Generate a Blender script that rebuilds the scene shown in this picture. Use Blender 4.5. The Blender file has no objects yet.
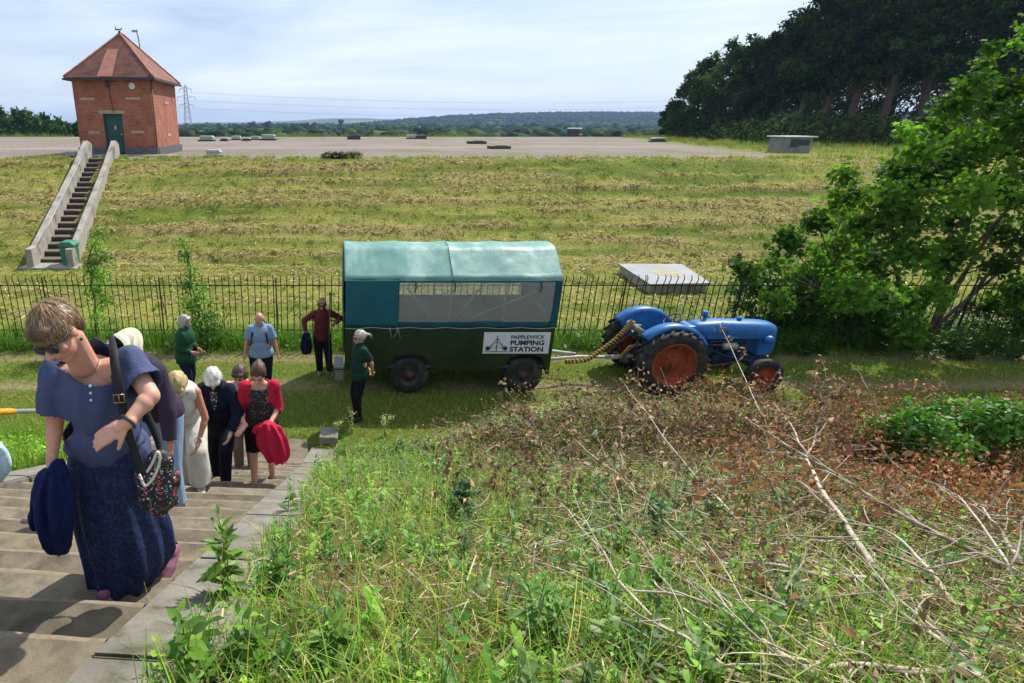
import bpy, bmesh, math, random
import numpy as np
from mathutils import Vector, Matrix, Euler, noise as mnoise
R = math.radians
random.seed(7); rng = np.random.default_rng(7)
SC = bpy.context.scene; COL = SC.collection
# ---------------------------------------------------------------- camera
CAMH, FPX, PX, PY, TH = 5.0, 581.0, 326.0, 341.5, R(20.57)
cd = bpy.data.cameras.new('camera'); cam = bpy.data.objects.new('camera', cd); COL.objects.link(cam)
cam.location = (0, 0, CAMH); cam.rotation_euler = (math.pi/2-TH, 0, 0)
cd.sensor_width = 36; cd.lens = FPX/1024*36; cd.shift_x = (512-PX)/1024; cd.shift_y = 0
cd.clip_start = 0.05; cd.clip_end = 30000
SC.camera = cam
# ---------------------------------------------------------------- sky, sun, exposure
SUN_AZ, SUN_EL = R(43), R(51)        # azimuth clockwise from +Y
w = bpy.data.worlds.new('World'); SC.world = w; w.use_nodes = True
nt = w.node_tree; nt.nodes.clear()
def N(t, **k):
    n = nt.nodes.new(t)
    for a, b in k.items(): setattr(n, a, b)
    return n
sky = N('ShaderNodeTexSky', sky_type='NISHITA', sun_disc=False, sun_elevation=SUN_EL, sun_rotation=SUN_AZ,
        altitude=100, air_density=1.0, dust_density=1.2, ozone_density=1.3)
tc = N('ShaderNodeTexCoord'); mp = N('ShaderNodeMapping'); mp.inputs['Scale'].default_value = (1.2, 1.2, 7.5)
mp.inputs['Rotation'].default_value = (0.05, 0.06, 0.3)
nz = N('ShaderNodeTexNoise'); nz.inputs['Scale'].default_value = 1.7; nz.inputs['Detail'].default_value = 8; nz.inputs['Roughness'].default_value = .58
nz.inputs['Distortion'].default_value = .4
cr = N('ShaderNodeValToRGB'); cr.color_ramp.elements[0].position = .30; cr.color_ramp.elements[1].position = .74
cr.color_ramp.elements[0].color = (.0, .0, .0, 1); cr.color_ramp.elements[1].color = (.85, .85, .85, 1)
mx = N('ShaderNodeMix', data_type='RGBA'); mx.inputs['B'].default_value = (9.6, 10.3, 11.6, 1)
gm = N('ShaderNodeMix', data_type='RGBA'); gm.inputs['Factor'].default_value = .42; gm.inputs['B'].default_value = (5.4, 7.2, 10.2, 1)
bg = N('ShaderNodeBackground'); bg.inputs['Strength'].default_value = .09; out = N('ShaderNodeOutputWorld')
L = nt.links.new
L(tc.outputs['Generated'], mp.inputs['Vector']); L(mp.outputs[0], nz.inputs['Vector']); L(nz.outputs['Fac'], cr.inputs[0])
L(sky.outputs[0], gm.inputs['A']); L(gm.outputs['Result'], mx.inputs['A']); L(cr.outputs[0], mx.inputs['Factor'])
L(mx.outputs['Result'], bg.inputs[0]); L(bg.outputs[0], out.inputs[0])
ld = bpy.data.lights.new('sun', 'SUN'); sun = bpy.data.objects.new('sun', ld); COL.objects.link(sun)
ld.energy = 4.9; ld.angle = R(.55); ld.color = (1, .95, .87)
sdir = Vector((math.sin(SUN_AZ)*math.cos(SUN_EL), math.cos(SUN_AZ)*math.cos(SUN_EL), math.sin(SUN_EL)))
sun.rotation_euler = sdir.to_track_quat('Z', 'Y').to_euler(); sun.location = (20, 20, 40)
SC.view_settings.view_transform = 'Standard'; SC.view_settings.look = 'None'
SC.view_settings.exposure = 0.3; SC.view_settings.gamma = 1
SC.cycles.max_bounces = 7; SC.cycles.transparent_max_bounces = 12; SC.cycles.diffuse_bounces = 3
SC.cycles.volume_bounces = 0; SC.cycles.use_denoising = True; SC.cycles.sample_clamp_indirect = 6
# ---------------------------------------------------------------- helpers
def ray(u, v):
    a, b = (u-PX)/FPX, (v-PY)/FPX
    return Vector((a, math.cos(TH)-b*math.sin(TH), -math.sin(TH)-b*math.cos(TH)))
def atz(u, v, z):
    r = ray(u, v); t = (z-CAMH)/r.z; return Vector((0, 0, CAMH))+r*t
def aty(u, v, y):
    r = ray(u, v); return Vector((0, 0, CAMH))+r*(y/r.y)
def hexc(h):
    h = h.lstrip('#'); c = [int(h[i:i+2], 16)/255 for i in (0, 2, 4)]
    return tuple(x/12.92 if x <= .04045 else ((x+.055)/1.055)**2.4 for x in c)
def tag(o, label=None, cat=None, group=None, kind=None):
    if label: o['label'] = label
    if cat: o['category'] = cat
    if group: o['group'] = group
    if kind: o['kind'] = kind
    return o
def empty(name, loc=(0, 0, 0), rz=0, **k):
    o = bpy.data.objects.new(name, None); COL.objects.link(o); o.location = loc; o.rotation_euler = (0, 0, rz)
    o.empty_display_size = .2
    return tag(o, **k)
def link(name, me, mat=None, parent=None, **k):
    o = bpy.data.objects.new(name, me); COL.objects.link(o)
    if mat: me.materials.append(mat)
    if parent: o.parent = parent
    return tag(o, **k)
def copy_tree(o, parent=None):
    c = o.copy(); COL.objects.link(c)
    if parent: c.parent = parent
    for ch in list(o.children): copy_tree(ch, c)
    return c
def vnoise(x, y, seed=0):
    x = np.asarray(x, float); y = np.asarray(y, float)
    xi = np.floor(x).astype(np.int64); yi = np.floor(y).astype(np.int64); xf = x-xi; yf = y-yi
    def h(a, b):
        n = (a*374761393+b*668265263+seed*1442695041) & 0xffffffff
        n = ((n ^ (n >> 13))*1274126177) & 0xffffffff
        return ((n ^ (n >> 16)) & 0xffff)/65535.0
    u = xf*xf*(3-2*xf); v = yf*yf*(3-2*yf)
    return (h(xi, yi)*(1-u)+h(xi+1, yi)*u)*(1-v)+(h(xi, yi+1)*(1-u)+h(xi+1, yi+1)*u)*v
def fbm(x, y, o=4, seed=0):
    s = 0; a = .5; t = 0
    for i in range(o):
        s = s+a*vnoise(np.asarray(x)*2**i+17.3*i, np.asarray(y)*2**i-9.1*i, seed+i); t += a; a *= .5
    return s/t
def sstep(a, b, x):
    t = np.clip((np.asarray(x, float)-a)/(b-a), 0, 1); return t*t*(3-2*t)
class MB:
    """collects shapes into one mesh"""
    def __init__(s): s.v = []; s.f = []; s.sm = []
    def add(s, vs, fs, smooth=False):
        b = len(s.v); s.v += [tuple(v) for v in vs]; s.f += [tuple(b+i for i in f) for f in fs]; s.sm += [smooth]*len(fs); return s
    def box(s, c, d, rot=None, bev=0):
        hx, hy, hz = d[0]/2, d[1]/2, d[2]/2
        if bev:
            bm = bmesh.new(); bmesh.ops.create_cube(bm, size=1); bmesh.ops.scale(bm, vec=d, verts=bm.verts)
            bmesh.ops.bevel(bm, geom=bm.edges[:], offset=bev, segments=2, affect='EDGES', profile=.6)
            vs = [v.co.copy() for v in bm.verts]; bm.verts.index_update(); fs = [[v.index for v in f.verts] for f in bm.faces]; bm.free()
        else:
            vs = [Vector((x*hx, y*hy, z*hz)) for z in (-1, 1) for y in (-1, 1) for x in (-1, 1)]
            fs = [(0, 2, 3, 1), (4, 5, 7, 6), (0, 1, 5, 4), (2, 6, 7, 3), (0, 4, 6, 2), (1, 3, 7, 5)]
        if rot is not None:
            m = rot if isinstance(rot, Matrix) else Euler(rot).to_matrix()
            vs = [m @ v for v in vs]
        c = Vector(c); return s.add([v+c for v in vs], fs)
    def cyl(s, a, b, r0, r1=None, n=12, caps=True, smooth=True):
        r1 = r0 if r1 is None else r1
        a = Vector(a); b = Vector(b); q = (b-a).to_track_quat('Z', 'Y')
        vs = []; fs = []
        for p, r in ((a, r0), (b, r1)):
            for i in range(n):
                t = 2*math.pi*i/n; vs.append(p+q @ Vector((r*math.cos(t), r*math.sin(t), 0)))
        for i in range(n): fs.append((i, (i+1) % n, n+(i+1) % n, n+i))
        s.add(vs, fs, smooth)
        if caps: s.add(vs[:n], [tuple(range(n-1, -1, -1))]); s.add(vs[n:], [tuple(range(n))])
        return s
    def tube(s, pts, r, n=8, closed=False, caps=True):
        pts = [Vector(p) for p in pts]; m = len(pts); rs = r if isinstance(r, (list, tuple)) else [r]*m
        vs = []; up = Vector((0, 0, 1)); prev = None
        for i, p in enumerate(pts):
            if closed: d = pts[(i+1) % m]-pts[i-1]
            else: d = pts[min(i+1, m-1)]-pts[max(i-1, 0)]
            d.normalize()
            if prev is None:
                x = d.orthogonal().normalized()
            else:
                x = prev-d*prev.dot(d)
                x = x.normalized() if x.length > 1e-6 else d.orthogonal().normalized()
            prev = x; y = d.cross(x)
            for k in range(n):
                t = 2*math.pi*k/n; vs.append(p+(x*math.cos(t)+y*math.sin(t))*rs[i])
        fs = []
        for i in range(m if closed else m-1):
            j = (i+1) % m
            for k in range(n): fs.append((i*n+k, i*n+(k+1) % n, j*n+(k+1) % n, j*n+k))
        s.add(vs, fs, True)
        if not closed and caps: s.add(vs[:n], [tuple(range(n-1, -1, -1))]); s.add(vs[-n:], [tuple(range(n))])
        return s
    def lathe(s, prof, c=(0, 0, 0), axis='z', n=24, smooth=True):
        """prof: (r, h) list round axis"""
        c = Vector(c); vs = []
        for r, h in prof:
            for i in range(n):
                t = 2*math.pi*i/n; a, b = r*math.cos(t), r*math.sin(t)
                vs.append(c+Vector({'z': (a, b, h), 'y': (a, h, b), 'x': (h, a, b)}[axis]))
        fs = [(i*n+k, i*n+(k+1) % n, (i+1)*n+(k+1) % n, (i+1)*n+k) for i in range(len(prof)-1) for k in range(n)]
        return s.add(vs, fs, smooth)
    def prism(s, poly, depth, org=(0, 0, 0), ax=(1, 0, 0), ay=(0, 0, 1), bev=0):
        """poly in (a,b) along ax, ay; extruded by depth along ax x ay, centred"""
        ax = Vector(ax); ay = Vector(ay); n = ax.cross(ay).normalized(); o = Vector(org); k = len(poly)
        bm = bmesh.new()
        vs = [bm.verts.new(o+ax*a+ay*b-n*depth/2) for a, b in poly]
        f = bm.faces.new(vs); r = bmesh.ops.extrude_face_region(bm, geom=[f])
        bmesh.ops.translate(bm, vec=n*depth, verts=[g for g in r['geom'] if isinstance(g, bmesh.types.BMVert)])
        if bev: bmesh.ops.bevel(bm, geom=bm.edges[:], offset=bev, segments=2, affect='EDGES', profile=.6)
        bmesh.ops.recalc_face_normals(bm, faces=bm.faces); bm.verts.index_update()
        s.add([v.co.copy() for v in bm.verts], [[v.index for v in f.verts] for f in bm.faces]); bm.free(); return s
    def sphere(s, c, r, n=12, sc=(1, 1, 1)):
        c = Vector(c); prof = []
        vs = []; m = n//2+1
        for i in range(m+1):
            ph = math.pi*i/m
            for k in range(n):
                t = 2*math.pi*k/n
                vs.append(c+Vector((r*sc[0]*math.sin(ph)*math.cos(t), r*sc[1]*math.sin(ph)*math.sin(t), r*sc[2]*math.cos(ph))))
        fs = [(i*n+k, (i+1)*n+k, (i+1)*n+(k+1) % n, i*n+(k+1) % n) for i in range(m) for k in range(n)]
        return s.add(vs, fs, True)
    def build(s, name, mat=None, parent=None, fix=True, **k):
        me = bpy.data.meshes.new(name); me.from_pydata(s.v, [], s.f)
        me.polygons.foreach_set('use_smooth', s.sm)
        if fix:
            bm = bmesh.new(); bm.from_mesh(me); bmesh.ops.remove_doubles(bm, verts=bm.verts, dist=1e-6)
            bmesh.ops.dissolve_degenerate(bm, edges=bm.edges, dist=1e-6); bmesh.ops.recalc_face_normals(bm, faces=bm.faces); bm.to_mesh(me); bm.free()
        me.update(); return link(name, me, mat, parent, **k)
def npmesh(name, V, F, mat=None, parent=None, cols=None, smooth=False, **k):
    """V (n,3), F (m,3|4) or list of such; cols (n,3)"""
    me = bpy.data.meshes.new(name); V = np.asarray(V, np.float32); F = np.asarray(F, np.int32)
    me.vertices.add(len(V)); me.vertices.foreach_set('co', V.ravel())
    m, q = F.shape; me.loops.add(m*q); me.loops.foreach_set('vertex_index', F.ravel())
    me.polygons.add(m); me.polygons.foreach_set('loop_start', np.arange(0, m*q, q, dtype=np.int32))
    if smooth: me.polygons.foreach_set('use_smooth', np.ones(m, bool))
    me.update(calc_edges=True)
    if cols is not None:
        at = me.color_attributes.new('Col', 'FLOAT_COLOR', 'POINT')
        c4 = np.ones((len(V), 4), np.float32); c4[:, :3] = cols; at.data.foreach_set('color', c4.ravel())
    return link(name, me, mat, parent, **k)
class SC_:
    """accumulates numpy geometry (quads)"""
    def __init__(s): s.V = []; s.F = []; s.C = []; s.n = 0
    def add(s, V, F, C):
        s.V.append(V); s.F.append(F+s.n); s.C.append(C); s.n += len(V)
    def build(s, name, mat, parent=None, **k):
        return npmesh(name, np.concatenate(s.V), np.concatenate(s.F), mat, parent, np.concatenate(s.C), **k)
def rotm(yaw, pitch, roll):
    cy, sy, cp, sp, cr_, sr = np.cos(yaw), np.sin(yaw), np.cos(pitch), np.sin(pitch), np.cos(roll), np.sin(roll)
    Z = np.zeros_like(cy); O = Z+1
    Rz = np.stack([cy, -sy, Z, sy, cy, Z, Z, Z, O], -1).reshape(-1, 3, 3)
    Rx = np.stack([O, Z, Z, Z, cp, -sp, Z, sp, cp], -1).reshape(-1, 3, 3)
    Ry = np.stack([cr_, Z, sr, Z, O, Z, -sr, Z, cr_], -1).reshape(-1, 3, 3)
    return Rz @ Rx @ Ry
def inst(acc, tv, tf, pos, M, scale, col):
    """template instanced; scale (n,) or (n,3); col (n,3)"""
    tv = np.asarray(tv, float); tf = np.asarray(tf, int); n = len(pos); k = len(tv)
    sc = scale[:, None, None] if scale.ndim == 1 else scale[:, None, :]
    V = np.einsum('nij,nkj->nki', M, tv[None]*sc)+pos[:, None, :]
    F = (tf[None]+(np.arange(n)*k)[:, None, None]).reshape(-1, tf.shape[1])
    acc.add(V.reshape(-1, 3), F, np.repeat(col, k, 0))
# leaf: along +Y from origin, length 1, folded on its midrib, tip drooping (quads)
LEAF_V = [(0, 0, 0), (-.2, .28, .05), (0, .3, 0), (.2, .28, .05), (-.23, .6, .03), (0, .62, -.02), (.23, .6, .03), (0, 1, -.12)]
LEAF_F = [(0, 2, 1, 1), (0, 3, 2, 2), (1, 2, 5, 4), (2, 3, 6, 5), (4, 5, 7, 7), (5, 6, 7, 7)]
LEAF2_V = [(0, 0, 0), (-.3, .45, .06), (0, .5, 0), (.3, .45, .06), (0, 1, -.1)]
LEAF2_F = [(0, 2, 4, 1), (0, 3, 4, 2)]
# broad lobed leaf
LOBE_V = [(0, 0, 0), (-.45, .1, .05), (-.3, .38, .03), (-.52, .62, 0), (-.18, .66, .02), (0, 1, -.1), (.18, .66, .02), (.52, .62, 0), (.3, .38, .03), (.45, .1, .05), (0, .45, -.02)]
LOBE_F = [(0, 10, 2, 1), (2, 10, 4, 3), (4, 10, 6, 5), (6, 10, 8, 7), (8, 10, 0, 9)]
def blades(acc, pos, h, wd, yaw, lean, col, segs=3):
    """curved grass blades; all arrays (n,)"""
    n = len(pos); t = np.linspace(0, 1, segs+1)
    dx, dy = np.cos(yaw), np.sin(yaw); px_, py_ = -dy, dx
    V = []
    for i, tt in enumerate(t):
        bend = lean*tt**1.8; cz = h*tt*(1-.35*lean*tt)
        cx = pos[:, 0]+dx*bend*h; cy = pos[:, 1]+dy*bend*h
        ww = wd*(1-tt**1.5)*.5+.0004
        V.append(np.stack([cx-px_*ww, cy-py_*ww, pos[:, 2]+cz], -1)); V.append(np.stack([cx+px_*ww, cy+py_*ww, pos[:, 2]+cz], -1))
    V = np.stack(V, 1); k = 2*(segs+1)
    tf = np.array([(2*i, 2*i+1, 2*i+3, 2*i+2) for i in range(segs)])
    F = (tf[None]+(np.arange(n)*k)[:, None, None]).reshape(-1, 4)
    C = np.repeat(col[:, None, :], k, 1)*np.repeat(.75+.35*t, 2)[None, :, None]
    acc.add(V.reshape(-1, 3), F, C.reshape(-1, 3))
def palette(n, cols, wts=None, var=.18):
    c = np.array(cols); i = rng.choice(len(c), n, p=None if wts is None else np.array(wts)/sum(wts))
    return np.clip(c[i]*(1+rng.normal(0, var, (n, 1)))*(1+rng.normal(0, var*.3, (n, 3))), .004, .9)
# ---------------------------------------------------------------- materials
def newmat(name):
    m = bpy.data.materials.new(name); m.use_nodes = True
    return m, m.node_tree, m.node_tree.nodes['Principled BSDF']
def nod(t_, typ, ins=None, **k):
    n = t_.nodes.new(typ)
    for a, b in k.items(): setattr(n, a, b)
    for a, b in (ins or {}).items(): n.inputs[a].default_value = b
    return n
def noisy(name, c1, c2, scale=4, rough=.7, bump=.1, bscale=None, metal=0, c3=None, s3=.7, detail=6, coords='Object', spec=.4, coat=0, bdist=.02, stretch=None, contrast=(.35, .65), c3r=(.52, .66)):
    m, t, b = newmat(name)
    tc = nod(t, 'ShaderNodeTexCoord'); src = tc.outputs[coords]
    if stretch:
        mp = nod(t, 'ShaderNodeMapping', {'Scale': stretch}); t.links.new(src, mp.inputs[0]); src = mp.outputs[0]
    n1 = nod(t, 'ShaderNodeTexNoise', {'Scale': scale, 'Detail': detail, 'Roughness': .6}); t.links.new(src, n1.inputs['Vector'])
    r = nod(t, 'ShaderNodeValToRGB'); e = r.color_ramp.elements
    e[0].position, e[1].position = contrast; e[0].color = (*c1, 1); e[1].color = (*c2, 1); t.links.new(n1.outputs['Fac'], r.inputs[0])
    colr = r.outputs[0]
    if c3 is not None:
        n3 = nod(t, 'ShaderNodeTexNoise', {'Scale': s3, 'Detail': 5, 'Roughness': .65}); t.links.new(src, n3.inputs['Vector'])
        r3 = nod(t, 'ShaderNodeValToRGB'); r3.color_ramp.elements[0].position = c3r[0]; r3.color_ramp.elements[1].position = c3r[1]
        t.links.new(n3.outputs['Fac'], r3.inputs[0])
        mx = nod(t, 'ShaderNodeMix', data_type='RGBA'); mx.inputs['B'].default_value = (*c3, 1)
        t.links.new(r3.outputs[0], mx.inputs['Factor']); t.links.new(colr, mx.inputs['A']); colr = mx.outputs['Result']
    t.links.new(colr, b.inputs['Base Color'])
    b.inputs['Roughness'].default_value = rough; b.inputs['Metallic'].default_value = metal; b.inputs['Specular IOR Level'].default_value = spec
    b.inputs['Coat Weight'].default_value = coat
    if bump:
        nb = nod(t, 'ShaderNodeTexNoise', {'Scale': bscale or scale*3, 'Detail': 6, 'Roughness': .6}); t.links.new(src, nb.inputs['Vector'])
        bp = nod(t, 'ShaderNodeBump', {'Strength': bump, 'Distance': bdist}); t.links.new(nb.outputs['Fac'], bp.inputs['Height']); t.links.new(bp.outputs[0], b.inputs['Normal'])
    return m
def leafmat(name, trans=.35, rough=.45, tint=(1, 1, 1), spec=.4):
    m, t, b = newmat(name)
    a = nod(t, 'ShaderNodeVertexColor', layer_name='Col')
    mul = nod(t, 'ShaderNodeMix', data_type='RGBA', blend_type='MULTIPLY'); mul.inputs['Factor'].default_value = 1; mul.inputs['B'].default_value = (*tint, 1)
    t.links.new(a.outputs[0], mul.inputs['A']); t.links.new(mul.outputs['Result'], b.inputs['Base Color'])
    b.inputs['Roughness'].default_value = rough; b.inputs['Specular IOR Level'].default_value = spec
    tr = nod(t, 'ShaderNodeBsdfTranslucent'); br = nod(t, 'ShaderNodeMix', data_type='RGBA', blend_type='MULTIPLY')
    br.inputs['Factor'].default_value = 1; br.inputs['B'].default_value = (1.5, 1.7, .8, 1)
    t.links.new(mul.outputs['Result'], br.inputs['A']); t.links.new(br.outputs['Result'], tr.inputs[0])
    ms = nod(t, 'ShaderNodeMixShader', {0: trans}); o = t.nodes['Material Output']
    t.links.new(b.outputs[0], ms.inputs[1]); t.links.new(tr.outputs[0], ms.inputs[2]); t.links.new(ms.outputs[0], o.inputs[0])
    return m
M_GRASS = leafmat('grass_blade', .38, .55, tint=(1.04, 1, .85), spec=.3); M_LEAF = leafmat('leaf', .28, .5, spec=.32, tint=(1.02, 1, .8)); M_DRY = leafmat('dry_leaf', .12, .8, spec=.2)
M_SYC = leafmat('sycamore_leaf', .42, .6, spec=.15, tint=(1.08, 1, .7))
M_FARLEAF = leafmat('far_leaf', .15, .9, spec=.05)
M_PALE = noisy('pale_dead_wood', hexc('#9a8c78'), hexc('#cdc2ae'), 7, .85, .3)
M_BARK = noisy('bark', hexc('#3a3128'), hexc('#6a5c4c'), 14, .9, .5, stretch=(1, 1, .3))
M_DEAD = noisy('dead_wood', hexc('#5e5040'), hexc('#b0a28c'), 7, .85, .3)
M_CONC = noisy('concrete', hexc('#8d8880'), hexc('#aaa498'), 3, .9, .35, 40, c3=hexc('#6f6a60'), s3=1.5)
M_RUBBER = noisy('rubber', (.012, .012, .012), (.03, .028, .026), 9, .75, .2, c3=(.07, .06, .045), s3=4)
M_RUST = noisy('rust_metal', hexc('#4a4038'), hexc('#6e5c4a'), 12, .7, .2, metal=.3)
M_BLACKIRON = noisy('black_iron', (.012, .012, .013), (.035, .03, .026), 20, .55, .2)
# ================================================================ TERRAIN
C5, S5 = math.cos(R(5)), math.sin(R(5))
def st(x, y): return x*S5+y*C5, x*C5-y*S5          # s down the stairs, t across
def ts(s, t, z): return (s*S5+t*C5, s*C5-t*S5, z)
KIN, LIN = -.97, -3.4                               # inner faces of the right and left kerbs
ZTOP = 3.3
def TOE(t): return 8.3+.95*sstep(-.3, 2.6, np.asarray(t, float))
def rowf(x, y): return .5*fbm(x*.06+3, y*1.75, 2, 21)+.5*fbm(x*.3, y*3.1, 3, 22)
def height(x, y, fine=True):
    x = np.asarray(x, float); y = np.asarray(y, float)
    s, t = st(x, y)
    near = 3.93-.494*s
    near = np.minimum(near, 3.5-.05*(1-s))
    near = near+1.08*sstep(-.3, 3.0, t)*np.exp(-((s-7.8)/1.2)**2)-.30*sstep(8.6, 9.6, s)*sstep(-.3, 2.6, t)
    z = np.where(near > 0, near, 0)+.12*np.exp(-(near/.25)**2)*0
    z = np.maximum(near, 0)+.06*np.exp(-np.abs(near)/.18)
    if fine:
        lump = (fbm(x*1.1, y*1.1, 4, 3)-.5)*.22*sstep(-.6, .4, t)*sstep(TOE(t)+.3, 7.2, s)+(fbm(x*1.1, y*1.1, 4, 3)-.5)*.2*sstep(-3.6, -4.6, t)*sstep(8.6, 7.2, s)
        # mound of soil and litter under the cut brush
        lump = lump+.22*np.exp(-((x-4.2)/2.6)**2-((y-5.2)/1.5)**2)
        z = z+lump
    inst_ = (t > LIN-.12) & (t < KIN+.28) & (s < 7.9)
    z = np.where(inst_, z-.45, z)
    z = np.where((t > LIN-.1) & (t < KIN+.1) & (s >= 7.9) & (s < 8.6), -.03, z)
    # wheel ruts
    rut = np.exp(-((y-10.75)/.22)**2)+np.exp(-((y-12.2)/.2)**2)
    z = z-.035*rut*(y > 9)
    if fine: z = z+(fbm(x*.7, y*.7, 4, 9)-.5)*.07*sstep(8.4, 9.2, y)*sstep(31.5, 30.5, y)
    # reservoir bank
    c0 = 30.6+np.clip(x-24, 0, 40)*.25
    ramp = np.clip((y-21.2)/(c0-21.2), 0, 1)
    e = .08; prof = np.where(ramp < e, ramp*ramp/(2*e), np.where(ramp > 1-e, (1-e)-((1-ramp)**2)/(2*e)*1.0, ramp-e/2))
    top = ZTOP
    z = z+top*prof/(1-e)*1.0
    if fine:
        rows = (rowf(x, y)-.5)*.42+(fbm(x*1.6, y*2.2, 3, 5)-.5)*.16
        z = z+rows*sstep(20, 22, y)*sstep(31.4, 30.2, y)
    bsx = np.interp(y, [21.6, 31.4], [(-10.75), (-12.1)])
    z = np.where((np.abs(x-bsx) < .72) & (y > 21.3) & (y < 31.2), np.minimum(z, np.clip((y-21.6)/9.8*(ZTOP+.02), 0, 9)-.25), z)
    z = z-np.clip((y-84)/50, 0, 1)*7.5
    z = z-sstep(60, 140, np.abs(x+10))*5*sstep(15, 60, y)
    return z
def H(x, y): return float(height(np.array([x]), np.array([y]))[0])
def axis(a, b, st_, lo, hi, g=1.12):
    c = list(np.arange(a, b+1e-6, st_)); d = st_
    while c[-1] < hi: d *= g; c.append(c[-1]+d)
    d = st_; l = []
    v = a
    while v > lo: d *= g; v -= d; l.append(v)
    return np.array(l[::-1]+c)
xs = axis(-7, 13, .11, -9000, 9000); 
ys = np.concatenate([axis(-3, 9, .09, -60, 9)[:-1], np.arange(9, 34, .16), axis(34, 36, .3, 34, 9000, 1.07)[1:]])
X, Y = np.meshgrid(xs, ys); Z = height(X, Y)
nx, ny = len(xs), len(ys)
idx = np.arange(nx*ny).reshape(ny, nx)
F = np.stack([idx[:-1, :-1], idx[:-1, 1:], idx[1:, 1:], idx[1:, :-1]], -1).reshape(-1, 4)
s_, t_ = st(X, Y); T_ = t_
def lerp(a, b, m): return a*(1-m[..., None])+np.array(b)*m[..., None]
n1 = fbm(X*.9, Y*.9, 5, 11); n2 = fbm(X*3, Y*3, 4, 12); n3 = fbm(X*.16, Y*1.25, 5, 13); n4 = fbm(X*.8, Y*1.6, 4, 14)
straw, soil, green, gravel = hexc('#a8946a'), hexc('#5a4a38'), hexc('#6b7d34'), hexc('#847a72')
Cc = np.zeros(X.shape+(3,))+np.array(hexc('#5f6a2c'))
Cc = lerp(Cc, soil, sstep(.42, .6, n1)*sstep(TOE(T_)+.1, TOE(T_)-.7, s_))
Cc = lerp(Cc, hexc('#7d6c4e'), sstep(.5, .66, n2)*.6*sstep(TOE(T_)+.1, TOE(T_)-.7, s_))
Cc = lerp(Cc, hexc('#4a3a2a'), sstep(.8, 2.0, X)*sstep(TOE(T_), TOE(T_)-.7, s_)*(T_ > KIN)*.75)
Cc = lerp(Cc, hexc('#8a7c5e'), sstep(8.5, 9.1, Y)*np.clip(np.exp(-((Y-10.8)/.24)**2)+np.exp(-((Y-12.3)/.22)**2), 0, 1)*.85*sstep(.3, .5, n1+.12))
Cc = lerp(Cc, hexc('#8e8a48'), sstep(13.2, 14.5, Y)*sstep(.4, .6, n3)*.8)
Cc = lerp(Cc, hexc('#948656'), sstep(19.5, 23, Y)*sstep(.44, .56, rowf(X, Y))*.85)
Cc = lerp(Cc, hexc('#7a8034'), sstep(16, 20, Y)*sstep(.52, .64, n4)*.5)
gedge = 24+np.clip((Y-30)*.28, 0, 60)
gm_ = sstep(31.0, 31.6, Y+1.2*(n2-.5))*sstep(gedge+.6, gedge-.6, X+2*(n1-.5))*(Y < 85)
Cc = lerp(Cc, hexc('#6f7438'), sstep(31.5, 33, Y)*(Y < 90)*.8)
Cc = lerp(Cc, gravel, gm_)
Cc = Cc*np.where(gm_ > .5, .8+.4*fbm(X*.22, Y*.22, 4, 77), 1)[..., None]
Cc = lerp(Cc, hexc('#6c6e44'), gm_*sstep(.60, .70, fbm(X*.35, Y*.3, 4, 78))*.6)
Cc = lerp(Cc, hexc('#a39a90'), gm_*np.exp(-((Y-46-.1*X)/1.2)**2)*.5)
Cc = lerp(Cc, hexc('#4f6030'), sstep(85, 92, Y))
# open fields and woods on the far ground
ff = fbm(X/160, Y/220, 4, 31)
Cc = lerp(Cc, hexc('#8c9a58'), sstep(190, 210, Y)*sstep(.58, .6, ff))
Cc = lerp(Cc, hexc('#2c3d1e'), sstep(250, 330, Y)*sstep(.53, .5, ff))
mt, t, b = newmat('ground_soil')
a = nod(t, 'ShaderNodeVertexColor', layer_name='Col'); tcd = nod(t, 'ShaderNodeTexCoord')
nA = nod(t, 'ShaderNodeTexNoise', {'Scale': 9, 'Detail': 9, 'Roughness': .72}); nB = nod(t, 'ShaderNodeTexNoise', {'Scale': 60, 'Detail': 6, 'Roughness': .7})
for q in (nA, nB): t.links.new(tcd.outputs['Object'], q.inputs['Vector'])
ad = nod(t, 'ShaderNodeMath', operation='ADD'); t.links.new(nA.outputs[0], ad.inputs[0]); t.links.new(nB.outputs[0], ad.inputs[1])
mr = nod(t, 'ShaderNodeMapRange', {'From Min': .75, 'From Max': 1.25, 'To Min': .45, 'To Max': 1.5}); t.links.new(ad.outputs[0], mr.inputs[0])
mul = nod(t, 'ShaderNodeMix', data_type='RGBA', blend_type='MULTIPLY'); mul.inputs['Factor'].default_value = 1
t.links.new(a.outputs[0], mul.inputs['A']); t.links.new(mr.outputs[0], mul.inputs['B']); t.links.new(mul.outputs['Result'], b.inputs['Base Color'])
b.inputs['Roughness'].default_value = .95; b.inputs['Specular IOR Level'].default_value = .1
bp = nod(t, 'ShaderNodeBump', {'Strength': .6, 'Distance': .05}); t.links.new(ad.outputs[0], bp.inputs['Height']); t.links.new(bp.outputs[0], b.inputs['Normal'])
npmesh('ground', np.stack([X, Y, Z], -1).reshape(-1, 3), F, mt, None, Cc.reshape(-1, 3), smooth=True, kind='structure')
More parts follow.
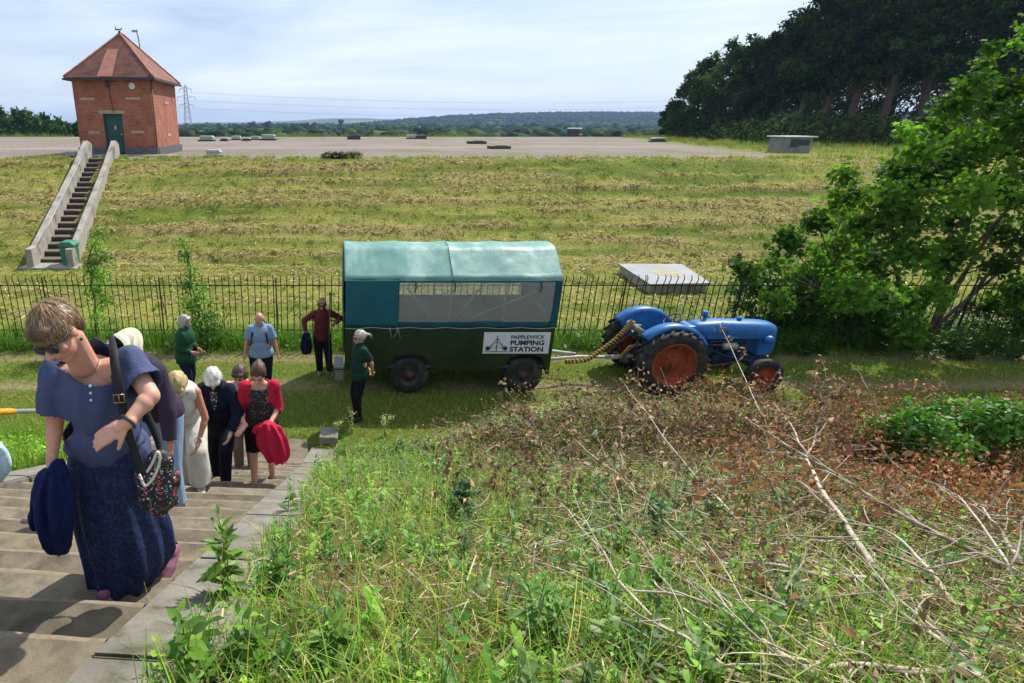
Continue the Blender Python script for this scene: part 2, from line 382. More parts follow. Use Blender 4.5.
# ---------------------------------------------------------------- far hills
def hill(name, yc, wd, base, prof, col1, col2, seed, amp, nxs=260):
    """prof: (u, v) skyline samples; a ridge whose crest reaches them at distance yc"""
    us = np.array([p[0] for p in prof], float); vs = np.array([p[1] for p in prof], float)
    pts = [aty(u, v, yc) for u, v in prof]; px_ = [p.x for p in pts]; pz_ = [p.z for p in pts]
    x = np.linspace(px_[0], px_[-1], nxs); cz = np.interp(x, px_, pz_)
    q = np.linspace(-1, 1, 40); Xh, Q = np.meshgrid(x, q); CZ = np.tile(cz, (40, 1)); Yh = yc+Q*wd
    g = np.cos(Q*math.pi/2)**1.3*(1+0*Q)
    Zh = base+(CZ-base)*g+(fbm(Xh/wd*6, Yh/wd*6, 5, seed)-.5)*amp*(g > .02)
    ii = np.arange(nxs*40).reshape(40, nxs)
    Fh = np.stack([ii[:-1, :-1], ii[:-1, 1:], ii[1:, 1:], ii[1:, :-1]], -1).reshape(-1, 4)
    f = fbm(Xh/wd*5, Yh/wd*9, 4, seed+3); f2 = fbm(Xh/wd*22, Yh/wd*22, 3, seed+5)
    c = lerp(np.zeros(Xh.shape+(3,))+np.array(col1), col2, sstep(.5, .56, f)); c = c*(.7+.6*f2[..., None])
    npmesh(name, np.stack([Xh, Yh, Zh], -1).reshape(-1, 3), Fh, M_HILL, None, c.reshape(-1, 3), smooth=True, kind='structure')
    return x, cz
M_HILL = leafmat('hillside', 0, .95, spec=.05)
fg, fl = hexc('#2a3a1c'), hexc('#56683e')
hill('far_hills', 3600, 1000, -40, [(-1500, 125), (-400, 122), (60, 122), (120, 124), (190, 122.5), (260, 122), (330, 118.5), (400, 119), (440, 122), (520, 119), (600, 121), (700, 118), (900, 120), (1400, 118), (2400, 122)], fg, fl, 41, 14)
hill('wooded_hill', 1500, 620, -25, [(-900, 131), (-100, 130), (180, 130), (280, 128.5), (350, 126), (400, 121), (460, 116.5), (530, 114), (600, 114), (665, 114.5), (800, 116), (1000, 114), (1600, 118)], fg, hexc('#46583a'), 44, 9)
# canopy of the far woods: many small crowns, one mass
ico = bmesh.new(); bmesh.ops.create_icosphere(ico, subdivisions=1, radius=1); iv = np.array([v.co[:] for v in ico.verts]); fi = np.array([[v.index for v in f.verts] for f in ico.faces]); ico.free()
fi4 = np.concatenate([fi, fi[:, 2:3]], 1)
acc = SC_()
def canopy(n, x0, x1, y0, y1, sz, zf, cols, thr=.0, seed=0):
    y = rng.uniform(y0, y1, n); x = rng.uniform(x0, x1, n)*y/y1
    k = fbm(x/90, y/60, 3, seed) > thr; x, y = x[k], y[k]; n = len(x)
    z = zf(x, y)
    s = rng.uniform(.6, 1.3, (n, 1))*np.array([[sz, sz, sz*1.0]])*rng.uniform(.8, 1.2, (n, 3))
    pos = np.stack([x, y, z+s[:, 2]*.3], -1)
    inst(acc, iv+rng.normal(0, .12, iv.shape), fi4, pos, rotm(rng.uniform(0, 6.3, n), rng.uniform(-.4, .4, n), rng.uniform(-.4, .4, n)), s, palette(n, cols, None, .25))
gcol = [hexc('#22331b'), hexc('#2c4020'), hexc('#1b2a17'), hexc('#37502a')]
canopy(3800, -420, 420, 190, 620, 4.2, lambda x, y: -4.2+0*x, gcol, .45, 51)
canopy(4600, -900, 1000, 620, 1100, 5.5, lambda x, y: -4+0*x, gcol, .4, 52)
def whz(x, y):
    g = np.cos(np.clip((y-1500)/620, -1, 1)*math.pi/2)**1.3
    cz = np.interp(x/y*.9363+0, [-2, -.25, .04, .13, .23, .35, .6, 2], [-8, -7, 4, 17, 26, 30, 30, 28])
    return -25+(cz+25)*g-5
canopy(15000, -1500, 1700, 1050, 1500, 4.6, whz, [tuple(k*.7 for k in c) for c in gcol], .2, 53)
acc.build('far_woods', M_FARLEAF, kind='stuff', label='wooded plain stretching to the hills beyond the gravel', )
bpy.data.objects['far_woods']['category'] = 'woods'
# ---------------------------------------------------------------- haze
hz = MB().box((0, 2200, -10), (15000, 5000, 180)).build('haze', None, kind='stuff'); hz.location = (0, 0, 0)
hm, t, b = newmat('haze_air'); t.nodes.remove(b)
pv = nod(t, 'ShaderNodeVolumePrincipled', {'Density': .00018, 'Anisotropy': .25}); pv.inputs['Color'].default_value = (.44, .65, 1, 1)
t.links.new(pv.outputs[0], t.nodes['Material Output'].inputs['Volume']); hz.data.materials.append(hm)
tag(hz, 'pale blue summer haze over the distance', 'haze')

# ================================================================ STAIRS (the ones the visitors climb)
M_STEP = noisy('worn_concrete', hexc('#625848'), hexc('#7a6f5e'), 9, .92, .8, 90, c3=hexc('#534a3b'), s3=3.5, bdist=.008)
M_KERB = noisy('kerb_concrete', hexc('#6c675f'), hexc('#8a857b'), 6, .9, .7, 60, c3=hexc('#54523f'), s3=3.0, bdist=.006)
M_NOSE = noisy('worn_step_edge', hexc('#736753'), hexc('#8c7f6a'), 12, .9, .4, 90, bdist=.006)
M_STEPS = [M_STEP]+[noisy('worn_concrete', hexc(a_), hexc(b_), 9+k, .92, .6, 90, c3=hexc(c_), s3=3.1+k*.5, bdist=.008) for k, (a_, b_, c_) in enumerate((('#6c6354', '#857b69', '#5a5243'), ('#575040', '#6d6452', '#4a4336'), ('#665c4a', '#7e735e', '#554c3c')))]
stair = empty('concrete_stairs', (0, 0, 0), label='wide worn concrete steps the visitors climb from the track', cat='stairs')
nst = 24; tread = .334; rise = .165
for i in range(nst):
    s1 = 7.94-tread*i; z1 = rise*(i+1) if i else rise
    ztop = rise*(i+1)-.12
    if ztop > 3.66: break
    m = MB(); w2 = (KIN-LIN)
    # slightly uneven slab with a rounded nosing
    x0, x1 = LIN, KIN; nseg = 26; vs = []; fs = []
    prof = [(s1, ztop-rise-.02), (s1, ztop-.02), (s1-.006, ztop-.005), (s1-.02, ztop), (s1-.032, ztop+.0004), (s1-.16, ztop+.002), (s1-tread-.03, ztop+.003)]
    for a in range(nseg+1):
        tt = x0+(x1-x0)*a/nseg
        wob = .014*(mnoise.noise(Vector((tt*1.7, i*3.1, 0))))+.006*mnoise.noise(Vector((tt*7, i*3.1, 5)))
        wz = .008*mnoise.noise(Vector((tt*1.3, i*2.3, 9)))
        wear = -.016*math.exp(-((tt-(x0+x1)/2)/.75)**2)+.01*mnoise.noise(Vector((tt*2.2, i*7.7, 4)))
        for q_, (ps, pz) in enumerate(prof): vs.append(ts(ps+wob*(ps > s1-.03), tt, pz+wz*(pz > ztop-.06)+(wear if q_ in (2, 3) else wear*.9 if q_ == 4 else wear*.5 if q_ == 5 else 0)))
    k = len(prof); vs0 = [(vs[a*k+3], Vector(vs[a*k+3]).lerp(Vector(vs[a*k+4]), .10+.04*mnoise.noise(Vector((a*2.9, i*5, 2))))) for a in range(nseg+1)]
    for a in range(nseg):
        for c in range(k-1): fs.append((a*k+c, (a+1)*k+c, (a+1)*k+c+1, a*k+c+1))
    m.add(vs, fs, False); so_ = m.build('step', M_STEPS[i % 4], stair, fix=False); so_.data.materials.append(M_NOSE); so_.data.polygons.foreach_set('material_index', np.array([1 if (p_ % (k-1)) in (1, 2, 3) else 0 for p_ in range(len(fs))], np.int32))
top = MB(); top.prism([(x_, y_) for x_, y_ in [(LIN, -3), (KIN, -3), (KIN, 7.94-tread*22), (LIN, 7.94-tread*22)]], .1, (0, 0, rise*22-.12), (C5, -S5, 0), (S5, C5, 0)).build('landing', M_STEP, stair)
MB().prism([(LIN, 7.93), (KIN, 7.93), (KIN-.1, 8.5), (LIN+.2, 8.45)], .1, (0, 0, -.02), (C5, -S5, 0), (S5, C5, 0)).build('landing', M_STEP, stair)
# right kerb: sloping slabs laid end to end, edges a little off each other
slab = 1.15; s0 = 8.35
for i in range(8):
    sa, sb = s0-slab*i, s0-slab*(i+1)+.012
    za = max(3.93-.494*sa, -.05)+.03; zb = min(3.93-.494*sb, 3.55)+.03
    dt = random.uniform(-.012, .012); wd = .44 if i < 7 else .44
    c = [(sa, KIN+dt, za), (sb, KIN+dt, zb), (sb, KIN+wd+dt, zb+.01), (sa, KIN+wd+dt, za+.01)]
    lo = [(a_, b_, c_-.34) for a_, b_, c_ in c]
    bm = bmesh.new(); V8 = [bm.verts.new(ts(*p)) for p in c+lo]
    for f in ((0, 1, 2, 3), (7, 6, 5, 4), (0, 4, 5, 1), (1, 5, 6, 2), (2, 6, 7, 3), (3, 7, 4, 0)): bm.faces.new([V8[j] for j in f])
    bmesh.ops.recalc_face_normals(bm, faces=bm.faces); bmesh.ops.bevel(bm, geom=bm.edges[:], offset=.014, segments=2, affect='EDGES')
    me = bpy.data.meshes.new('kerb_slab'); bm.to_mesh(me); bm.free(); link('kerb_slab', me, M_KERB, stair)
for i in range(7):   # left kerb
    sa, sb = 8.3-1.2*i, 8.3-1.2*(i+1)+.015
    za = max(3.93-.494*sa, 0)+.08; zb = min(3.93-.494*sb, 3.55)+.08
    c = [(sa, LIN-.38, za), (sb, LIN-.38, zb), (sb, LIN, zb), (sa, LIN, za)]; lo = [(a_, b_, c_-.45) for a_, b_, c_ in c]
    bm = bmesh.new(); V8 = [bm.verts.new(ts(*p)) for p in c+lo]
    for f in ((0, 1, 2, 3), (7, 6, 5, 4), (0, 4, 5, 1), (1, 5, 6, 2), (2, 6, 7, 3), (3, 7, 4, 0)): bm.faces.new([V8[j] for j in f])
    bmesh.ops.recalc_face_normals(bm, faces=bm.faces); bmesh.ops.bevel(bm, geom=bm.edges[:], offset=.016, segments=2, affect='EDGES')
    me = bpy.data.meshes.new('kerb_slab'); bm.to_mesh(me); bm.free(); link('kerb_slab', me, M_KERB, stair)
kp = Vector(ts(8.5, KIN+.28, .12))
MB().box(kp, (.3, .36, .14), (0, 0, -.1), .02).build('kerb_end_block', M_KERB, stair)
# handrail
M_GALV = noisy('galvanised_tube', hexc('#8b8f90'), hexc('#a9adac'), 12, .5, .1, metal=.5)
M_YTAPE = noisy('yellow_tape', hexc('#c98a1c'), hexc('#e0a52c'), 25, .6, .2)
hr = empty('handrail', ts(7.6, -3.62, 0), label='grey tubular handrail with yellow tape at left of the steps', cat='handrail')
def hp(s, t=-3.62, up=.79): p = Vector(ts(s, t, 3.93-.494*s+up)); return p-hr.location
MB().tube([hp(7.6), hp(5), hp(2.2), hp(1.2)], .026, 12).build('rail', M_GALV, hr)
for s in (7.5, 4.35, 1.3): MB().cyl(hp(s, up=-.1), hp(s), .024).build('post', M_GALV, hr)
MB().tube([hp(4.98), hp(4.9), hp(4.72), hp(4.62)], [.03, .034, .034, .03], 12).build('yellow_tape', M_YTAPE, hr)

# ================================================================ VALVE HOUSE
bm_, t, b = newmat('red_brick')
tc_ = nod(t, 'ShaderNodeTexCoord'); sp = nod(t, 'ShaderNodeSeparateXYZ'); cb = nod(t, 'ShaderNodeCombineXYZ'); sm_ = nod(t, 'ShaderNodeMath', operation='ADD')
t.links.new(tc_.outputs['Object'], sp.inputs[0]); t.links.new(sp.outputs[0], sm_.inputs[0]); t.links.new(sp.outputs[1], sm_.inputs[1])
t.links.new(sm_.outputs[0], cb.inputs[0]); t.links.new(sp.outputs[2], cb.inputs[1])
bk = nod(t, 'ShaderNodeTexBrick', {'Scale': 1, 'Mortar Size': .008, 'Brick Width': .225, 'Row Height': .075, 'Color1': (*hexc('#a65c42'), 1), 'Color2': (*hexc('#8e4a36'), 1), 'Mortar': (*hexc('#a3816c'), 1)})
t.links.new(cb.outputs[0], bk.inputs['Vector'])
nn = nod(t, 'ShaderNodeTexNoise', {'Scale': 1.6, 'Detail': 7, 'Roughness': .65}); t.links.new(tc_.outputs['Object'], nn.inputs['Vector'])
mr = nod(t, 'ShaderNodeMapRange', {'From Min': .3, 'From Max': .7, 'To Min': .66, 'To Max': 1.25}); t.links.new(nn.outputs[0], mr.inputs[0])
ml = nod(t, 'ShaderNodeMix', data_type='RGBA', blend_type='MULTIPLY'); ml.inputs['Factor'].default_value = 1
t.links.new(bk.outputs['Color'], ml.inputs['A']); t.links.new(mr.outputs[0], ml.inputs['B']); t.links.new(ml.outputs['Result'], b.inputs['Base Color']); b.inputs['Roughness'].default_value = .9
bp = nod(t, 'ShaderNodeBump', {'Strength': .4, 'Distance': .01}); t.links.new(bk.outputs['Fac'], bp.inputs['Height']); bp.invert = True; t.links.new(bp.outputs[0], b.inputs['Normal'])
M_BRICK = bm_
M_TILE = noisy('clay_tile', hexc('#71483c'), hexc('#875a4c'), 2.2, .8, .3, 20, c3=hexc('#4e3a33'), s3=.9)
# tile courses as bump
t = M_TILE.node_tree; b = t.nodes['Principled BSDF']; tcx = nod(t, 'ShaderNodeTexCoord'); wv = nod(t, 'ShaderNodeTexWave', {'Scale': 3.3, 'Distortion': .4}, bands_direction='Z', wave_profile='SAW')
t.links.new(tcx.outputs['Object'], wv.inputs['Vector']); bp = nod(t, 'ShaderNodeBump', {'Strength': .7, 'Distance': .04}); t.links.new(wv.outputs[0], bp.inputs['Height']); t.links.new(bp.outputs[0], b.inputs['Normal'])
M_TILE2 = noisy('new_clay_tile', hexc('#93604f'), hexc('#a56f5e'), 3, .8, .3)
M_STONE = noisy('stone', hexc('#9c8a70'), hexc('#b5a68c'), 6, .9, .3)
M_BLUEBRICK = noisy('dark_brick', hexc('#4e4c50'), hexc('#66646a'), 8, .8, .3)
M_DOORG = noisy('green_door_paint', hexc('#16403c'), hexc('#1e5049'), 5, .5, .1)
M_WHITE = noisy('white_paint', hexc('#cfcfca'), hexc('#e4e4e0'), 6, .6, .05)
M_DARK = noisy('dark_metal', (.02, .02, .022), (.05, .05, .052), 8, .5, .1)
BX0, BX1, BY0, BY1, BZ0, BZ1 = -13.82, -9.57, 34.5, 40.1, ZTOP-.02, 7.36
vh = empty('brick_valve_house', ((BX0+BX1)/2, (BY0+BY1)/2, BZ0), label='square red brick valve house with pyramid tile roof above the bank', cat='building')
O = vh.location.copy(); bw, bd = BX1-BX0, BY1-BY0
def P(x, y, z): return Vector((x, y, z))-O
dx = (104+124)/2; dcx = aty(114, 130, 34.5).x; dw = 1.05; dh = 2.1
# front wall with the door opening, other walls plain boxes
m = MB(); th = .3
z0, z1 = BZ0+.46, BZ1
xl, xr = dcx-dw/2, dcx+dw/2
m.prism([(BX0, z0), (xl, z0), (xl, BZ0+.12+dh), (xr, BZ0+.12+dh), (xr, z0), (BX1, z0), (BX1, z1), (BX0, z1)], th, P(0, BY0+th/2, 0), (1, 0, 0), (0, 0, 1))
m.build('wall', M_BRICK, vh)
MB().box(P(BX1-.15, (BY0+BY1)/2+.15, (z0+z1)/2), (.3, bd-.3, z1-z0)).build('wall', M_BRICK, vh)
MB().box(P(BX0+.15, (BY0+BY1)/2+.15, (z0+z1)/2), (.3, bd-.3, z1-z0)).build('wall', M_BRICK, vh)
MB().box(P((BX0+BX1)/2, BY1-.15, (z0+z1)/2), (bw-.6, .3, z1-z0)).build('wall', M_BRICK, vh)
m = MB(); e = .09
m.box(P((BX0-e+xl)/2, BY0+.1, BZ0+.23), (xl-BX0+e, .4, .46)); m.box(P((BX1+e+xr)/2, BY0+.1, BZ0+.23), (BX1+e-xr, .4, .46))
m.box(P(BX1-.05, (BY0+BY1)/2+.2, BZ0+.23), (.34, bd-.1, .46)); m.box(P(BX0+.05, (BY0+BY1)/2+.2, BZ0+.23), (.34, bd-.1, .46))
m.build('plinth', M_BLUEBRICK, vh)
dr = MB().box(P(dcx, BY0+.16, BZ0+.12+dh/2), (dw-.1, .05, dh-.06)).build('door', M_DOORG, vh)
m = MB()
for sx in (-1, 1): m.box(P(dcx+sx*(dw/2-.03), BY0+.12, BZ0+.12+dh/2), (.06, .12, dh))
m.box(P(dcx, BY0+.12, BZ0+.12+dh-.03), (dw-.12, .12, .06)); m.build('door_frame', M_DOORG, vh)
MB().box(P(dcx+.05, BY0+.125, BZ0+1.5), (.14, .012, .2)).build('notice', M_STONE, dr); MB().sphere(P(dcx+.36, BY0+.1, BZ0+1.15), .035).build('handle', M_WHITE, dr)
MB().box(P(dcx, BY0-.012, BZ0+.12+dh+.09), (1.45, .03, .17)).build('lintel', M_STONE, vh)
for (u, v, wpx) in ((87, 99, 14), (133, 98.5, 14), (94, 132.5, 10), (138, 132, 12)):
    p = aty(u, v, 34.5); MB().box(P(p.x, BY0-.01, p.z), (wpx*.058, .026, .13)).build('stone_band', M_STONE, vh)
for (v, dz_, dy_) in ((99, .13, .8), (131, .16, .8)):
    MB().box(P(BX1+.012, 37.6, 6.15 if v == 99 else 4.35), (.03, dy_, dz_)).build('stone_band', M_STONE, vh)
MB().box(P(BX1+.004, 37.6, 5.2), (.012, .62, 1.55)).build('bricked_opening', M_TILE2, vh)
MB().lathe([(0, .02), (.15, .02), (.17, 0), (.17, -.03)], P(*aty(132, 86, 34.44)), 'y', 20).build('round_lamp', M_WHITE, vh)
p = aty(107, 84, 34.45)
m = MB(); m.box(P(p.x, 34.42, p.z), (.2, .14, .26), None, .03); m.tube([P(p.x+.05, 34.46, p.z-.1), P(p.x+.1, 34.46, p.z-.8), P(p.x+.16, 34.46, p.z-1.4)], .02, 6); m.build('alarm_box', M_DARK, vh)
# roof: hipped, short ridge
ov = .28; a = [(BX0-ov, BY0-ov), (BX1+ov, BY0-ov), (BX1+ov, BY1+ov), (BX0-ov, BY1+ov)]
cx = (BX0+BX1)/2; r1 = (BY0+BY1)/2-.35; r2 = (BY0+BY1)/2+.35; zr = 9.75; ze = BZ1-.02
m = MB(); vs = [P(x, y, ze) for x, y in a]+[P(x, y, ze-.12) for x, y in a]+[P(cx, r1, zr), P(cx, r2, zr)]
m.add(vs, [(0, 1, 8), (1, 2, 9, 8), (2, 3, 9), (3, 0, 8, 9), (7, 6, 5, 4), (0, 4, 5, 1), (1, 5, 6, 2), (2, 6, 7, 3), (3, 7, 4, 0)])
rf = m.build('roof', M_TILE, vh)
for i, q in enumerate((0, 1, 2, 3)):
    e_ = Vector(vs[q]); tp = Vector(vs[8] if q < 2 else vs[9])
    MB().tube([e_+(tp-e_)*k/16+Vector((0, 0, .02+.012*(k % 2))) for k in range(17)], .06, 8).build('hip_tiles', M_TILE2, rf)
# patch of newer tiles on the front slope
def rfp(k, dxx): base = Vector((cx-.2+dxx, BY0-ov, ze)); tp = Vector((cx-.12+dxx*.8, r1, zr)); q = base+(tp-base)*k-O; return q+Vector((0, -.03, .028))
m = MB(); vs2 = []
m.add([rfp(.0, -.42), rfp(.0, .42), rfp(.62, .36), rfp(.62, -.36)], [(0, 1, 2, 3)]); m.build('newer_tiles', M_TILE2, rf, fix=False)
MB().tube([P(cx, r1-.05, zr+.03), P(cx, r2+.05, zr+.03)], .08, 8).build('ridge_tile', M_TILE2, rf)
m = MB(); m.cyl(P(cx, r1, zr), P(cx, r1, zr+.16), .06); m.box(P(cx-.05, r1, zr+.22), (.34, .05, .06)); m.cyl(P(cx-.16, r1, zr+.2), P(cx-.22, r1, zr+.4), .035, .02); m.cyl(P(cx+.1, r1, zr+.2), P(cx+.16, r1, zr+.33), .03, .015); m.build('finial', M_DARK, rf)
m = MB()
m.box(P((BX0+BX1)/2, BY0-ov-.05, ze-.1), (bw+2*ov+.1, .1, .1)); m.box(P(BX1+ov+.05, (BY0+BY1)/2, ze-.1), (.1, bd+2*ov, .1)); m.box(P(BX0-ov-.05, (BY0+BY1)/2, ze-.1), (.1, bd+2*ov, .1))
m.build('gutter', M_DARK, vh)
MB().tube([P(BX1+.08, BY0-.03, ze-.15), P(BX1+.06, BY0-.04, BZ0+.1)], .045, 8).build('downpipe', M_RUST, vh)
MB().box(P((BX0+BX1)/2+.6, BY0-.6, BZ0+.03), (5.6, 1.1, .1)).build('doorstep', M_CONC, vh)
# mast behind the house
pb = aty(140, 50, 44.0)
pm = empty('lamp_mast', (pb.x, 44, ZTOP), label='thin metal mast rising behind the valve house roof', cat='mast')
ph = aty(135, 31, 44.0).z-ZTOP
MB().tube([(0, 0, 0), (0, 0, ph*.9), (-.05, 0, ph-.3), (-.1, 0, ph)], .05, 8).build('pole', M_GALV, pm); MB().box((-.22, 0, ph), (.4, .14, .14), None, .03).build('lamp_head', M_GALV, pm)

# bank stairs
bs = empty('bank_stairs', (aty(57, 262, 21.9).x, 21.9, 0), label='narrow concrete flight up the bank to the valve house door', cat='stairs')
A0 = atz(46, 262, .0); B0 = atz(78, 262, 0); yb = 21.6; yt = 31.4
xbl, xbr = aty(44, 259, yb+.3).x, aty(75, 259, yb+.3).x
xtl, xtr = aty(92, 168, yt).x, aty(114, 168, yt).x
ob = bs.location
def cxy(k): return (xbl+(xtl-xbl)*k, xbr+(xtr-xbr)*k, yb+(yt-yb)*k, (ZTOP+.02)*k)
n = 18
for i in range(n):
    l, r, y, z = cxy(i/n); l2, r2_, y2, z2 = cxy((i+1)/n)
    MB().box((( l+r)/2-ob.x, (y+y2)/2-ob.y+.1, z2-.05), (r-l+.1, (y2-y)*.96, .1)).build('step', M_STEP, bs)
    MB().box(((l+r)/2-ob.x, y+.13-ob.y, (z+z2)/2-.18), (r-l+.06, .05, z2-z+.26)).build('riser', M_DARK, bs)
for sgn, nm in ((0, 'l'), (1, 'r')):
    m = MB(); hgt = .72; vs = []
    for k, ex in ((-.07, .0), (0, 0), (.25, 0), (.5, 0), (.75, 0), (1.0, 0), (1.07, .1)):
        l, r, y, z = cxy(k); x = (l-.02 if sgn == 0 else r+.02); wx = -.24 if sgn == 0 else .24
        zz = max(0, min(z, ZTOP)); hh = hgt*(1 if k < 1.05 else .75)+(.16 if k >= 1 else 0)
        for dx_, top_ in ((0, 0), (wx, 0), (wx, 1), (0, 1)): vs.append((x+dx_-ob.x, y-ob.y, (zz+hh if top_ else zz-.5)))
    fs = []
    for k in range(6):
        for c in range(4): fs.append((k*4+c, k*4+(c+1) % 4, k*4+4+(c+1) % 4, k*4+4+c))
    fs += [(0, 1, 2, 3), (24, 27, 26, 25)]; m.add(vs, fs); m.build('parapet', M_CONC, bs)
m = MB(); pts = []
for k in (0, .25, .5, .75, 1): l, r, y, z = cxy(k); pts.append((l+.04-ob.x, y-ob.y, z+.78))
m.tube(pts, .022, 6)
for p in pts: m.cyl(p, (p[0], p[1], p[2]-.4), .016, n=6)
m.build('handrail', M_GALV, bs)
l, r, y, z = cxy(0)
MB().box(((l+r)/2-ob.x, y-.35-ob.y, .0), (r-l+.9, .9, .12)).build('landing', M_CONC, bs)
# green bin
gb = atz(74, 264, 0); M_BIN = noisy('green_plastic', hexc('#2f6b58'), hexc('#3a7a66'), 6, .5, .05)
q = empty('grit_bin', (gb.x, 21.5, 0), label='green grit bin at the foot of the bank stairs', cat='bin')
m = MB(); m.prism([(-.23, 0), (.23, 0), (.28, .72), (-.28, .72)], .46, (0, 0, .02), (1, 0, 0), (0, 0, 1), .03).build('tub', M_BIN, q)
MB().prism([(-.31, .74), (.31, .74), (.3, .82), (.18, .92), (-.18, .92), (-.3, .82)], .54, (0, 0, .0), (1, 0, 0), (0, 0, 1), .02).build('lid', M_BIN, q)

# ================================================================ things on the reservoir roof
M_COVER = noisy('cover_metal', hexc('#9aa39a'), hexc('#b8bfb6'), 4, .6, .1); M_SLABD = noisy('dark_slab', hexc('#3a3836'), hexc('#504c48'), 5, .8, .2)
M_PALEC = noisy('pale_green_cover', hexc('#8fa690'), hexc('#aebcab'), 4, .6, .1)
def cover(u, v, wpx, hpx, kind, label, dep=.8):
    p = atz(u, v, ZTOP); D = (p-cam.location).dot(ray(PX, PY).normalized()); w_ = wpx*D/FPX; h_ = hpx*D/FPX/.98
    e = empty('roof_vent' if kind != 'slab' else 'dark_slab', (p.x, p.y+w_*dep/2, ZTOP), label=label, cat='vent cover' if kind != 'slab' else 'slab', group='covers on the gravel roof')
    if kind == 'slab':
        MB().box((0, 0, h_/2), (w_, w_*dep, h_), None, .02).build('slab', M_SLABD, e); MB().box((w_*.1, 0, h_+.02), (w_*.5, w_*dep*.6, .05), None, .01).build('hatch', M_DARK, e)
    else:
        mt = M_PALEC if kind == 'green' else M_COVER
        MB().box((0, 0, h_*.14), (w_*1.15, w_*dep*1.15, h_*.28), None, .01).build('base', M_SLABD, e)
        MB().box((0, 0, h_*.5), (w_*.86, w_*dep*.86, h_*.46)).build('louvre_box', M_RUST if kind == 'dark' else mt, e)
        MB().prism([(-w_/2, h_*.7), (w_/2, h_*.7), (w_*.42, h_), (-w_*.42, h_)], w_*dep, (0, 0, 0), (1, 0, 0), (0, 0, 1), .01).build('lid', mt, e)
    return e
cover(213, 157.4, 15, 7, 'grey', 'grey metal vent cover at the bank crest right of the valve house')
cover(70, 157, 10, 5, 'grey', 'low grey vent cover at the crest left of the valve house door stairs')
cover(206, 141.3, 14, 5, 'green', 'pale green vent cover nearest the pylon on the gravel')
cover(224, 141.2, 8, 3, 'dark', 'small dark vent cover beside the pale green one')
cover(236, 140.2, 9, 4, 'grey', 'second small pale vent cover from the pylon')
cover(246, 141, 8, 3, 'dark', 'small dark cover between two pale covers')
cover(255, 140, 9, 3.5, 'grey', 'third small pale vent cover left of the wide one')
cover(268, 140.4, 14, 5.4, 'green', 'pale green vent cover with dark base at centre left of the gravel')
cover(354, 139.6, 13, 4, 'slab', 'dark slab left of the pale lidded pair on the gravel')
cover(412, 139, 9, 4, 'grey', 'grey vent cover with a dark side beside a dark slab')
cover(421, 139, 11, 3, 'slab', 'dark slab right against the grey vent cover')
cover(478, 144, 17, 2.6, 'slab', 'flat dark slab in mid gravel, left of the longer one')
cover(501, 149, 20, 2.6, 'slab', 'longest flat dark slab nearest the middle of the crest')
cover(660, 142, 12, 4, 'dark', 'dark vent cover by the trees at the gravel edge')
# parked vehicle
M_CARB = noisy('dark_car_paint', (.02, .022, .03), (.035, .035, .04), 3, .3, 0, coat=.5); M_GLASSD = noisy('dark_glass', (.02, .025, .03), (.03, .035, .04), 2, .1, 0)
vp = aty(574, 138.6, 90); car = empty('parked_car', (vp.x, 90, H(vp.x, 90)), label='dark off-road car with pale roof parked far out on the gravel', cat='car'); car.rotation_euler.z = R(62)
MB().prism([(-2.4, .45), (2.3, .45), (2.35, 1.05), (1.3, 1.2), (-2.4, 1.2)], 1.8, (0, 0, 0), (1, 0, 0), (0, 0, 1), .06).build('body', M_CARB, car)
MB().prism([(-2.3, 1.2), (1.2, 1.2), (.8, 1.85), (-2.2, 1.85)], 1.6, (0, 0, 0), (1, 0, 0), (0, 0, 1), .04).build('cabin', M_GLASSD, car)
MB().box((-.7, 0, 1.93), (3.1, 1.7, .14), None, .04).build('roof', M_WHITE, car)
for sx in (-1.5, 1.5):
    for sy in (-.85, .85): MB().lathe([(0, -.1), (.3, -.1), (.38, -.06), (.38, .06), (.3, .1), (0, .1)], (sx, sy, .38), 'y', 18).build('wheel', M_RUBBER, car)
# grey hut right
hp0 = atz(794, 153.2, ZTOP); hut = empty('concrete_hut', (hp0.x+.35, hp0.y+1.0, ZTOP+.28), label='low grey concrete hut with flat roof in front of the wood', cat='hut')
D_ = hp0.y*.9363+.6; w_ = 26*D_/FPX; h_ = 12*D_/FPX
MB().box((0, 0, h_*.42-.2), (w_, 1.5, h_*.84+.4), None, .02).build('wall', noisy('hut_wall', hexc('#6f7474'), hexc('#868a88'), 3, .9, .2), hut)
MB().box((0, 0, h_*.9), (w_+.3, 1.8, h_*.1), None, .02).build('roof', noisy('pale_roof', hexc('#b4b6b4'), hexc('#cfd0ce'), 3, .8, .2), hut)
MB().box((-w_*.18, -.77, h_*.4), (w_*.3, .04, h_*.6)).build('hatch', M_SLABD, hut)
for k in range(3): MB().box((w_*(.05+.14*k), -.77, h_*.45), (w_*.1, .04, h_*.45)).build('louvre', M_DARK, hut)
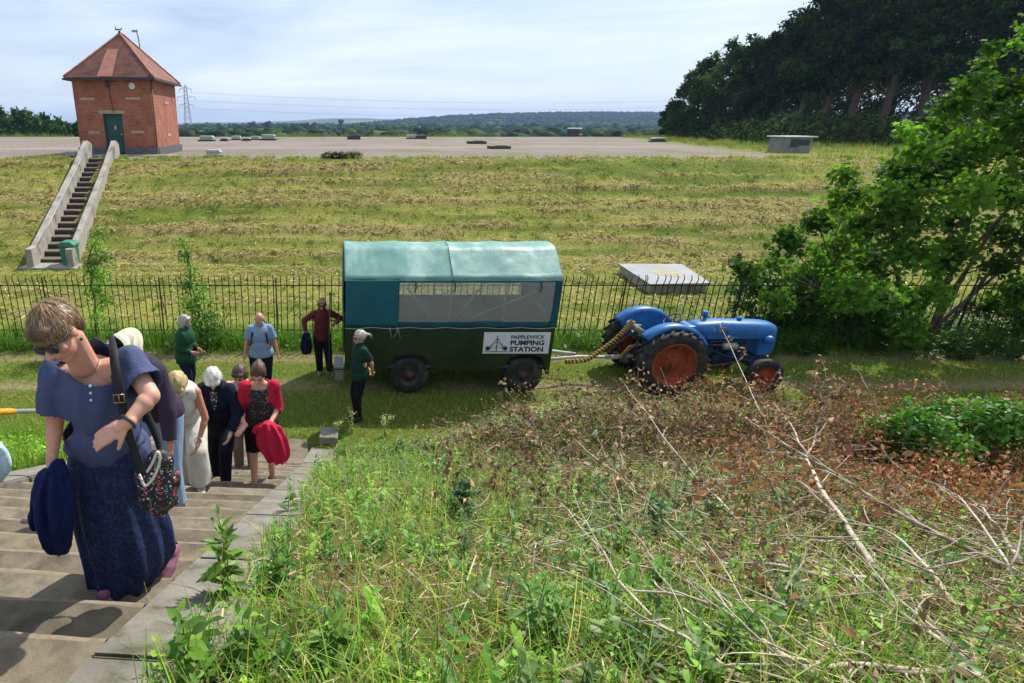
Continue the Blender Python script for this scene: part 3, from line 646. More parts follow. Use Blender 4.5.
# concrete chamber with metal lid in the field: raised box, long axis oblique
lid4 = [atz(618, 263.5, .32), atz(682, 264, .32), atz(711, 283, .32), atz(650, 284, .32)]
M_LID = noisy('galvanised_lid', hexc('#72787c'), hexc('#868b90'), 2.5, .55, .05, metal=.2, c3=hexc('#77766f'), s3=1.2)
cpt = sum(lid4, Vector())/4
ch = empty('inspection_chamber', (cpt.x, cpt.y, 0), label='concrete chamber with a pale metal lid behind the fence', cat='chamber')
def quadprism(pts, z0, z1, shrink=0, name='', mat=None):
    c = sum((Vector((p.x, p.y, 0)) for p in pts), Vector())/4
    q = [Vector((p.x, p.y, 0))-(Vector((p.x, p.y, 0))-c).normalized()*shrink-Vector((cpt.x, cpt.y, 0)) for p in pts]
    m = MB(); m.add([v+Vector((0, 0, z0)) for v in q]+[v+Vector((0, 0, z1)) for v in q], [(0, 1, 2, 3), (7, 6, 5, 4), (0, 4, 5, 1), (1, 5, 6, 2), (2, 6, 7, 3), (3, 7, 4, 0)]); return m.build(name, mat, ch)
quadprism(lid4, -.1, .255, .1, 'wall', M_CONC); quadprism(lid4, .26, .32, 0, 'lid', M_LID)
MB().lathe([(0, .328), (.3, .328), (.5, .323)], (.1, 0, 0), 'z', 24).build('dirt_patch', noisy('leaf_litter', hexc('#8f8a70'), hexc('#a8a48a'), 8, .9, .3), ch)

# ================================================================ pylon and lines
py_ = 470.0; pb = atz(184, 137, 0); pxx = aty(187, 110, py_).x; ztop_p = aty(184, 84, py_).z
pyl = empty('electricity_pylon', (pxx, py_, -4.2), label='lattice steel electricity pylon beyond the valve house', cat='pylon')
M_PYL = noisy('pylon_steel', hexc('#6d7478'), hexc('#858b8e'), 2, .6, 0, metal=.3)
hh = ztop_p+4.2; m = MB()
def wdt(k): return 2.7*(1-k)**1.25+.5*k+.35
lv = [0, .16, .3, .42, .52, .61, .69, .76, .83, .9, .96]
for sx in (-1, 1):
    for sy in (-1, 1): m.tube([(sx*wdt(k), sy*wdt(k), hh*k) for k in lv], .13, 5)
for i in range(len(lv)-1):
    a_, b_ = lv[i], lv[i+1]
    for f in ((-1, -1, 1, -1), (1, -1, 1, 1), (1, 1, -1, 1), (-1, 1, -1, -1)):
        m.tube([(f[0]*wdt(a_), f[1]*wdt(a_), hh*a_), (f[2]*wdt(b_), f[3]*wdt(b_), hh*b_)], .07, 4); m.tube([(f[2]*wdt(a_), f[3]*wdt(a_), hh*a_), (f[0]*wdt(b_), f[1]*wdt(b_), hh*b_)], .07, 4)
m.cyl((0, 0, hh*.95), (0, 0, hh), .5, .1, 6); m.build('lattice_tower', M_PYL, pyl)
arms = ((.9, 4.6), (.75, 6.6), (.6, 5.2))
for k, ln in arms:
    m = MB()
    for sx in (-1, 1):
        for sy in (-1, 1): m.tube([(sx*wdt(k)*.8, sy*.6, hh*k), (sx*ln, 0, hh*k+.2)], .14, 4); m.tube([(sx*wdt(k)*.8, sy*.5, hh*(k+.035)), (sx*ln, 0, hh*k+.3)], .12, 4)
        m.cyl((sx*ln, 0, hh*k+.2), (sx*ln, 0, hh*k-2), .16, n=5)
    m.build('cross_arm', M_PYL, pyl)
for k, ln in arms:
    for sx in (-1, 1):
        m = MB(); a0 = Vector((pxx+sx*ln, py_, -4.2+hh*k-2)); b0 = a0+Vector((560, 160, 4)); m.tube([a0+(b0-a0)*q+Vector((0, 0, -14*4*q*(1-q)*.5)) for q in [i/24 for i in range(25)]], .045, 4)
        m.build('power_line', M_PYL, None, label='thin overhead power line running right from the pylon, %s %s cable' % ({.9: 'top', .75: 'middle', .6: 'lowest'}[k], 'right-hand' if sx > 0 else 'left-hand'), cat='cable', group='overhead lines from the pylon')
# dark tower in the trees
tp = aty(341, 128, 620.0); tw = empty('distant_tower', (tp.x, 620, -4.2), label='small dark tower standing above the far woods', cat='tower')
th_ = aty(341, 119.5, 620.0).z+4.2
MB().cyl((0, 0, 0), (0, 0, th_), 2.2, 1.8, 10).build('shaft', M_SLABD, tw); MB().cyl((0, 0, th_-2.5), (0, 0, th_), 3, 3, 10).build('cap', M_SLABD, tw)

# ================================================================ FENCE
FY = 13.3; FZ = 1.66
fe = empty('iron_railing_fence', (4, FY, 0), label='black iron railing fence between the track and the mown field', cat='fence')
x0f, x1f = -9.5, 18.5
def bar_mesh():
    m = MB(); m.tube([(0, 0, -.1), (0, 0, FZ-.22), (0, -.012, FZ-.16), (0, -.04, FZ-.10), (0, -.045, FZ-.05), (0, -.012, FZ+.0), (0, .02, FZ+.03)], [.011, .011, .011, .011, .01, .008, .003], 6); return m
xb = list(np.arange(x0f, x1f, .153)); random.shuffle(xb)
near_ = sorted(xb, key=lambda x: abs(x-1.2)+(6 if .2 < x < 5.2 else 0))
proto = None; rest = MB()
for i, x in enumerate(near_):
    jx = random.uniform(-.008, .008); rx, ry = random.uniform(-.015, .015), random.uniform(-.012, .012)
    if random.random() < .03: ry *= 6
    if i < 100:
        if proto is None: proto = bar_mesh().build('picket', M_BLACKIRON, fe); o = proto
        else: o = proto.copy(); COL.objects.link(o); o.parent = fe
        o.location = (x+jx-4, 0, H(x, FY)); o.rotation_euler = (rx, ry, 0)
    else:
        b_ = bar_mesh(); e_ = Euler((rx, ry, 0)).to_matrix(); z_ = H(x, FY)
        rest.add([e_ @ Vector(v)+Vector((x+jx-4, 0, z_)) for v in b_.v], b_.f, True)
rest.build('picket', M_BLACKIRON, fe, kind='stuff')
for zz in (.3, FZ-.24): MB().box(((x0f+x1f)/2-4, .014, zz), (x1f-x0f, .008, .024)).build('rail', M_BLACKIRON, fe)
for x in np.arange(x0f, x1f, 2.75):
    m = MB(); m.box((x-4+.07, .0, FZ/2-.05), (.03, .016, FZ)); m.tube([(x-4+.07, .02, FZ-.4), (x-4+.07, .25, .7), (x-4+.07, .45, -.05)], .009, 6); m.build('post', M_BLACKIRON, fe)
# ================================================================ TRAILER
def woodcanvas(name, c1, c2, rough, bump, dist):
    return noisy(name, c1, c2, 1.4, rough, bump, 3.5, bdist=dist, spec=.5)
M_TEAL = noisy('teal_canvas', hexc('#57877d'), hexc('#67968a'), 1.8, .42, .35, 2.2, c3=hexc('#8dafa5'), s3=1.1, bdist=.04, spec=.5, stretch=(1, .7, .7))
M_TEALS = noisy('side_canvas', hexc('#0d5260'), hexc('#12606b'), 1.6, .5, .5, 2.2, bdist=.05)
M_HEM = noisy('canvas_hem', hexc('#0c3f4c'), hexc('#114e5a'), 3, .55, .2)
M_GBODY = noisy('dark_green_body_paint', hexc('#1c2c13'), hexc('#24371b'), 3, .5, .15, 12, c3=hexc('#141e10'), s3=1.2)
M_INT = noisy('trailer_interior', hexc('#343a34'), hexc('#444a42'), 4, .8, .1)
M_STRAPW = noisy('grey_strap', hexc('#9aa09a'), hexc('#b8bdb6'), 8, .6, .1)
mp_, t, b = newmat('clear_plastic')
b.inputs['Base Color'].default_value = (.62, .63, .58, 1); b.inputs['Roughness'].default_value = .25
nzp = nod(t, 'ShaderNodeTexNoise', {'Scale': 3, 'Detail': 3}); tcp = nod(t, 'ShaderNodeTexCoord'); t.links.new(tcp.outputs['Object'], nzp.inputs['Vector'])
bpp = nod(t, 'ShaderNodeBump', {'Strength': .3, 'Distance': .04}); t.links.new(nzp.outputs[0], bpp.inputs['Height']); t.links.new(bpp.outputs[0], b.inputs['Normal'])
tp_ = nod(t, 'ShaderNodeBsdfTransparent'); mxs = nod(t, 'ShaderNodeMixShader', {0: .78}); t.links.new(b.outputs[0], mxs.inputs[1]); t.links.new(tp_.outputs[0], mxs.inputs[2]); t.links.new(mxs.outputs[0], t.nodes['Material Output'].inputs[0])
M_PLAST = mp_
TL, TR, TY0, TY1 = .36, 4.34, 10.4, 12.15
tr = empty('passenger_trailer', (2.35, 11.3, 0), label='dark green four-wheel passenger trailer with teal canvas top and clear windows', cat='trailer')
def T(x, y, z): return Vector((x-2.35, y-11.3, z))
yc_ = (TY0+TY1)/2
def bodyside(y, name):
    w1, w2, ar = 1.63, 3.86, .47
    poly = [(TL, .5)]
    for wx in (w1, w2): poly += [(wx-ar-.06, .5), (wx-ar*.62, .5+.28), (wx-ar*.3, .5+.33), (wx+ar*.3, .5+.33), (wx+ar*.62, .5+.28), (wx+ar+.06, .5)]
    poly = poly[:-1]+[(w2+ar*.8, .64), (TR-.06, .42), (TR, .42), (TR, 1.42), (TL, 1.42)]
    return MB().prism(poly, .03, T(0, y, 0), (1, 0, 0), (0, 0, 1)).build(name, M_GBODY, tr)
bodyside(TY0, 'side_panel'); bodyside(TY1, 'side_panel')
MB().box(T(TR-.02, yc_, .93), (.03, TY1-TY0-.04, .98)).build('end_panel', M_GBODY, tr)
MB().box(T(TL+.02, yc_+.45, .96), (.03, .8, .9)).build('end_panel', M_GBODY, tr)
MB().box(T((TL+TR)/2, yc_, .56), (TR-TL-.08, TY1-TY0-.06, .06)).build('floor', M_INT, tr)
m = MB(); m.box(T((TL+TR)/2, TY1-.25, .98), (TR-TL-.3, .36, .05)); m.box(T((TL+TR)/2, TY0+.25, .98), (TR-TL-.3, .36, .05)); m.build('bench', M_INT, tr)
MB().box(T((TL+TR)/2, TY1-.04, 1.24), (TR-TL-.1, .03, .34)).build('bench_back', M_INT, tr)
m = MB()
for y in (TY0+.22, TY1-.22): m.box(T((TL+TR)/2, y, .49), (TR-TL-.1, .07, .1))
for x in (1.63, 3.86): m.cyl(T(x, TY0+.1, .37), T(x, TY1-.1, .37), .045); m.box(T(x, yc_, .44), (.5, .5, .06))
m.build('chassis', M_DARK, tr)
# wheels
M_HUBR = noisy('faded_red_hub', hexc('#4a2422'), hexc('#5c302a'), 8, .7, .1)
def trw(x, y, sgn):
    r = .375; q = MB()
    q.lathe([(.21, -.085), (.3, -.1), (.35, -.09), (r, -.06), (r, .06), (.35, .09), (.3, .1), (.21, .085)], (0, 0, 0), 'y', 40)
    for k in range(40):
        a_ = k/40*2*math.pi
        q.box((r*math.cos(a_), .03*(-1)**k, r*math.sin(a_)), (.022, .09, .03), Euler((0, -a_, .5*(-1)**k)))
    wl = q.build('wheel', M_RUBBER, tr); wl.location = T(x, y, .365)
    MB().lathe([(0, .07*sgn), (.07, .07*sgn), (.09, .03*sgn), (.17, .02*sgn), (.205, .075*sgn), (.22, .075*sgn), (.22, -.075*sgn), (0, -.06*sgn)], (0, 0, 0), 'y', 28).build('rim', M_DARK, wl)
    mm = MB(); mm.lathe([(0, .12*sgn), (.05, .115*sgn), (.062, .07*sgn)], (0, 0, 0), 'y', 16)
    for k in range(5): a_ = k*1.2566; mm.cyl((.1*math.cos(a_), .02*sgn, .1*math.sin(a_)), (.1*math.cos(a_), .05*sgn, .1*math.sin(a_)), .012, n=6)
    mm.build('hub', M_HUBR, wl)
for x in (1.63, 3.86): trw(x, TY0+.1, -1); trw(x, TY1-.1, 1)
# hoops and canvas: profile of the tilt in (y, z)
prof = [(TY0-.03, 2.29), (TY0-.01, 2.36), (TY0+.26, 2.565), (TY0+.55, 2.785), (TY0+.62, 2.805), (yc_, 2.83), (TY1-.62, 2.805), (TY1-.55, 2.785), (TY1-.26, 2.565), (TY1+.01, 2.36), (TY1+.03, 2.29)]
def ys(k):
    n = len(prof)-1; f = k*n; i = min(int(f), n-1); f -= i
    return prof[i][0]+(prof[i+1][0]-prof[i][0])*f, prof[i][1]+(prof[i+1][1]-prof[i][1])*f
NX, NY = 120, 50; vs = []; fs = []
hoops = [TL+.02, TL+.98, 2.33, TL+2.98, TR-.02]
for i in range(NX+1):
    x = TL-.02+(TR-TL+.04)*i/NX
    for j in range(NY+1):
        y, z = ys(j/NY)
        sag = -min(.016, min(abs(x-h) for h in hoops)**1.0*.04)*(1 if .1 < j/NY < .9 else .2)
        n_ = (.008*mnoise.noise(Vector((x*2.2+y*3, y*2-z*5, 1)))+.006*mnoise.noise(Vector((x*5+z*11, y*7, 3)))+.012*(1-abs(mnoise.noise(Vector((x*2.1-z*3.5, y*2, 7))))*2))*(.15+.85*math.sin(math.pi*j/NY))
        rid = .012*max(0, 1-abs(x-2.33)/.03)
        vs.append(T(x, y, z+sag+n_+rid))
for i in range(NX):
    for j in range(NY): a_ = i*(NY+1)+j; fs.append((a_, a_+1, a_+NY+2, a_+NY+1))
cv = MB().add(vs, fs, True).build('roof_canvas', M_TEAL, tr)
sm = cv.modifiers.new('thick', 'SOLIDIFY'); sm.thickness = .006
MB().tube([T(2.33, y, z+.014) for y, z in prof], .012, 6).build('seam', M_TEAL, cv)
def clothpanel(x0, x1, z0, z1, y, mat, name, par=tr, amp=.02, th=.006, nx_=24, nz_=14, seed=0):
    vs = []; fs = []
    for i in range(nx_+1):
        for j in range(nz_+1):
            x = x0+(x1-x0)*i/nx_; z = z0+(z1-z0)*j/nz_
            vs.append(T(x, y+amp*mnoise.noise(Vector((x*1.8+z*2, z*1.5+seed, seed)))*1.0, z))
    for i in range(nx_):
        for j in range(nz_): a_ = i*(nz_+1)+j; fs.append((a_, a_+1, a_+nz_+2, a_+nz_+1))
    o = MB().add(vs, fs, True).build(name, mat, par); md = o.modifiers.new('thick', 'SOLIDIFY'); md.thickness = th; return o
for y, sg in ((TY0-.02, -1), (TY1+.02, 1)):
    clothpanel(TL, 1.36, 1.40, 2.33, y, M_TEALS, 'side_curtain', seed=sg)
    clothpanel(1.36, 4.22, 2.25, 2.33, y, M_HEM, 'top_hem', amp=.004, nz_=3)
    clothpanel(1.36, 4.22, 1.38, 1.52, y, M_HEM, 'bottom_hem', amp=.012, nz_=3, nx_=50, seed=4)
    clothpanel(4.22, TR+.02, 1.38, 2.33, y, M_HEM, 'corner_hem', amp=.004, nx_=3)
    clothpanel(1.36, 4.22, 1.50, 2.27, y+.006*sg, M_PLAST, 'clear_window', amp=.02, th=.002, nx_=40, seed=2)
    MB().tube([T(x, y-.006*(-sg if sg > 0 else 1), 1.375+.012*math.sin(x*9)) for x in np.linspace(TL, TR, 60)], .006, 5).build('lacing_cord', M_STRAPW, tr)
# end curtains: right closed, left half open with a door gap
vs = [T(TR+.02, y, z) for y, z in prof]
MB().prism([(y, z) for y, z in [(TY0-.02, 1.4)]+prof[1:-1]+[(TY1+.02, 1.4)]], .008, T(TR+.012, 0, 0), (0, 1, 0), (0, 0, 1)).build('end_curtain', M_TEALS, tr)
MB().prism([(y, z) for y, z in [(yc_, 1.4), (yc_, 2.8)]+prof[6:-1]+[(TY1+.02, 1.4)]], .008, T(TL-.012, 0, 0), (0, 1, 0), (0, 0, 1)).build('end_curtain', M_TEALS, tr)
M_HOOP = noisy('hoop_tube', hexc('#6c716c'), hexc('#8a8f88'), 6, .5, .05, metal=.4)
for h in hoops:
    mid = [(TY0+.03, 1.42)]+[(y+(0.03 if y < yc_ else -.03 if y > yc_ else 0), z-.045) for y, z in prof[1:-1]]+[(TY1-.03, 1.42)]
    MB().tube([T(h, y, z) for y, z in mid], .018, 8).build('roof_hoop', M_HOOP, tr)
m = MB()
for x0_, z0_, x1_, z1_ in ((1.5, 2.15, 2.0, 1.56), (2.45, 1.56, 2.95, 2.25), (2.75, 1.56, 4.2, 2.2), (3.9, 1.9, 4.2, 1.6)): m.tube([T(x0_, TY0+.05, z0_), T(x1_, TY0+.05, z1_)], .014, 6)
m.build('brace', M_HOOP, tr)
for x in (1.64, 2.36, 3.95):
    MB().tube([T(x, TY0-.045, 2.28), T(x+.02, TY0-.05, 2.18), T(x-.01, TY0-.055, 2.08)], [.02, .012, .008], 6).build('tie_strap', M_HEM, tr)
for x in (1.2, 1.33, 1.36):
    MB().tube([T(x, TY0-.04, 1.4), T(x+.02, TY0-.05, 1.3), T(x+.05*(-1)**int(x*100), TY0-.05, 1.2)], .005, 5).build('loose_cord', M_STRAPW, tr)
# name board with emblem and lettering
M_BOARD = noisy('white_board', hexc('#c9cdd2'), hexc('#d8dbdf'), 4, .5, .03); M_INK = noisy('board_ink', (.012, .016, .03), (.02, .024, .04), 4, .5, 0)
sx0, sz1 = aty(484.5, 332.3, TY0-.03).x, aty(484.5, 332.3, TY0-.03).z; sx1, sz0 = aty(548, 353.5, TY0-.03).x, aty(548, 353.5, TY0-.03).z
bwid, bhei = sx1-sx0, sz1-sz0
yb_ = TY0-.026
sg_ = MB().box(T((sx0+sx1)/2, yb_, (sz0+sz1)/2), (bwid, .012, bhei)).build('name_board', M_BOARD, tr)
def text(s, x, z, size, width, par, ybp, bold=.012):
    cu = bpy.data.curves.new('lettering', 'FONT'); cu.body = s; cu.size = size; cu.extrude = .002; cu.offset = bold*size; cu.resolution_u = 3
    o = bpy.data.objects.new('lettering', cu); COL.objects.link(o); bpy.context.view_layer.update()
    wn = o.dimensions.x; me = bpy.data.meshes.new_from_object(o.evaluated_get(bpy.context.evaluated_depsgraph_get()))
    COL.objects.unlink(o); bpy.data.objects.remove(o)
    o = link('lettering', me, M_INK, par); o.rotation_euler = (math.pi/2, 0, 0); o.location = T(x, ybp, z); o.scale = (width/wn, 1, 1); return o
xt = sx0+bwid*.405
text('PAPPLEWICK', xt, sz0+bhei*.70, bhei*.235, bwid*.51, sg_, yb_-.008, .02)
text('PUMPING', xt, sz0+bhei*.405, bhei*.31, bwid*.51, sg_, yb_-.008, .035)
text('STATION', xt, sz0+bhei*.10, bhei*.31, bwid*.51, sg_, yb_-.008, .035)
m = MB(); ex, ez, u_ = sx0+bwid*.205, sz0+bhei*.2, bhei
def E(a, c): return T(ex+a*u_, yb_-.009, ez+c*u_)
m.tube([E(0, -.08), E(0, .66)], .007, 5)
for sx in (-1, 1):
    m.tube([E(0, .52), E(.18*sx, .28), E(.40*sx, .02)], .005, 5); m.tube([E(0, .36), E(.2*sx, .2), E(.3*sx, -.02)], .004, 5)
    m.tube([E(0, .18), E(.12*sx, .06), E(.36*sx, .12)], .004, 5); m.tube([E(-.0, .44), E(.09*sx, .45)], .004, 5)
    m.lathe([(0, -.003), (.095*u_, -.003), (.095*u_, .003), (0, .003)], E(.39*sx, .05), 'y', 18)
m.tube([E(-.5+i*.05, -.10+.018*math.sin(i*2.1)) for i in range(21)], .0055, 5)
m.build('emblem', M_INK, sg_)
# step and door at the left end
M_STEPM = noisy('step_plate', hexc('#7e8380'), hexc('#9ba09c'), 9, .5, .2, metal=.4)
MB().box(T(TL-.1, yc_-.3, .42), (.2, .6, .04)).build('entry_step', M_STEPM, tr)
MB().box(T(TL-.1, yc_-.61, .3), (.18, .03, .26)).build('entry_step_side', M_STEPM, tr)
m = MB(); m.tube([T(TL-.28, TY0+.05, 2.05), T(TL-.3, TY0+.02, 1.2), T(TL-.28, TY0+.05, .35)], .014, 6); m.tube([T(TL, TY0+.05, 1.5), T(TL-.28, TY0+.05, 1.5)], .014, 6); m.tube([T(TL, TY0+.05, .5), T(TL-.28, TY0+.05, .5)], .014, 6)
m.build('grab_rail', M_DARK, tr)
# drawbar
M_DRAW = noisy('pale_drawbar_paint', hexc('#a8a8a4'), hexc('#c6c6c0'), 10, .6, .2, c3=hexc('#6d6258'), s3=5)
m = MB(); m.tube([T(TR-.3, TY0+.45, .5), T(TR+.9, yc_-.1, .47), T(6.05, yc_-.2, .5)], .035, 8); m.tube([T(TR-.3, TY1-.45, .5), T(TR+.9, yc_+.05, .47)], .035, 8)
m.tube([T(5.75, yc_-.2, .5), T(6.3, yc_-.2, .52)], .05, 8); m.build('drawbar', M_DRAW, tr)
m = MB(); m.lathe([(.03, -.02), (.07, -.02), (.07, .02), (.03, .02), (.03, -.02)], T(6.36, yc_-.2, .52), 'z', 16); m.build('tow_eye', M_DARK, tr)
# coiled yellow air line
M_YEL = noisy('yellow_hose', hexc('#b8983a'), hexc('#cfae4a'), 30, .5, .1); M_BRN = noisy('brown_hose', hexc('#4c2a1c'), hexc('#5c3424'), 30, .5, .1)
path = [aty(566, 361.5, 10.85), aty(585, 360, 10.9), aty(600, 351, 11.0), aty(615, 340, 11.05), aty(626, 329, 11.1), aty(633, 321, 11.1)]
def pol(P_, k):
    n = len(P_)-1; f = min(k*n, n-1e-6); i = int(f); f -= i
    p0 = P_[max(i-1, 0)]; p1 = P_[i]; p2 = P_[i+1]; p3 = P_[min(i+2, n)]
    return .5*((2*p1)+(p2-p0)*f+(2*p0-5*p1+4*p2-p3)*f*f+(-p0+3*p1-3*p2+p3)*f**3)
ho = empty('coiled_hose', tuple(path[0]), label='yellow and brown coiled hose linking trailer to tractor', cat='hose')
for ph, mt, nm in ((0, M_YEL, 'coil'), (math.pi, M_BRN, 'coil')):
    pts = []; tot = 26
    for i in range(tot*10+1):
        k = i/(tot*10); p = pol(path, k); d = (pol(path, min(k+.02, 1))-pol(path, max(k-.02, 0))).normalized(); a1 = d.orthogonal().normalized(); b1 = d.cross(a1)
        an = i/10*2*math.pi+ph; pts.append(p+(a1*math.cos(an)+b1*math.sin(an))*.042-path[0])
    MB().tube(pts, .0135, 6).build(nm, mt, ho, label='brown coil' if ph else 'yellow coil')

# ================================================================ TRACTOR
M_BLUE = noisy('blue_tractor_paint', hexc('#145a9c'), hexc('#1f6cac'), 3, .42, .1, 14, c3=hexc('#233c5c'), s3=3.2, coat=.15, c3r=(.55, .72))
M_ORG = noisy('orange_rim_paint', hexc('#84361c'), hexc('#9c4826'), 5, .75, .15, c3=hexc('#5c3220'), s3=3)
M_ENG = noisy('engine_iron', hexc('#10294a'), hexc('#16345a'), 12, .6, .3, c3=hexc('#10151c'), s3=5)
TX, TYc = 6.68, 11.08
ta = empty('vintage_tractor', (TX, TYc, 0), label='old blue farm tractor with orange wheels coupled to the trailer', cat='tractor')
def tyre_rear(y, sgn):
    r = .665; q = MB(); w_ = .145
    q.lathe([(.42, -w_*.8), (.5, -w_), (.59, -w_*.98), (r-.035, -w_*.72), (r-.022, 0), (r-.035, w_*.72), (.59, w_*.98), (.5, w_), (.42, w_*.8)], (0, 0, 0), 'y', 56)
    for k in range(22):      # chevron lugs
        for sd in (-1, 1):
            a0 = (k+.25*(sd > 0)*2)/22*2*math.pi; pts = []
            for j in range(5):
                f = j/4; a_ = a0+f*.20*1.0; yy = sd*(.012+f*(w_*.93)); rr = r-.012-.05*max(0, f-.6)
                pts.append(Vector((rr*math.cos(a_), yy, rr*math.sin(a_))))
            q.tube(pts, [.02, .024, .026, .028, .03], 5)
    wl = q.build('rear_wheel', M_RUBBER, ta); wl.location = (0, y, .665); 
    d = sgn
    MB().lathe([(.30, .02*d), (.36, .035*d), (.385, .11*d), (.43, .125*d), (.44, .12*d), (.43, -.12*d), (.385, -.1*d), (.36, -.02*d), (.30, -.01*d), (.3, .02*d)], (0, 0, 0), 'y', 40).build('rim', M_ORG, wl)
    m = MB(); m.lathe([(0, .055*d), (.1, .05*d), (.14, .03*d), (.2, -.02*d), (.33, .0*d), (.36, .03*d), (.36, 0), (.2, -.06*d), (0, -.03*d)], (0, 0, 0), 'y', 36)
    for k in range(8): a_ = k*math.pi/4; m.cyl((.15*math.cos(a_), .0, .15*math.sin(a_)), (.15*math.cos(a_), .055*d, .15*math.sin(a_)), .016, n=6)
    for k in range(6): a_ = k*math.pi/3+.3; m.box((.34*math.cos(a_), .03*d, .34*math.sin(a_)), (.09, .03, .1), Euler((0, -a_, 0)), .008)
    m.build('wheel_disc', M_ORG, wl); MB().cyl((0, .03*d, 0), (0, .12*d, 0), .065, .055).build('hub', M_ORG, wl)
    return wl
w1 = tyre_rear(-.70, -1); w2 = tyre_rear(.70, 1)
def tyre_front(y, sgn):
    r = .36; q = MB()
    q.lathe([(.2, -.07), (.27, -.085), (.33, -.075), (.345, -.05), (.35, -.045), (.34, -.03), (.352, -.02), (.352, -.008), (.342, 0), (.352, .008), (.352, .02), (.34, .03), (.35, .045), (.345, .05), (.33, .075), (.27, .085), (.2, .07)], (0, 0, 0), 'y', 40)
    wl = q.build('front_wheel', M_RUBBER, ta); wl.location = (1.92, y, .355); wl.rotation_euler = (0, 0, R(-4))
    d = sgn; MB().lathe([(0, .04*d), (.08, .035*d), (.16, -.01*d), (.19, .06*d), (.21, .065*d), (.21, -.06*d), (0, -.04*d)], (0, 0, 0), 'y', 28).build('rim', M_ORG, wl)
    MB().cyl((0, .0, 0), (0, .1*d, 0), .05, .035).build('hub', M_ORG, wl)
tyre_front(-.62, -1); tyre_front(.62, 1)
# fenders: arc shells over the rear wheels
def fender(y0, y1, flat):
    n = 26; vs = []; fs = []; rr = .735
    for i in range(n+1):
        a_ = R(140-112*i/n)
        for (y, dr_) in ((y0, -.07), (y0+.02, 0), ((y0+y1)/2, .018), (y1-.02, 0), (y1, -.07)): vs.append(((rr+dr_)*math.cos(a_), y, .665+(rr+dr_)*math.sin(a_)))
    for i in range(n):
        for j in range(4): a_ = i*5+j; fs.append((a_, a_+1, a_+6, a_+5))
    o = MB().add(vs, fs, True).build('fender', M_BLUE, ta); md = o.modifiers.new('t', 'SOLIDIFY'); md.thickness = .01
    inner = y1 if y0 < 0 else y0
    pl = [((rr-.03)*math.cos(R(a_)), .665+(rr-.03)*math.sin(R(a_))) for a_ in range(140, 27, -8)]+[(.62, .8), (.5, .8), (-.35, .8)]
    MB().prism(pl, .012, (0, inner, 0), (1, 0, 0), (0, 0, 1)).build('fender_side', M_BLUE, ta)
fender(-.70, -.42, 0); fender(.42, .70, 0)
# transmission, axle, engine
m = MB(); m.prism([(-.28, .48), (.1, .42), (.9, .42), (.9, .82), (.2, .95), (-.28, .88)], .36, (0, 0, 0), (1, 0, 0), (0, 0, 1), .04)
m.cyl((0, -.6, .665), (0, .6, .665), .1, n=16); m.cyl((0, -.46, .665), (0, -.2, .665), .11, .17, 16); m.cyl((0, .2, .665), (0, .46, .665), .17, .11, 16); m.build('transmission', M_ENG, ta)
m = MB(); m.box((1.3, 0, .72), (.95, .3, .46), None, .03); m.box((1.3, 0, .46), (.8, .24, .14), None, .04); m.box((1.3, -.05, .98), (.8, .28, .1), None, .02)
for k in range(4): m.cyl((1.02+k*.17, -.15, .88), (1.02+k*.17, -.22, .94), .028, n=8); m.cyl((1.02+k*.17, -.18, .6), (1.02+k*.17, -.18, .8), .02, n=6)
m.cyl((1.15, -.17, .58), (1.15, -.27, .58), .06, n=12); m.box((1.45, -.19, .66), (.16, .09, .16), None, .02); m.tube([(.95, -.2, .9), (1.2, -.22, .93), (1.6, -.22, .92), (1.7, -.2, .75)], .022, 8); m.build('engine', M_ENG, ta)
MB().tube([(.98, -.2, .84), (1.5, -.235, .86), (1.66, -.235, .8), (1.66, -.24, .5), (1.2, -.25, .42), (.2, -.3, .4)], .024, 8).build('exhaust_pipe', M_RUST, ta)
MB().lathe([(0, -.14), (.07, -.13), (.075, .13), (0, .14)], (1.36, -.27, .84), 'x', 12).build('air_filter', M_GALV, ta)
# bonnet: rounded long hood tapering to the rear
secs = [(.62, .19, 1.0, 1.22), (.75, .215, .98, 1.28), (1.2, .235, 1.0, 1.315), (1.8, .25, 1.0, 1.30), (2.1, .25, .99, 1.285), (2.24, .235, 1.0, 1.262), (2.29, .20, 1.02, 1.235)]
vs = []; fs = []; K = 17
for (x, hw, zl, zt) in secs:
    for j in range(K):
        a_ = math.pi*j/(K-1); cx_ = math.copysign(abs(math.cos(a_))**.55, math.cos(a_)); vs.append((x, hw*cx_, zl+(zt-zl)*math.sin(a_)**.6))
for i in range(len(secs)-1):
    for j in range(K-1): a_ = i*K+j; fs.append((a_, a_+1, a_+K+1, a_+K))
fs += [tuple(range(K)), tuple(range(len(secs)*K-1, (len(secs)-1)*K-1, -1))]
hd = MB().add(vs, fs, True).build('bonnet', M_BLUE, ta)
MB().box((1.4, -.248, 1.09), (1.5, .006, .012)).build('trim_strip', M_BLUE, hd); MB().cyl((1.62, 0, 1.3), (1.62, 0, 1.37), .04, .045).build('filler_cap', M_BLUE, hd)
m = MB(); m.box((1.28, -.247, 1.03), (.8, .01, .08)); m.build('side_panel', M_BLUE, hd)
# air stack on the far side, blue cap as in the photo
m = MB(); m.cyl((.98, .1, 1.24), (.98, .1, 1.36), .028); m.cyl((.98, .1, 1.35), (.98, .1, 1.46), .055, .05, 14); m.build('air_cleaner_cap', M_BLUE, ta)
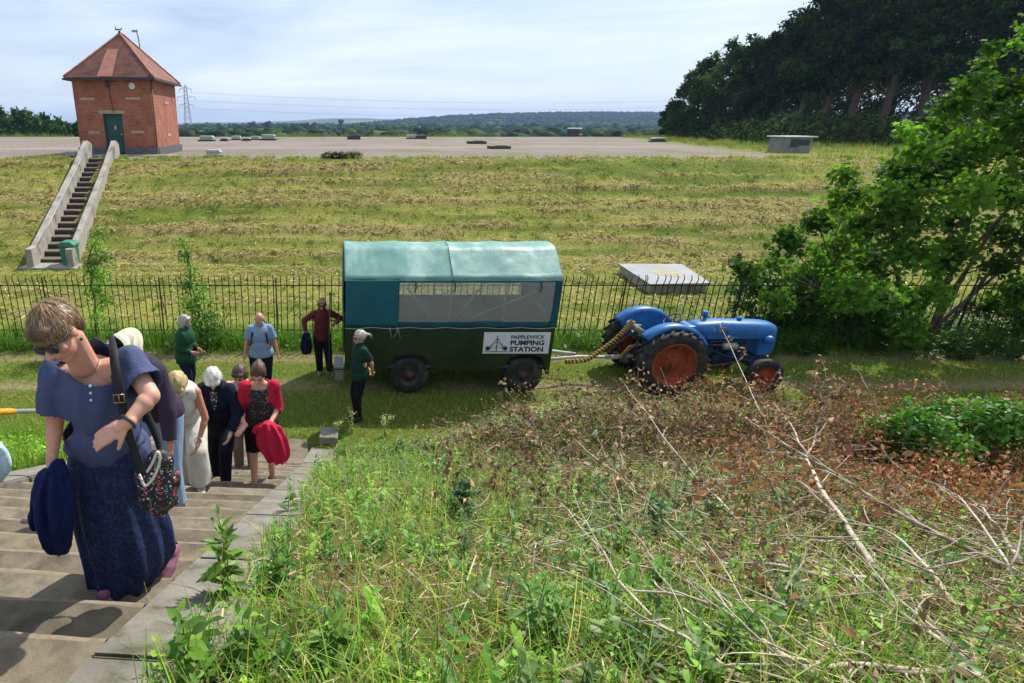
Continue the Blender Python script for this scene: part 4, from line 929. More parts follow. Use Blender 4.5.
# nose cowl with grille and headlights
m = MB(); m.prism([(1.98, .62), (2.26, .62), (2.31, .8), (2.3, 1.05), (1.98, 1.05)], .44, (0, 0, 0), (1, 0, 0), (0, 0, 1), .03); gc = m.build('radiator_cowl', M_BLUE, ta)
m = MB()
for k in range(7): m.box((2.315, 0, .7+k*.05), (.012, .34, .018))
m.build('grille', M_DARK, gc)
for sy in (-1, 1):
    lp = MB().lathe([(0, -.09), (.05, -.085), (.085, -.03), (.09, .03), (.085, .045)], (2.08, sy*.31, .99), 'x', 18).build('headlight', M_BLUE, ta); MB().lathe([(0, .05), (.08, .046), (.08, .04)], (2.08, sy*.31, .99), 'x', 18).build('lens', M_GLASSD, lp)
    MB().cyl((2.08, sy*.2, .98), (2.08, sy*.3, .98), .015, n=6).build('lamp_bracket', M_DARK, ta)
m = MB(); m.box((2.0, 0, .52), (.5, .26, .14), None, .03); m.cyl((1.92, -.56, .42), (1.92, .56, .42), .035); m.box((1.92, 0, .44), (.12, .5, .1))
for sy in (-1, 1): m.cyl((1.92, sy*.53, .36), (1.92, sy*.53, .6), .03)
m.tube([(1.92, -.5, .58), (1.3, -.36, .66), (.8, -.26, .85)], .016, 6); m.tube([(1.92, .5, .58), (1.3, .36, .66), (.8, .26, .85)], .016, 6); m.build('front_axle', M_ENG, ta)
# dash, steering, seat, levers, footplates
MB().box((.6, 0, 1.08), (.18, .36, .3), None, .04).build('dashboard', M_BLUE, ta)
sw = MB().tube([(.17*math.cos(a_), .17*math.sin(a_), 0) for a_ in np.linspace(0, 2*math.pi, 29)[:-1]], .013, 6, closed=True).build('steering_wheel', M_DARK, ta); sw.location = (.28, 0, 1.32); sw.rotation_euler = (0, R(-35), 0)
m = MB(); [m.cyl((0, 0, -.01), (.165*math.cos(a_), .165*math.sin(a_), 0), .008, n=5) for a_ in (0, 2.09, 4.19)]; m.cyl((0, 0, 0), (0, 0, -.34), .016, n=8); m.build('steering_column', M_DARK, sw)
se = MB().lathe([(0, -.02), (.15, -.015), (.21, .02), (.22, .05), (.2, .04), (.14, .01), (0, 0)], (-.3, 0, .98), 'z', 20).build('seat', M_DARK, ta)
MB().tube([(-.3, 0, .96), (-.36, 0, .8), (-.2, 0, .86)], .022, 6).build('seat_spring', M_RUST, ta)
MB().cyl((-.42, -.3, 1.12), (-.42, .3, 1.14), .065, n=14).build('rolled_cushion', noisy('grey_vinyl', hexc('#5a5856'), hexc('#7a7874'), 8, .7, .3), ta)
m = MB(); m.tube([(-.42, -.2, .9), (-.62, -.22, .72), (-.75, -.25, .5)], .025, 6); m.tube([(-.42, .2, .9), (-.62, .22, .72), (-.75, .25, .5)], .025, 6); m.box((-.62, 0, .5), (.1, .5, .05)); m.tube([(-.3, 0, .5), (-.62, 0, .5), (-.7, 0, .5)], .04, 8); m.box((-.32, .1, 1.02), (.1, .1, .3)); m.build('hitch', M_RUST, ta)
MB().tube([(-.7, -.1, .55), (-.55, -.14, .8), (-.2, -.18, .86), (.0, -.22, .9)], .016, 6).build('yellow_lever', M_YEL, ta)
for sy in (-1, 1): MB().box((.55, sy*.33, .5), (.5, .22, .02)).build('footplate', M_BLUE, ta)
# ================================================================ VEGETATION
G_LIT = [hexc('#6f9a2c'), hexc('#5c8426'), hexc('#86a83c'), hexc('#4e7420'), hexc('#9aac4c')]
G_STRAW = [hexc('#a89a66'), hexc('#8c7e50'), hexc('#b8aa7a'), hexc('#786c44')]
def at_ground(x, y): return np.stack([x, y, height(x, y)-.006], -1)
def grass(name, n, x0, x1, y0, y1, h, w, cols, dens=None, wts=None, lean=(.1, .7), segs=2, label='', hpow=1.5, colf=None):
    x = rng.uniform(x0, x1, n); y = rng.uniform(y0, y1, n)
    if dens is not None:
        k = rng.random(n) < dens(x, y); x, y = x[k], y[k]; n = len(x)
    acc = SC_(); hh = h[0]+(h[1]-h[0])*rng.random(n)**hpow
    c = palette(n, cols, wts)
    if colf is not None: c = colf(x, y, c)
    blades(acc, at_ground(x, y), hh, rng.uniform(w[0], w[1], n), rng.uniform(0, 6.283, n), rng.uniform(lean[0], lean[1], n), c, segs)
    o = acc.build(name, M_GRASS, kind='stuff', label=label or None); o['category'] = 'grass'; return o
def off_stairs(x, y):
    s, t = st(x, y); return ~((t > LIN-.4) & (t < KIN+.40) & (s < 8.55))
# --- track verge
def d_path(x, y):
    s9, t9 = st(x, y)
    rut = np.exp(-((y-10.8)/.26)**2)+np.exp(-((y-12.25)/.22)**2)
    return off_stairs(x, y)*np.clip(1.05-rut*.97*(.6+.6*vnoise(x*1.3, y*2, 4)), 0, 1)*(.45+.6*fbm(x*1.5, y*1.5, 3, 6))*((t9 < KIN) | (s9 > TOE(t9)-.3))
def mixstraw(amt, sc=(.9, .9), seed=2, col=np.array(hexc('#b09a62'))):
    def f(x, y, c):
        m = sstep(.45, .62, fbm(x*sc[0], y*sc[1], 4, seed))*amt; m = m*(rng.random(len(x)) < .8)
        return c*(1-m[:, None])+col*m[:, None]*(.8+.4*rng.random((len(x), 1)))
    return f
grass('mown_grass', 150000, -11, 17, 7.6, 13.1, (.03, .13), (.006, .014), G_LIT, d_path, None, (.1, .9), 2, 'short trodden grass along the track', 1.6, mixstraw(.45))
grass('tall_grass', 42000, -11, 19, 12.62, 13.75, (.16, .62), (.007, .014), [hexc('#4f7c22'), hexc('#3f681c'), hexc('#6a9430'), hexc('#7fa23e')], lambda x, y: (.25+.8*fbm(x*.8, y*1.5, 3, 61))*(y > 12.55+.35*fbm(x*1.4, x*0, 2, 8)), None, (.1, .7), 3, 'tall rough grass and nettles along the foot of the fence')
# --- field and reservoir bank
def d_field(x, y):
    return np.where(y < 30.9, .5+.5*fbm(x*.6, y*1.4, 3, 15), .12)
def c_field(x, y, c):
    rows = fbm(x*.16, y*1.25, 5, 13); m = sstep(.45, .56, rowf(x, y)); m = m*(.3+.65*sstep(18, 23, y))
    m = np.where(rng.random(len(x)) < m, 1, .1)[:, None]; s_ = np.array(G_STRAW)[rng.integers(0, 4, len(x))]*(.8+.35*rng.random((len(x), 1)))
    return c*(1-m)+s_*m
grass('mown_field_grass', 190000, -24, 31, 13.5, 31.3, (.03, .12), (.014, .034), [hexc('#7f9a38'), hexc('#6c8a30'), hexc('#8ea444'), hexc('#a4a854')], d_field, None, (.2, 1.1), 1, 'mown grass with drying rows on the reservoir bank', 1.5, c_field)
# cut hay lying in rows
n = 60000; x = rng.uniform(-24, 31, n); y = rng.uniform(15, 31.2, n); rw = rowf(x, y); k = (rw > .52) | (rng.random(n) < .08); x, y = x[k], y[k]; n = len(x)
acc = SC_(); pos = at_ground(x, y)+np.array([0, 0, .03])
inst(acc, [(-.5, -.12, 0), (.5, -.12, .1), (.5, .12, .14), (-.5, .12, .02)], [(0, 1, 2, 3)], pos, rotm(rng.uniform(0, 6.28, n), rng.uniform(-.5, .5, n), rng.uniform(-.4, .4, n)), np.stack([rng.uniform(.08, .3, n), rng.uniform(.06, .16, n), np.full(n, .2)], -1), palette(n, G_STRAW+[hexc('#74683c')], None, .2))
acc.build('cut_hay', M_DRY, kind='stuff', label='dry cut hay lying in rows on the bank')['category'] = 'hay'
# rough tufts
def tufts(name, label, n, x0, x1, y0, y1, hr, rr, cols, pf=None, per=26):
    x = rng.uniform(x0, x1, n); y = rng.uniform(y0, y1, n)
    if pf is not None: k = pf(x, y); x, y = x[k], y[k]; n = len(x)
    R_ = rng.uniform(*rr, n); hs = rng.uniform(*hr, n); xx = np.repeat(x, per)+rng.normal(0, 1, n*per)*np.repeat(R_, per)*.5; yy = np.repeat(y, per)+rng.normal(0, 1, n*per)*np.repeat(R_, per)*.5
    acc = SC_(); N_ = n*per; blades(acc, at_ground(xx, yy), np.repeat(hs, per)*rng.uniform(.5, 1.1, N_), rng.uniform(.012, .03, N_), rng.uniform(0, 6.28, N_), rng.uniform(.1, .8, N_), palette(N_, cols), 2)
    acc.build(name, M_GRASS, kind='stuff', label=label)['category'] = 'grass'
tufts('rough_tuft', 'darker rough tufts scattered over the bank', 2600, -20, 30, 14, 31, (.06, .17), (.12, .4), [hexc('#587a28'), hexc('#4a6a24'), hexc('#6f8a34')], lambda x, y: rowf(x, y) < .49)
tufts('crest_grass', 'uneven grass tufts along the crest and gravel edge', 420, -24, 30, 31.1, 32.1, (.1, .34), (.08, .3), [hexc('#6f8a34'), hexc('#8c9644'), hexc('#a89c5c')], None)
tufts('gravel_edge_grass', 'long grass between gravel and wood', 1500, 24, 60, 32, 84, (.25, .7), (.3, .8), [hexc('#5f7a30'), hexc('#6f8440'), hexc('#8c8450')], lambda x, y: (x > 25+np.clip((y-30)*.28, 0, 60)) & ~((x > 27.2) & (x < 31) & (y > 33.5) & (y < 38)))
tufts('plateau_edge_grass', 'rough grass on the far rim of the gravel', 1300, -80, 45, 83.5, 90, (.3, 1.0), (.4, 1.0), [hexc('#4f6e2c'), hexc('#5f7c34'), hexc('#7d8c48')], lambda x, y: fbm(x*.07, y*0, 3, 9) > .42)
# --- near bank, right of the kerb
def right_bank(x, y): s, t = st(x, y); return (t > KIN+.20+.16*vnoise(y*3, x*0, 6)) & (s < TOE(t))
def brush(x, y): # 0..1 how much cut brush lies here
    s, t = st(x, y); b_ = sstep(.7, 2.9, x-.05*(y-4)+2.2*(fbm(x*.9, y*.9, 3, 33)-.5)); return b_*sstep(TOE(t), TOE(t)-.5, s)
def orange(x, y): return sstep(.60, .70, x/(y+1.3)+.35*(fbm(x, y, 3, 35)-.5))*sstep(3.0, 4.2, y+1.5*(fbm(x*1.2, y*1.2, 3, 36)-.5))
def d_bank(x, y): return right_bank(x, y)*(1-.72*brush(x, y))*(.25+.95*sstep(.3, .6, fbm(x*1.6, y*1.6, 4, 37)))
def c_bank(x, y, c):
    m = sstep(.48, .66, fbm(x*2.1, y*2.1, 3, 39))*.4; m = np.where(rng.random(len(x)) < m, .85, 0)[:, None]
    s_ = np.array(G_STRAW)[rng.integers(0, 4, len(x))]; return c*(1-m)+s_*m
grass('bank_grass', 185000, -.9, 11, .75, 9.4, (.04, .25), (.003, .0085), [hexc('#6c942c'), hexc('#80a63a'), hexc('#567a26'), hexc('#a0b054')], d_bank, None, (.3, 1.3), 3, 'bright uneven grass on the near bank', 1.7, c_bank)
grass('seeding_grass', 4200, -.7, 9, 1.0, 9.2, (.3, .62), (.0022, .004), [hexc('#b8ae6c'), hexc('#9cae50'), hexc('#c8bc84')], lambda x, y: d_bank(x, y)*.6, None, (.1, .5), 3, 'thin seeding grass stalks on the near bank', 1.2)
grass('left_bank_grass', 60000, -9, -3.4, 3, 8.8, (.05, .3), (.006, .013), G_LIT, lambda x, y: (st(x, y)[1] < LIN-.36)*(.4+.6*fbm(x*1.5, y*1.5, 3, 43)), None, (.1, .9), 2, 'bright grass on the bank left of the steps', 1.6)
# litter: straw, bark bits
def litter(name, label, n, x0, x1, y0, y1, dens, ln, wd, cols, lift, mat=M_DRY, tilt=.35):
    x = rng.uniform(x0, x1, n); y = rng.uniform(y0, y1, n); k = rng.random(n) < dens(x, y); x, y = x[k], y[k]; n = len(x); acc = SC_()
    pos = at_ground(x, y); pos[:, 2] += .01+lift*rng.random(n)**2
    inst(acc, [(-.5, -.5, 0), (.5, -.5, .06), (.5, .5, .06), (-.5, .5, 0)], [(0, 1, 2, 3)], pos, rotm(rng.uniform(0, 6.28, n), rng.uniform(-.8, .8, n), rng.uniform(-tilt, tilt, n)), np.stack([rng.uniform(*ln, n), rng.uniform(*wd, n), rng.uniform(*ln, n)], -1), palette(n, cols, None, .22))
    acc.build(name, mat, kind='stuff', label=label)['category'] = 'litter'
litter('straw_litter', 'dry straw and stalk bits over the near bank', 70000, -.8, 12, .75, 9.3, lambda x, y: right_bank(x, y)*(.35+.6*brush(x, y)), (.04, .2), (.003, .008), [hexc('#a89474'), hexc('#c8b896'), hexc('#7c6850'), hexc('#94805e')], .1)
def curled(name, label, n, area, dens, size, cols, lift, mat=M_DRY):
    x0, x1, y0, y1 = area; x = rng.uniform(x0, x1, n); y = rng.uniform(y0, y1, n); k = rng.random(n) < dens(x, y); x, y = x[k], y[k]; n = len(x); acc = SC_()
    pos = at_ground(x, y); pos[:, 2] += .015+lift*rng.random(n)**1.4*(.3+1.3*sstep(.35, .65, fbm(x*1.9, y*1.9, 3, 99))); tv = np.array(LEAF_V)*[1, 1, 3.2]
    inst(acc, tv, LEAF_F, pos, rotm(rng.uniform(0, 6.28, n), rng.uniform(-1.2, 1.2, n), rng.uniform(-1.2, 1.2, n)), rng.uniform(*size, n), palette(n, cols, None, .25))
    acc.build(name, mat, kind='stuff', label=label)['category'] = 'leaves'
curled('brown_leaves', 'curled brown leaves among the cut brush', 70000, (.3, 12, .8, 9.2), lambda x, y: right_bank(x, y)*brush(x, y)*(.12+.88*sstep(.42, .58, fbm(x*1.4, y*1.4, 3, 45)))*(.3+.7*sstep(1.5, 4, y)), (.022, .05), [hexc('#8c6e54'), hexc('#6c543e'), hexc('#a88c6c'), hexc('#9a8062')], .34)
curled('rust_leaves', 'rust orange dead leaves on the cut branches', 110000, (2.0, 13, 2.6, 9.2), lambda x, y: orange(x, y)*(.15+.85*sstep(.42, .58, fbm(x*1.8, y*1.8, 3, 47))), (.025, .055), [hexc('#a87050'), hexc('#96603e'), hexc('#bc8660'), hexc('#80543c')], .42)
# broad weeds
def weeds(name, label, n, area, dens, hr, lf, cols, tv=LEAF_V, tf=LEAF_F, lay=(3, 7), tilt=(.1, .7), mat=M_LEAF):
    x0, x1, y0, y1 = area; x = rng.uniform(x0, x1, n); y = rng.uniform(y0, y1, n); k = rng.random(n) < dens(x, y); x, y = x[k], y[k]; n = len(x)
    z = height(x, y); P_ = []; Yw = []; Ti = []; Sz = []; Cc_ = []; acc = SC_(); stem = []
    base = palette(n, cols, None, .15)
    for i in range(n):
        h = random.uniform(*hr); L_ = random.randint(*lay); lx, ly = random.uniform(-.25, .25), random.uniform(-.25, .25); a = random.uniform(0, 6.28); ls = random.uniform(*lf)
        for j in range(L_):
            f = (j+.6)/L_
            for q in range(2 if tv is not LOBE_V else 3):
                a += 3.14 if q and tv is not LOBE_V else 2.2
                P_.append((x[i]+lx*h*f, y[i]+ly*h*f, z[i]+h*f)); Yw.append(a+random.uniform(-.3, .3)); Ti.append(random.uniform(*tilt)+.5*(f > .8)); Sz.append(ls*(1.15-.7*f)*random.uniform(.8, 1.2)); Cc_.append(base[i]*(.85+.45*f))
            a += 1.4
        stem.append((x[i], y[i], z[i], lx, ly, h))
    P_ = np.array(P_); m_ = len(P_)
    inst(acc, tv, tf, P_, rotm(np.array(Yw), np.array(Ti), rng.uniform(-.4, .4, m_)), np.array(Sz), np.array(Cc_))
    s_ = np.array(stem); yw = np.arctan2(s_[:, 4], s_[:, 3]); ln_ = np.hypot(s_[:, 3], s_[:, 4])
    blades(acc, s_[:, :3], s_[:, 5]*1.02, np.full(len(s_), .006), yw, ln_, base*.8, 2); blades(acc, s_[:, :3], s_[:, 5]*1.02, np.full(len(s_), .006), yw+1.57, ln_*.02, base*.8, 2)
    acc.build(name, mat, kind='stuff', label=label)['category'] = 'weeds'
GW = [hexc('#5f8c34'), hexc('#4c7a2c'), hexc('#76a040'), hexc('#3f6a28')]
GB = [hexc('#5c7448'), hexc('#4c663c'), hexc('#6f8656'), hexc('#405834')]
weeds('nettles', 'leafy green nettles and seedlings on the near bank', 2400, (-.8, 11, .9, 9.2), lambda x, y: right_bank(x, y)*(.15+.7*sstep(.4, .6, fbm(x*1.3, y*1.3, 3, 49)))*(1-.5*brush(x, y)), (.1, .36), (.05, .1), GW)
weeds('grey_green_regrowth', 'grey green broad leaved regrowth between the cut stems', 1000, (.5, 11, 1.2, 9.0), lambda x, y: right_bank(x, y)*sstep(.42, .58, fbm(x*.8+3, y*.8, 3, 55))*(1-.75*orange(x, y)), (.1, .3), (.05, .095), GB)
weeds('verge_weeds', 'broad leaved weeds at the fence foot', 900, (-10, 18, 12.6, 13.8), lambda x, y: .25+.75*fbm(x*.5, y, 3, 57), (.2, .65), (.09, .16), [hexc('#4a7026'), hexc('#3c6020'), hexc('#5d8430')])
weeds('left_bank_weeds', 'leafy weeds left of the steps', 700, (-8, -3.5, 3.4, 8.4), lambda x, y: (st(x, y)[1] < LIN-.42)*1.0, (.1, .3), (.05, .1), [hexc('#76a336'), hexc('#5f8c2c'), hexc('#8cb444')])
weeds('shaded_undergrowth', 'dark low undergrowth beneath the bent tree', 900, (8, 19, 12.0, 14.6), lambda x, y: .3+.7*fbm(x*.5, y, 3, 58), (.25, .9), (.1, .2), [hexc('#35561e'), hexc('#2c4a1a'), hexc('#436626')])  # fence weed greens darkened, so the tree's shade is put into the colour
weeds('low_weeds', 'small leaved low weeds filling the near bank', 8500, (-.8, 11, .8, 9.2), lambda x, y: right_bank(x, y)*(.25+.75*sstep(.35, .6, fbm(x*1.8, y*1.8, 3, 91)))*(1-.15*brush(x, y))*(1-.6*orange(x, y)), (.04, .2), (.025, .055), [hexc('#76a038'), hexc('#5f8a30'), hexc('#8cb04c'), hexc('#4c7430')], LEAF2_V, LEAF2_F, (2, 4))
# twigs everywhere in the brush
def twig_path(p, d, ln, n=5, wig=.12, sag=.0):
    pts = [Vector(p)]; d = Vector(d).normalized()
    for i in range(n):
        d = (d+Vector((random.gauss(0, wig), random.gauss(0, wig), random.gauss(0, wig)-sag))).normalized(); pts.append(pts[-1]+d*ln/n)
    return pts
cands = np.stack([rng.uniform(.4, 11, 4200), rng.uniform(1.6, 9.1, 4200)], -1); cands = cands[rng.random(4200) < brush(cands[:, 0], cands[:, 1])]; cz_ = height(cands[:, 0], cands[:, 1])
m = MB(); cnt = 0
while cnt < 1900:
    if cnt >= len(cands): break
    x, y = cands[cnt]; z = cz_[cnt]; cnt += 1; a = random.gauss(-.3, 1.5); ln = random.uniform(.12, .62); tk_ = random.uniform(.5, 1.7)
    m.tube(twig_path((x, y, z+random.uniform(.01, .34)), (math.cos(a), math.sin(a), random.uniform(-.25, .3)-.494*math.sin(a)*.8), ln, 4, .1), [.0045*tk_, .0042*tk_, .0036*tk_, .003*tk_, .0018], 3, caps=False)
m.build('cut_twigs', M_DEAD, None, fix=False, kind='stuff', label='tangle of thin dry cut twigs on the near bank')['category'] = 'twigs'
# individual cut branches: (u0,v0,h0) thick end -> (u1,v1,h1) thin end, heights above ground
def gpt(u, v, up):
    r = ray(u, v); t = np.linspace(.5, 16, 1600); p = np.array(cam.location)[None]+t[:, None]*np.array(r)[None]
    hit = np.nonzero(p[:, 2] < height(p[:, 0], p[:, 1])+up)[0]; i = hit[0] if len(hit) else len(t)-1
    return Vector(p[i])
BR = [((878, 572, .05), (822, 488, .30), (798, 440, .42), (775, 405, .5), .02, 'pale bare branch standing up at the centre of the brush pile'),
      ((1015, 575, .05), (905, 515, .3), (830, 470, .45), (745, 420, .55), .014, 'long brown branch slanting up left across the rust coloured leaves'),
      ((915, 583, .04), (830, 574, .06), (760, 564, .09), (690, 560, .08), .014, 'pale branch lying level below the bare upright one'),
      ((985, 683, .03), (940, 640, .1), (905, 615, .12), (880, 598, .14), .010, 'thin straight cane pointing to the lower right corner'),
      ((1005, 645, .03), (960, 662, .06), (905, 668, .08), (850, 662, .06), .011, 'dark reddish stick near the lower right corner'),
      ((835, 683, .03), (780, 650, .1), (705, 605, .16), (600, 590, .1), .012, 'long bowed pale branch at bottom centre of the pile'),
      ((745, 683, .03), (690, 640, .1), (640, 600, .15), (560, 500, .3), .009, 'thin branch rising left from the bottom of the pile'),
      ((930, 668, .03), (850, 664, .06), (800, 662, .08), (700, 668, .05), .010, 'pale stick lying flat along the bottom edge'),
      ((1024, 560, .05), (1000, 530, .2), (985, 515, .3), (972, 500, .32), .012, 'short pale branch at the right edge of the photo'),
      ((1005, 580, .05), (995, 550, .2), (960, 500, .38), (925, 480, .4), .008, 'slender twig arching over the orange leaves at right'),
      ((745, 528, .04), (720, 500, .2), (690, 470, .35), (625, 385, .9), .009, 'thin cane with wilted leaves reaching over the tractor wheel'),
      ((776, 470, .05), (768, 440, .35), (755, 400, .7), (717, 320, 1.25), .008, 'tall bowed cane crossing in front of the blue bonnet'),
      ((805, 475, .05), (812, 440, .3), (822, 405, .6), (815, 372, .9), .011, 'forked pale stem with dead leaves right of the front wheel'),
      ((925, 470, .05), (905, 440, .2), (880, 410, .4), (862, 380, .7), .008, 'bare forked twig in front of the green bush'),
      ((640, 560, .03), (600, 552, .08), (560, 540, .1), (530, 545, .08), .009, 'short pale stick in the grass left of the pile'),
      ((730, 600, .03), (680, 580, .1), (640, 540, .2), (600, 490, .3), .010, 'brown stick slanting through the middle of the pile'),
      ((560, 470, .05), (548, 450, .2), (535, 430, .3), (520, 408, .45), .007, 'upright brown stem at the top left of the brush'),
      ((700, 520, .05), (650, 500, .15), (610, 470, .3), (575, 440, .4), .009, 'grey brown branch angled up towards the trailer wheel'),
      ((960, 610, .03), (920, 560, .2), (880, 530, .3), (830, 520, .3), .009, 'mid brown curved twig right of the pale upright branch'),
      ((690, 470, .05), (668, 445, .2), (640, 420, .4), (603, 395, .6), .008, 'thin stem with curled leaves left of the rear tractor wheel'),
      ]
wilt = SC_()
def wilted(p, n, sp, cols=[hexc('#9a7e64'), hexc('#7c6048'), hexc('#b89c7c'), hexc('#8a6e54')]):
    pos = np.array([p[:]]*n)+rng.normal(0, sp, (n, 3)); inst(wilt, np.array(LEAF_V)*[1.2, 1, 3], LEAF_F, pos, rotm(rng.uniform(0, 6.28, n), rng.uniform(-2.4, .9, n), rng.uniform(-1.3, 1.3, n)), rng.uniform(.038, .09, n), palette(n, cols, None, .2))
for i, (a, b_, c, d, r, lab) in enumerate(BR):
    P4 = [gpt(*q) for q in (a, b_, c, d)]
    ctrl = [pol(P4, k) for k in [j/14 for j in range(15)]]
    ctrl = [p+Vector((mnoise.noise(p*3), mnoise.noise(p*3+Vector((9, 0, 0))), mnoise.noise(p*3+Vector((0, 9, 0)))))*.035 for p in ctrl]
    o0 = ctrl[0].copy(); m = MB(); r *= 1.35 if i else 1.0; m.tube([p-o0 for p in ctrl], [r*(1-.74*j/14) for j in range(15)], 7)
    br = m.build('dead_branch', M_PALE if i not in (1, 4, 15, 16) else M_DEAD, None, label=lab, cat='branch', group='cut branches of the brush pile'); br.location = o0
    tw = MB()
    for j in range(3, 14):
        if random.random() < .75:
            d0 = (ctrl[j]-ctrl[j-1]).normalized(); sd = d0.cross(Vector((0, 0, 1))).normalized()*random.choice((-1, 1)); pp = twig_path(ctrl[j]-o0, d0+sd*random.uniform(.3, 1)+Vector((0, 0, random.uniform(0, .5))), random.uniform(.12, .5), 5, .16)
            tw.tube(pp, [r*.35, r*.3, r*.25, r*.2, r*.15, r*.08], 4)
            if i in (10, 11, 12, 16, 19, 2, 0, 17) and random.random() < .6: wilted(pp[-1]+o0, 7, .03)
    tw.build('side_twigs', M_PALE, br, kind='stuff')
    if i in (10, 11, 12, 16, 19):
        for j in (8, 10, 12, 13, 14): wilted(ctrl[j], 9, .035)
# upright dead stems with wilted leaves at the top of the bank
m = MB()
for i in range(170):
    if i < 45: u, v = random.uniform(440, 700), random.uniform(415, 500)
    elif i < 120: u, v = random.uniform(560, 860), random.uniform(392, 445)
    else: u, v = random.uniform(700, 1000), random.uniform(430, 520)
    p = gpt(u, v+25, 0); hgt = random.uniform(.3, .65)*(1.35 if 45 <= i < 120 else 1); pp = twig_path(p, (random.gauss(-.1, .35), random.gauss(.1, .3), 1), hgt, 5, .12); m.tube(pp, [.005, .0045, .004, .0035, .003, .002], 4)
    for q in pp[2:]: wilted(q, random.randint(2, 6), .065, [hexc('#947a60'), hexc('#745a44'), hexc('#b09474'), hexc('#64503c')] if i < 120 else [hexc('#b07c58'), hexc('#9c6c4c'), hexc('#a08464')])
m.build('dead_stems', M_DEAD, None, fix=False, kind='stuff', label='upright dead stems along the top of the brush')['category'] = 'stems'
wilt.build('wilted_leaves', M_DRY, None, kind='stuff', label='curled wilted brown leaves hanging on the cut stems')['category'] = 'leaves'

# plants at the kerb and on the bank, each its own thing
def stalk_plant(loc, h, nst_, leafl, label, cols, name='willowherb_plant', cat='plant', spread=.25, wide=.55, flower=None, group='leafy plants growing by the kerb'):
    loc = Vector(loc); e = empty(name, loc, label=label, cat=cat, group=group); m = MB(); acc = SC_()
    for k in range(nst_):
        a = random.uniform(0, 6.28); sp = random.uniform(0, spread); hh = h*random.uniform(.65, 1); pts = []
        for j in range(9):
            f = j/8; pts.append(Vector((math.cos(a)*sp*hh*f**1.3+.01*math.sin(j+k), math.sin(a)*sp*hh*f**1.3, hh*f)))
        m.tube(pts, [.005*(1-.6*j/8) for j in range(9)], 5)
        nl = int(hh/.022); P_ = []; Yw = []; Ti = []; Sz = []
        for q in range(nl):
            f = .12+.88*q/nl; i0 = min(int(f*8), 7); p = pts[i0].lerp(pts[i0+1], f*8-i0); P_.append(p[:]); Yw.append(q*2.4+random.uniform(-.3, .3)); Ti.append(-.1+1.0*f**2+random.uniform(-.2, .2)); Sz.append(leafl*(1.1-.62*f**2)*random.uniform(.75, 1.1))
        P_ = np.array(P_); inst(acc, np.array(LEAF_V)*[wide, 1, 1], LEAF_F, P_, rotm(np.array(Yw), np.array(Ti), rng.uniform(-.3, .3, nl)), np.array(Sz), palette(nl, cols, None, .12))
        if flower:
            n_ = 26; pp = np.array([pts[-1][:]]*n_)+rng.normal(0, .025, (n_, 3)); inst(acc, [(-.5, -.5, 0), (.5, -.5, 0), (.5, .5, 0), (-.5, .5, 0)], [(0, 1, 2, 3)], pp, rotm(rng.uniform(0, 6, n_), rng.uniform(-.5, .5, n_), rng.uniform(-.5, .5, n_)), rng.uniform(.008, .016, n_), palette(n_, [flower]))
    m.build('stem', M_STEM, e); acc.build('leaves', M_LEAF, e); return e
M_STEM = noisy('green_stem', hexc('#5c7a34'), hexc('#7a8c48'), 10, .6, .1)
CW = [hexc('#557a2a'), hexc('#6a9034'), hexc('#7ea044'), hexc('#456626')]
def gk(u, v): p = gpt(u, v, 0); return (p.x, p.y, p.z-.01)
stalk_plant(gk(228, 600), .50, 4, .13, 'tallest leafy plant overhanging the kerb beside the steps', CW, spread=.18, wide=.6)
stalk_plant(gk(262, 520), .28, 4, .10, 'low leafy clump on the kerb behind the tallest plant', CW)
stalk_plant(gk(196, 683), .34, 2, .10, 'broad leaved shoot at the very bottom of the kerb', CW, wide=1.1)
stalk_plant(gk(280, 590), .30, 5, .11, 'bushy dark green plant right of the tallest kerb plant', [hexc('#3f6c2c'), hexc('#4f7c34')], spread=.4)
stalk_plant(gk(250, 668), .30, 5, .09, 'leafy patch of shoots near the bottom edge by the kerb', CW, spread=.5, wide=1)
stalk_plant(gk(330, 668), .32, 6, .12, 'lush clump at the bottom edge, second from the kerb', CW, spread=.5, wide=.7)
stalk_plant(gk(462, 520), .48, 6, .12, 'dark blue-green plant in the middle of the bank', [hexc('#2f5a34'), hexc('#3f6e40'), hexc('#28502c')], spread=.35, wide=.9)
stalk_plant(gk(400, 455), .42, 4, .13, 'tall grey-green plant in front of the standing woman in dark green', [hexc('#5f7f5a'), hexc('#7c9870')], spread=.3, wide=1)
stalk_plant(gk(440, 480), .36, 5, .12, 'pale leaved plant left of the dark blue-green one', [hexc('#6f8f60'), hexc('#8ca87c')], spread=.4, wide=1)
stalk_plant(gk(620, 560), .34, 6, .11, 'fresh green plant amid the left edge of the cut brush', CW, spread=.5)
stalk_plant(gk(540, 640), .38, 6, .12, 'slender leaved clump at the bottom centre', [hexc('#54803c'), hexc('#6a944c')], spread=.5, wide=.5)
stalk_plant(gk(720, 650), .3, 6, .11, 'leafy clump under the bowed pale branch', CW, spread=.6, wide=.6)
stalk_plant(gk(655, 525), .3, 5, .10, 'dark leafed sprig in the middle of the brush', [hexc('#2f5a30'), hexc('#44743c')], spread=.5, wide=.9)
for k, (u, v, lab) in enumerate(((335, 432, 'left'), (352, 425, 'middle'), (385, 428, 'right'))):
    stalk_plant(gk(u, v+8), .42, 4, .05, '%s one of three pale flowering weeds beside the woman in dark green' % lab, [hexc('#7c9448'), hexc('#94a85c')], name='flowering_weed', cat='plant', flower=hexc('#d8cfa0'), spread=.3, group='flowering weeds at the foot of the bank')

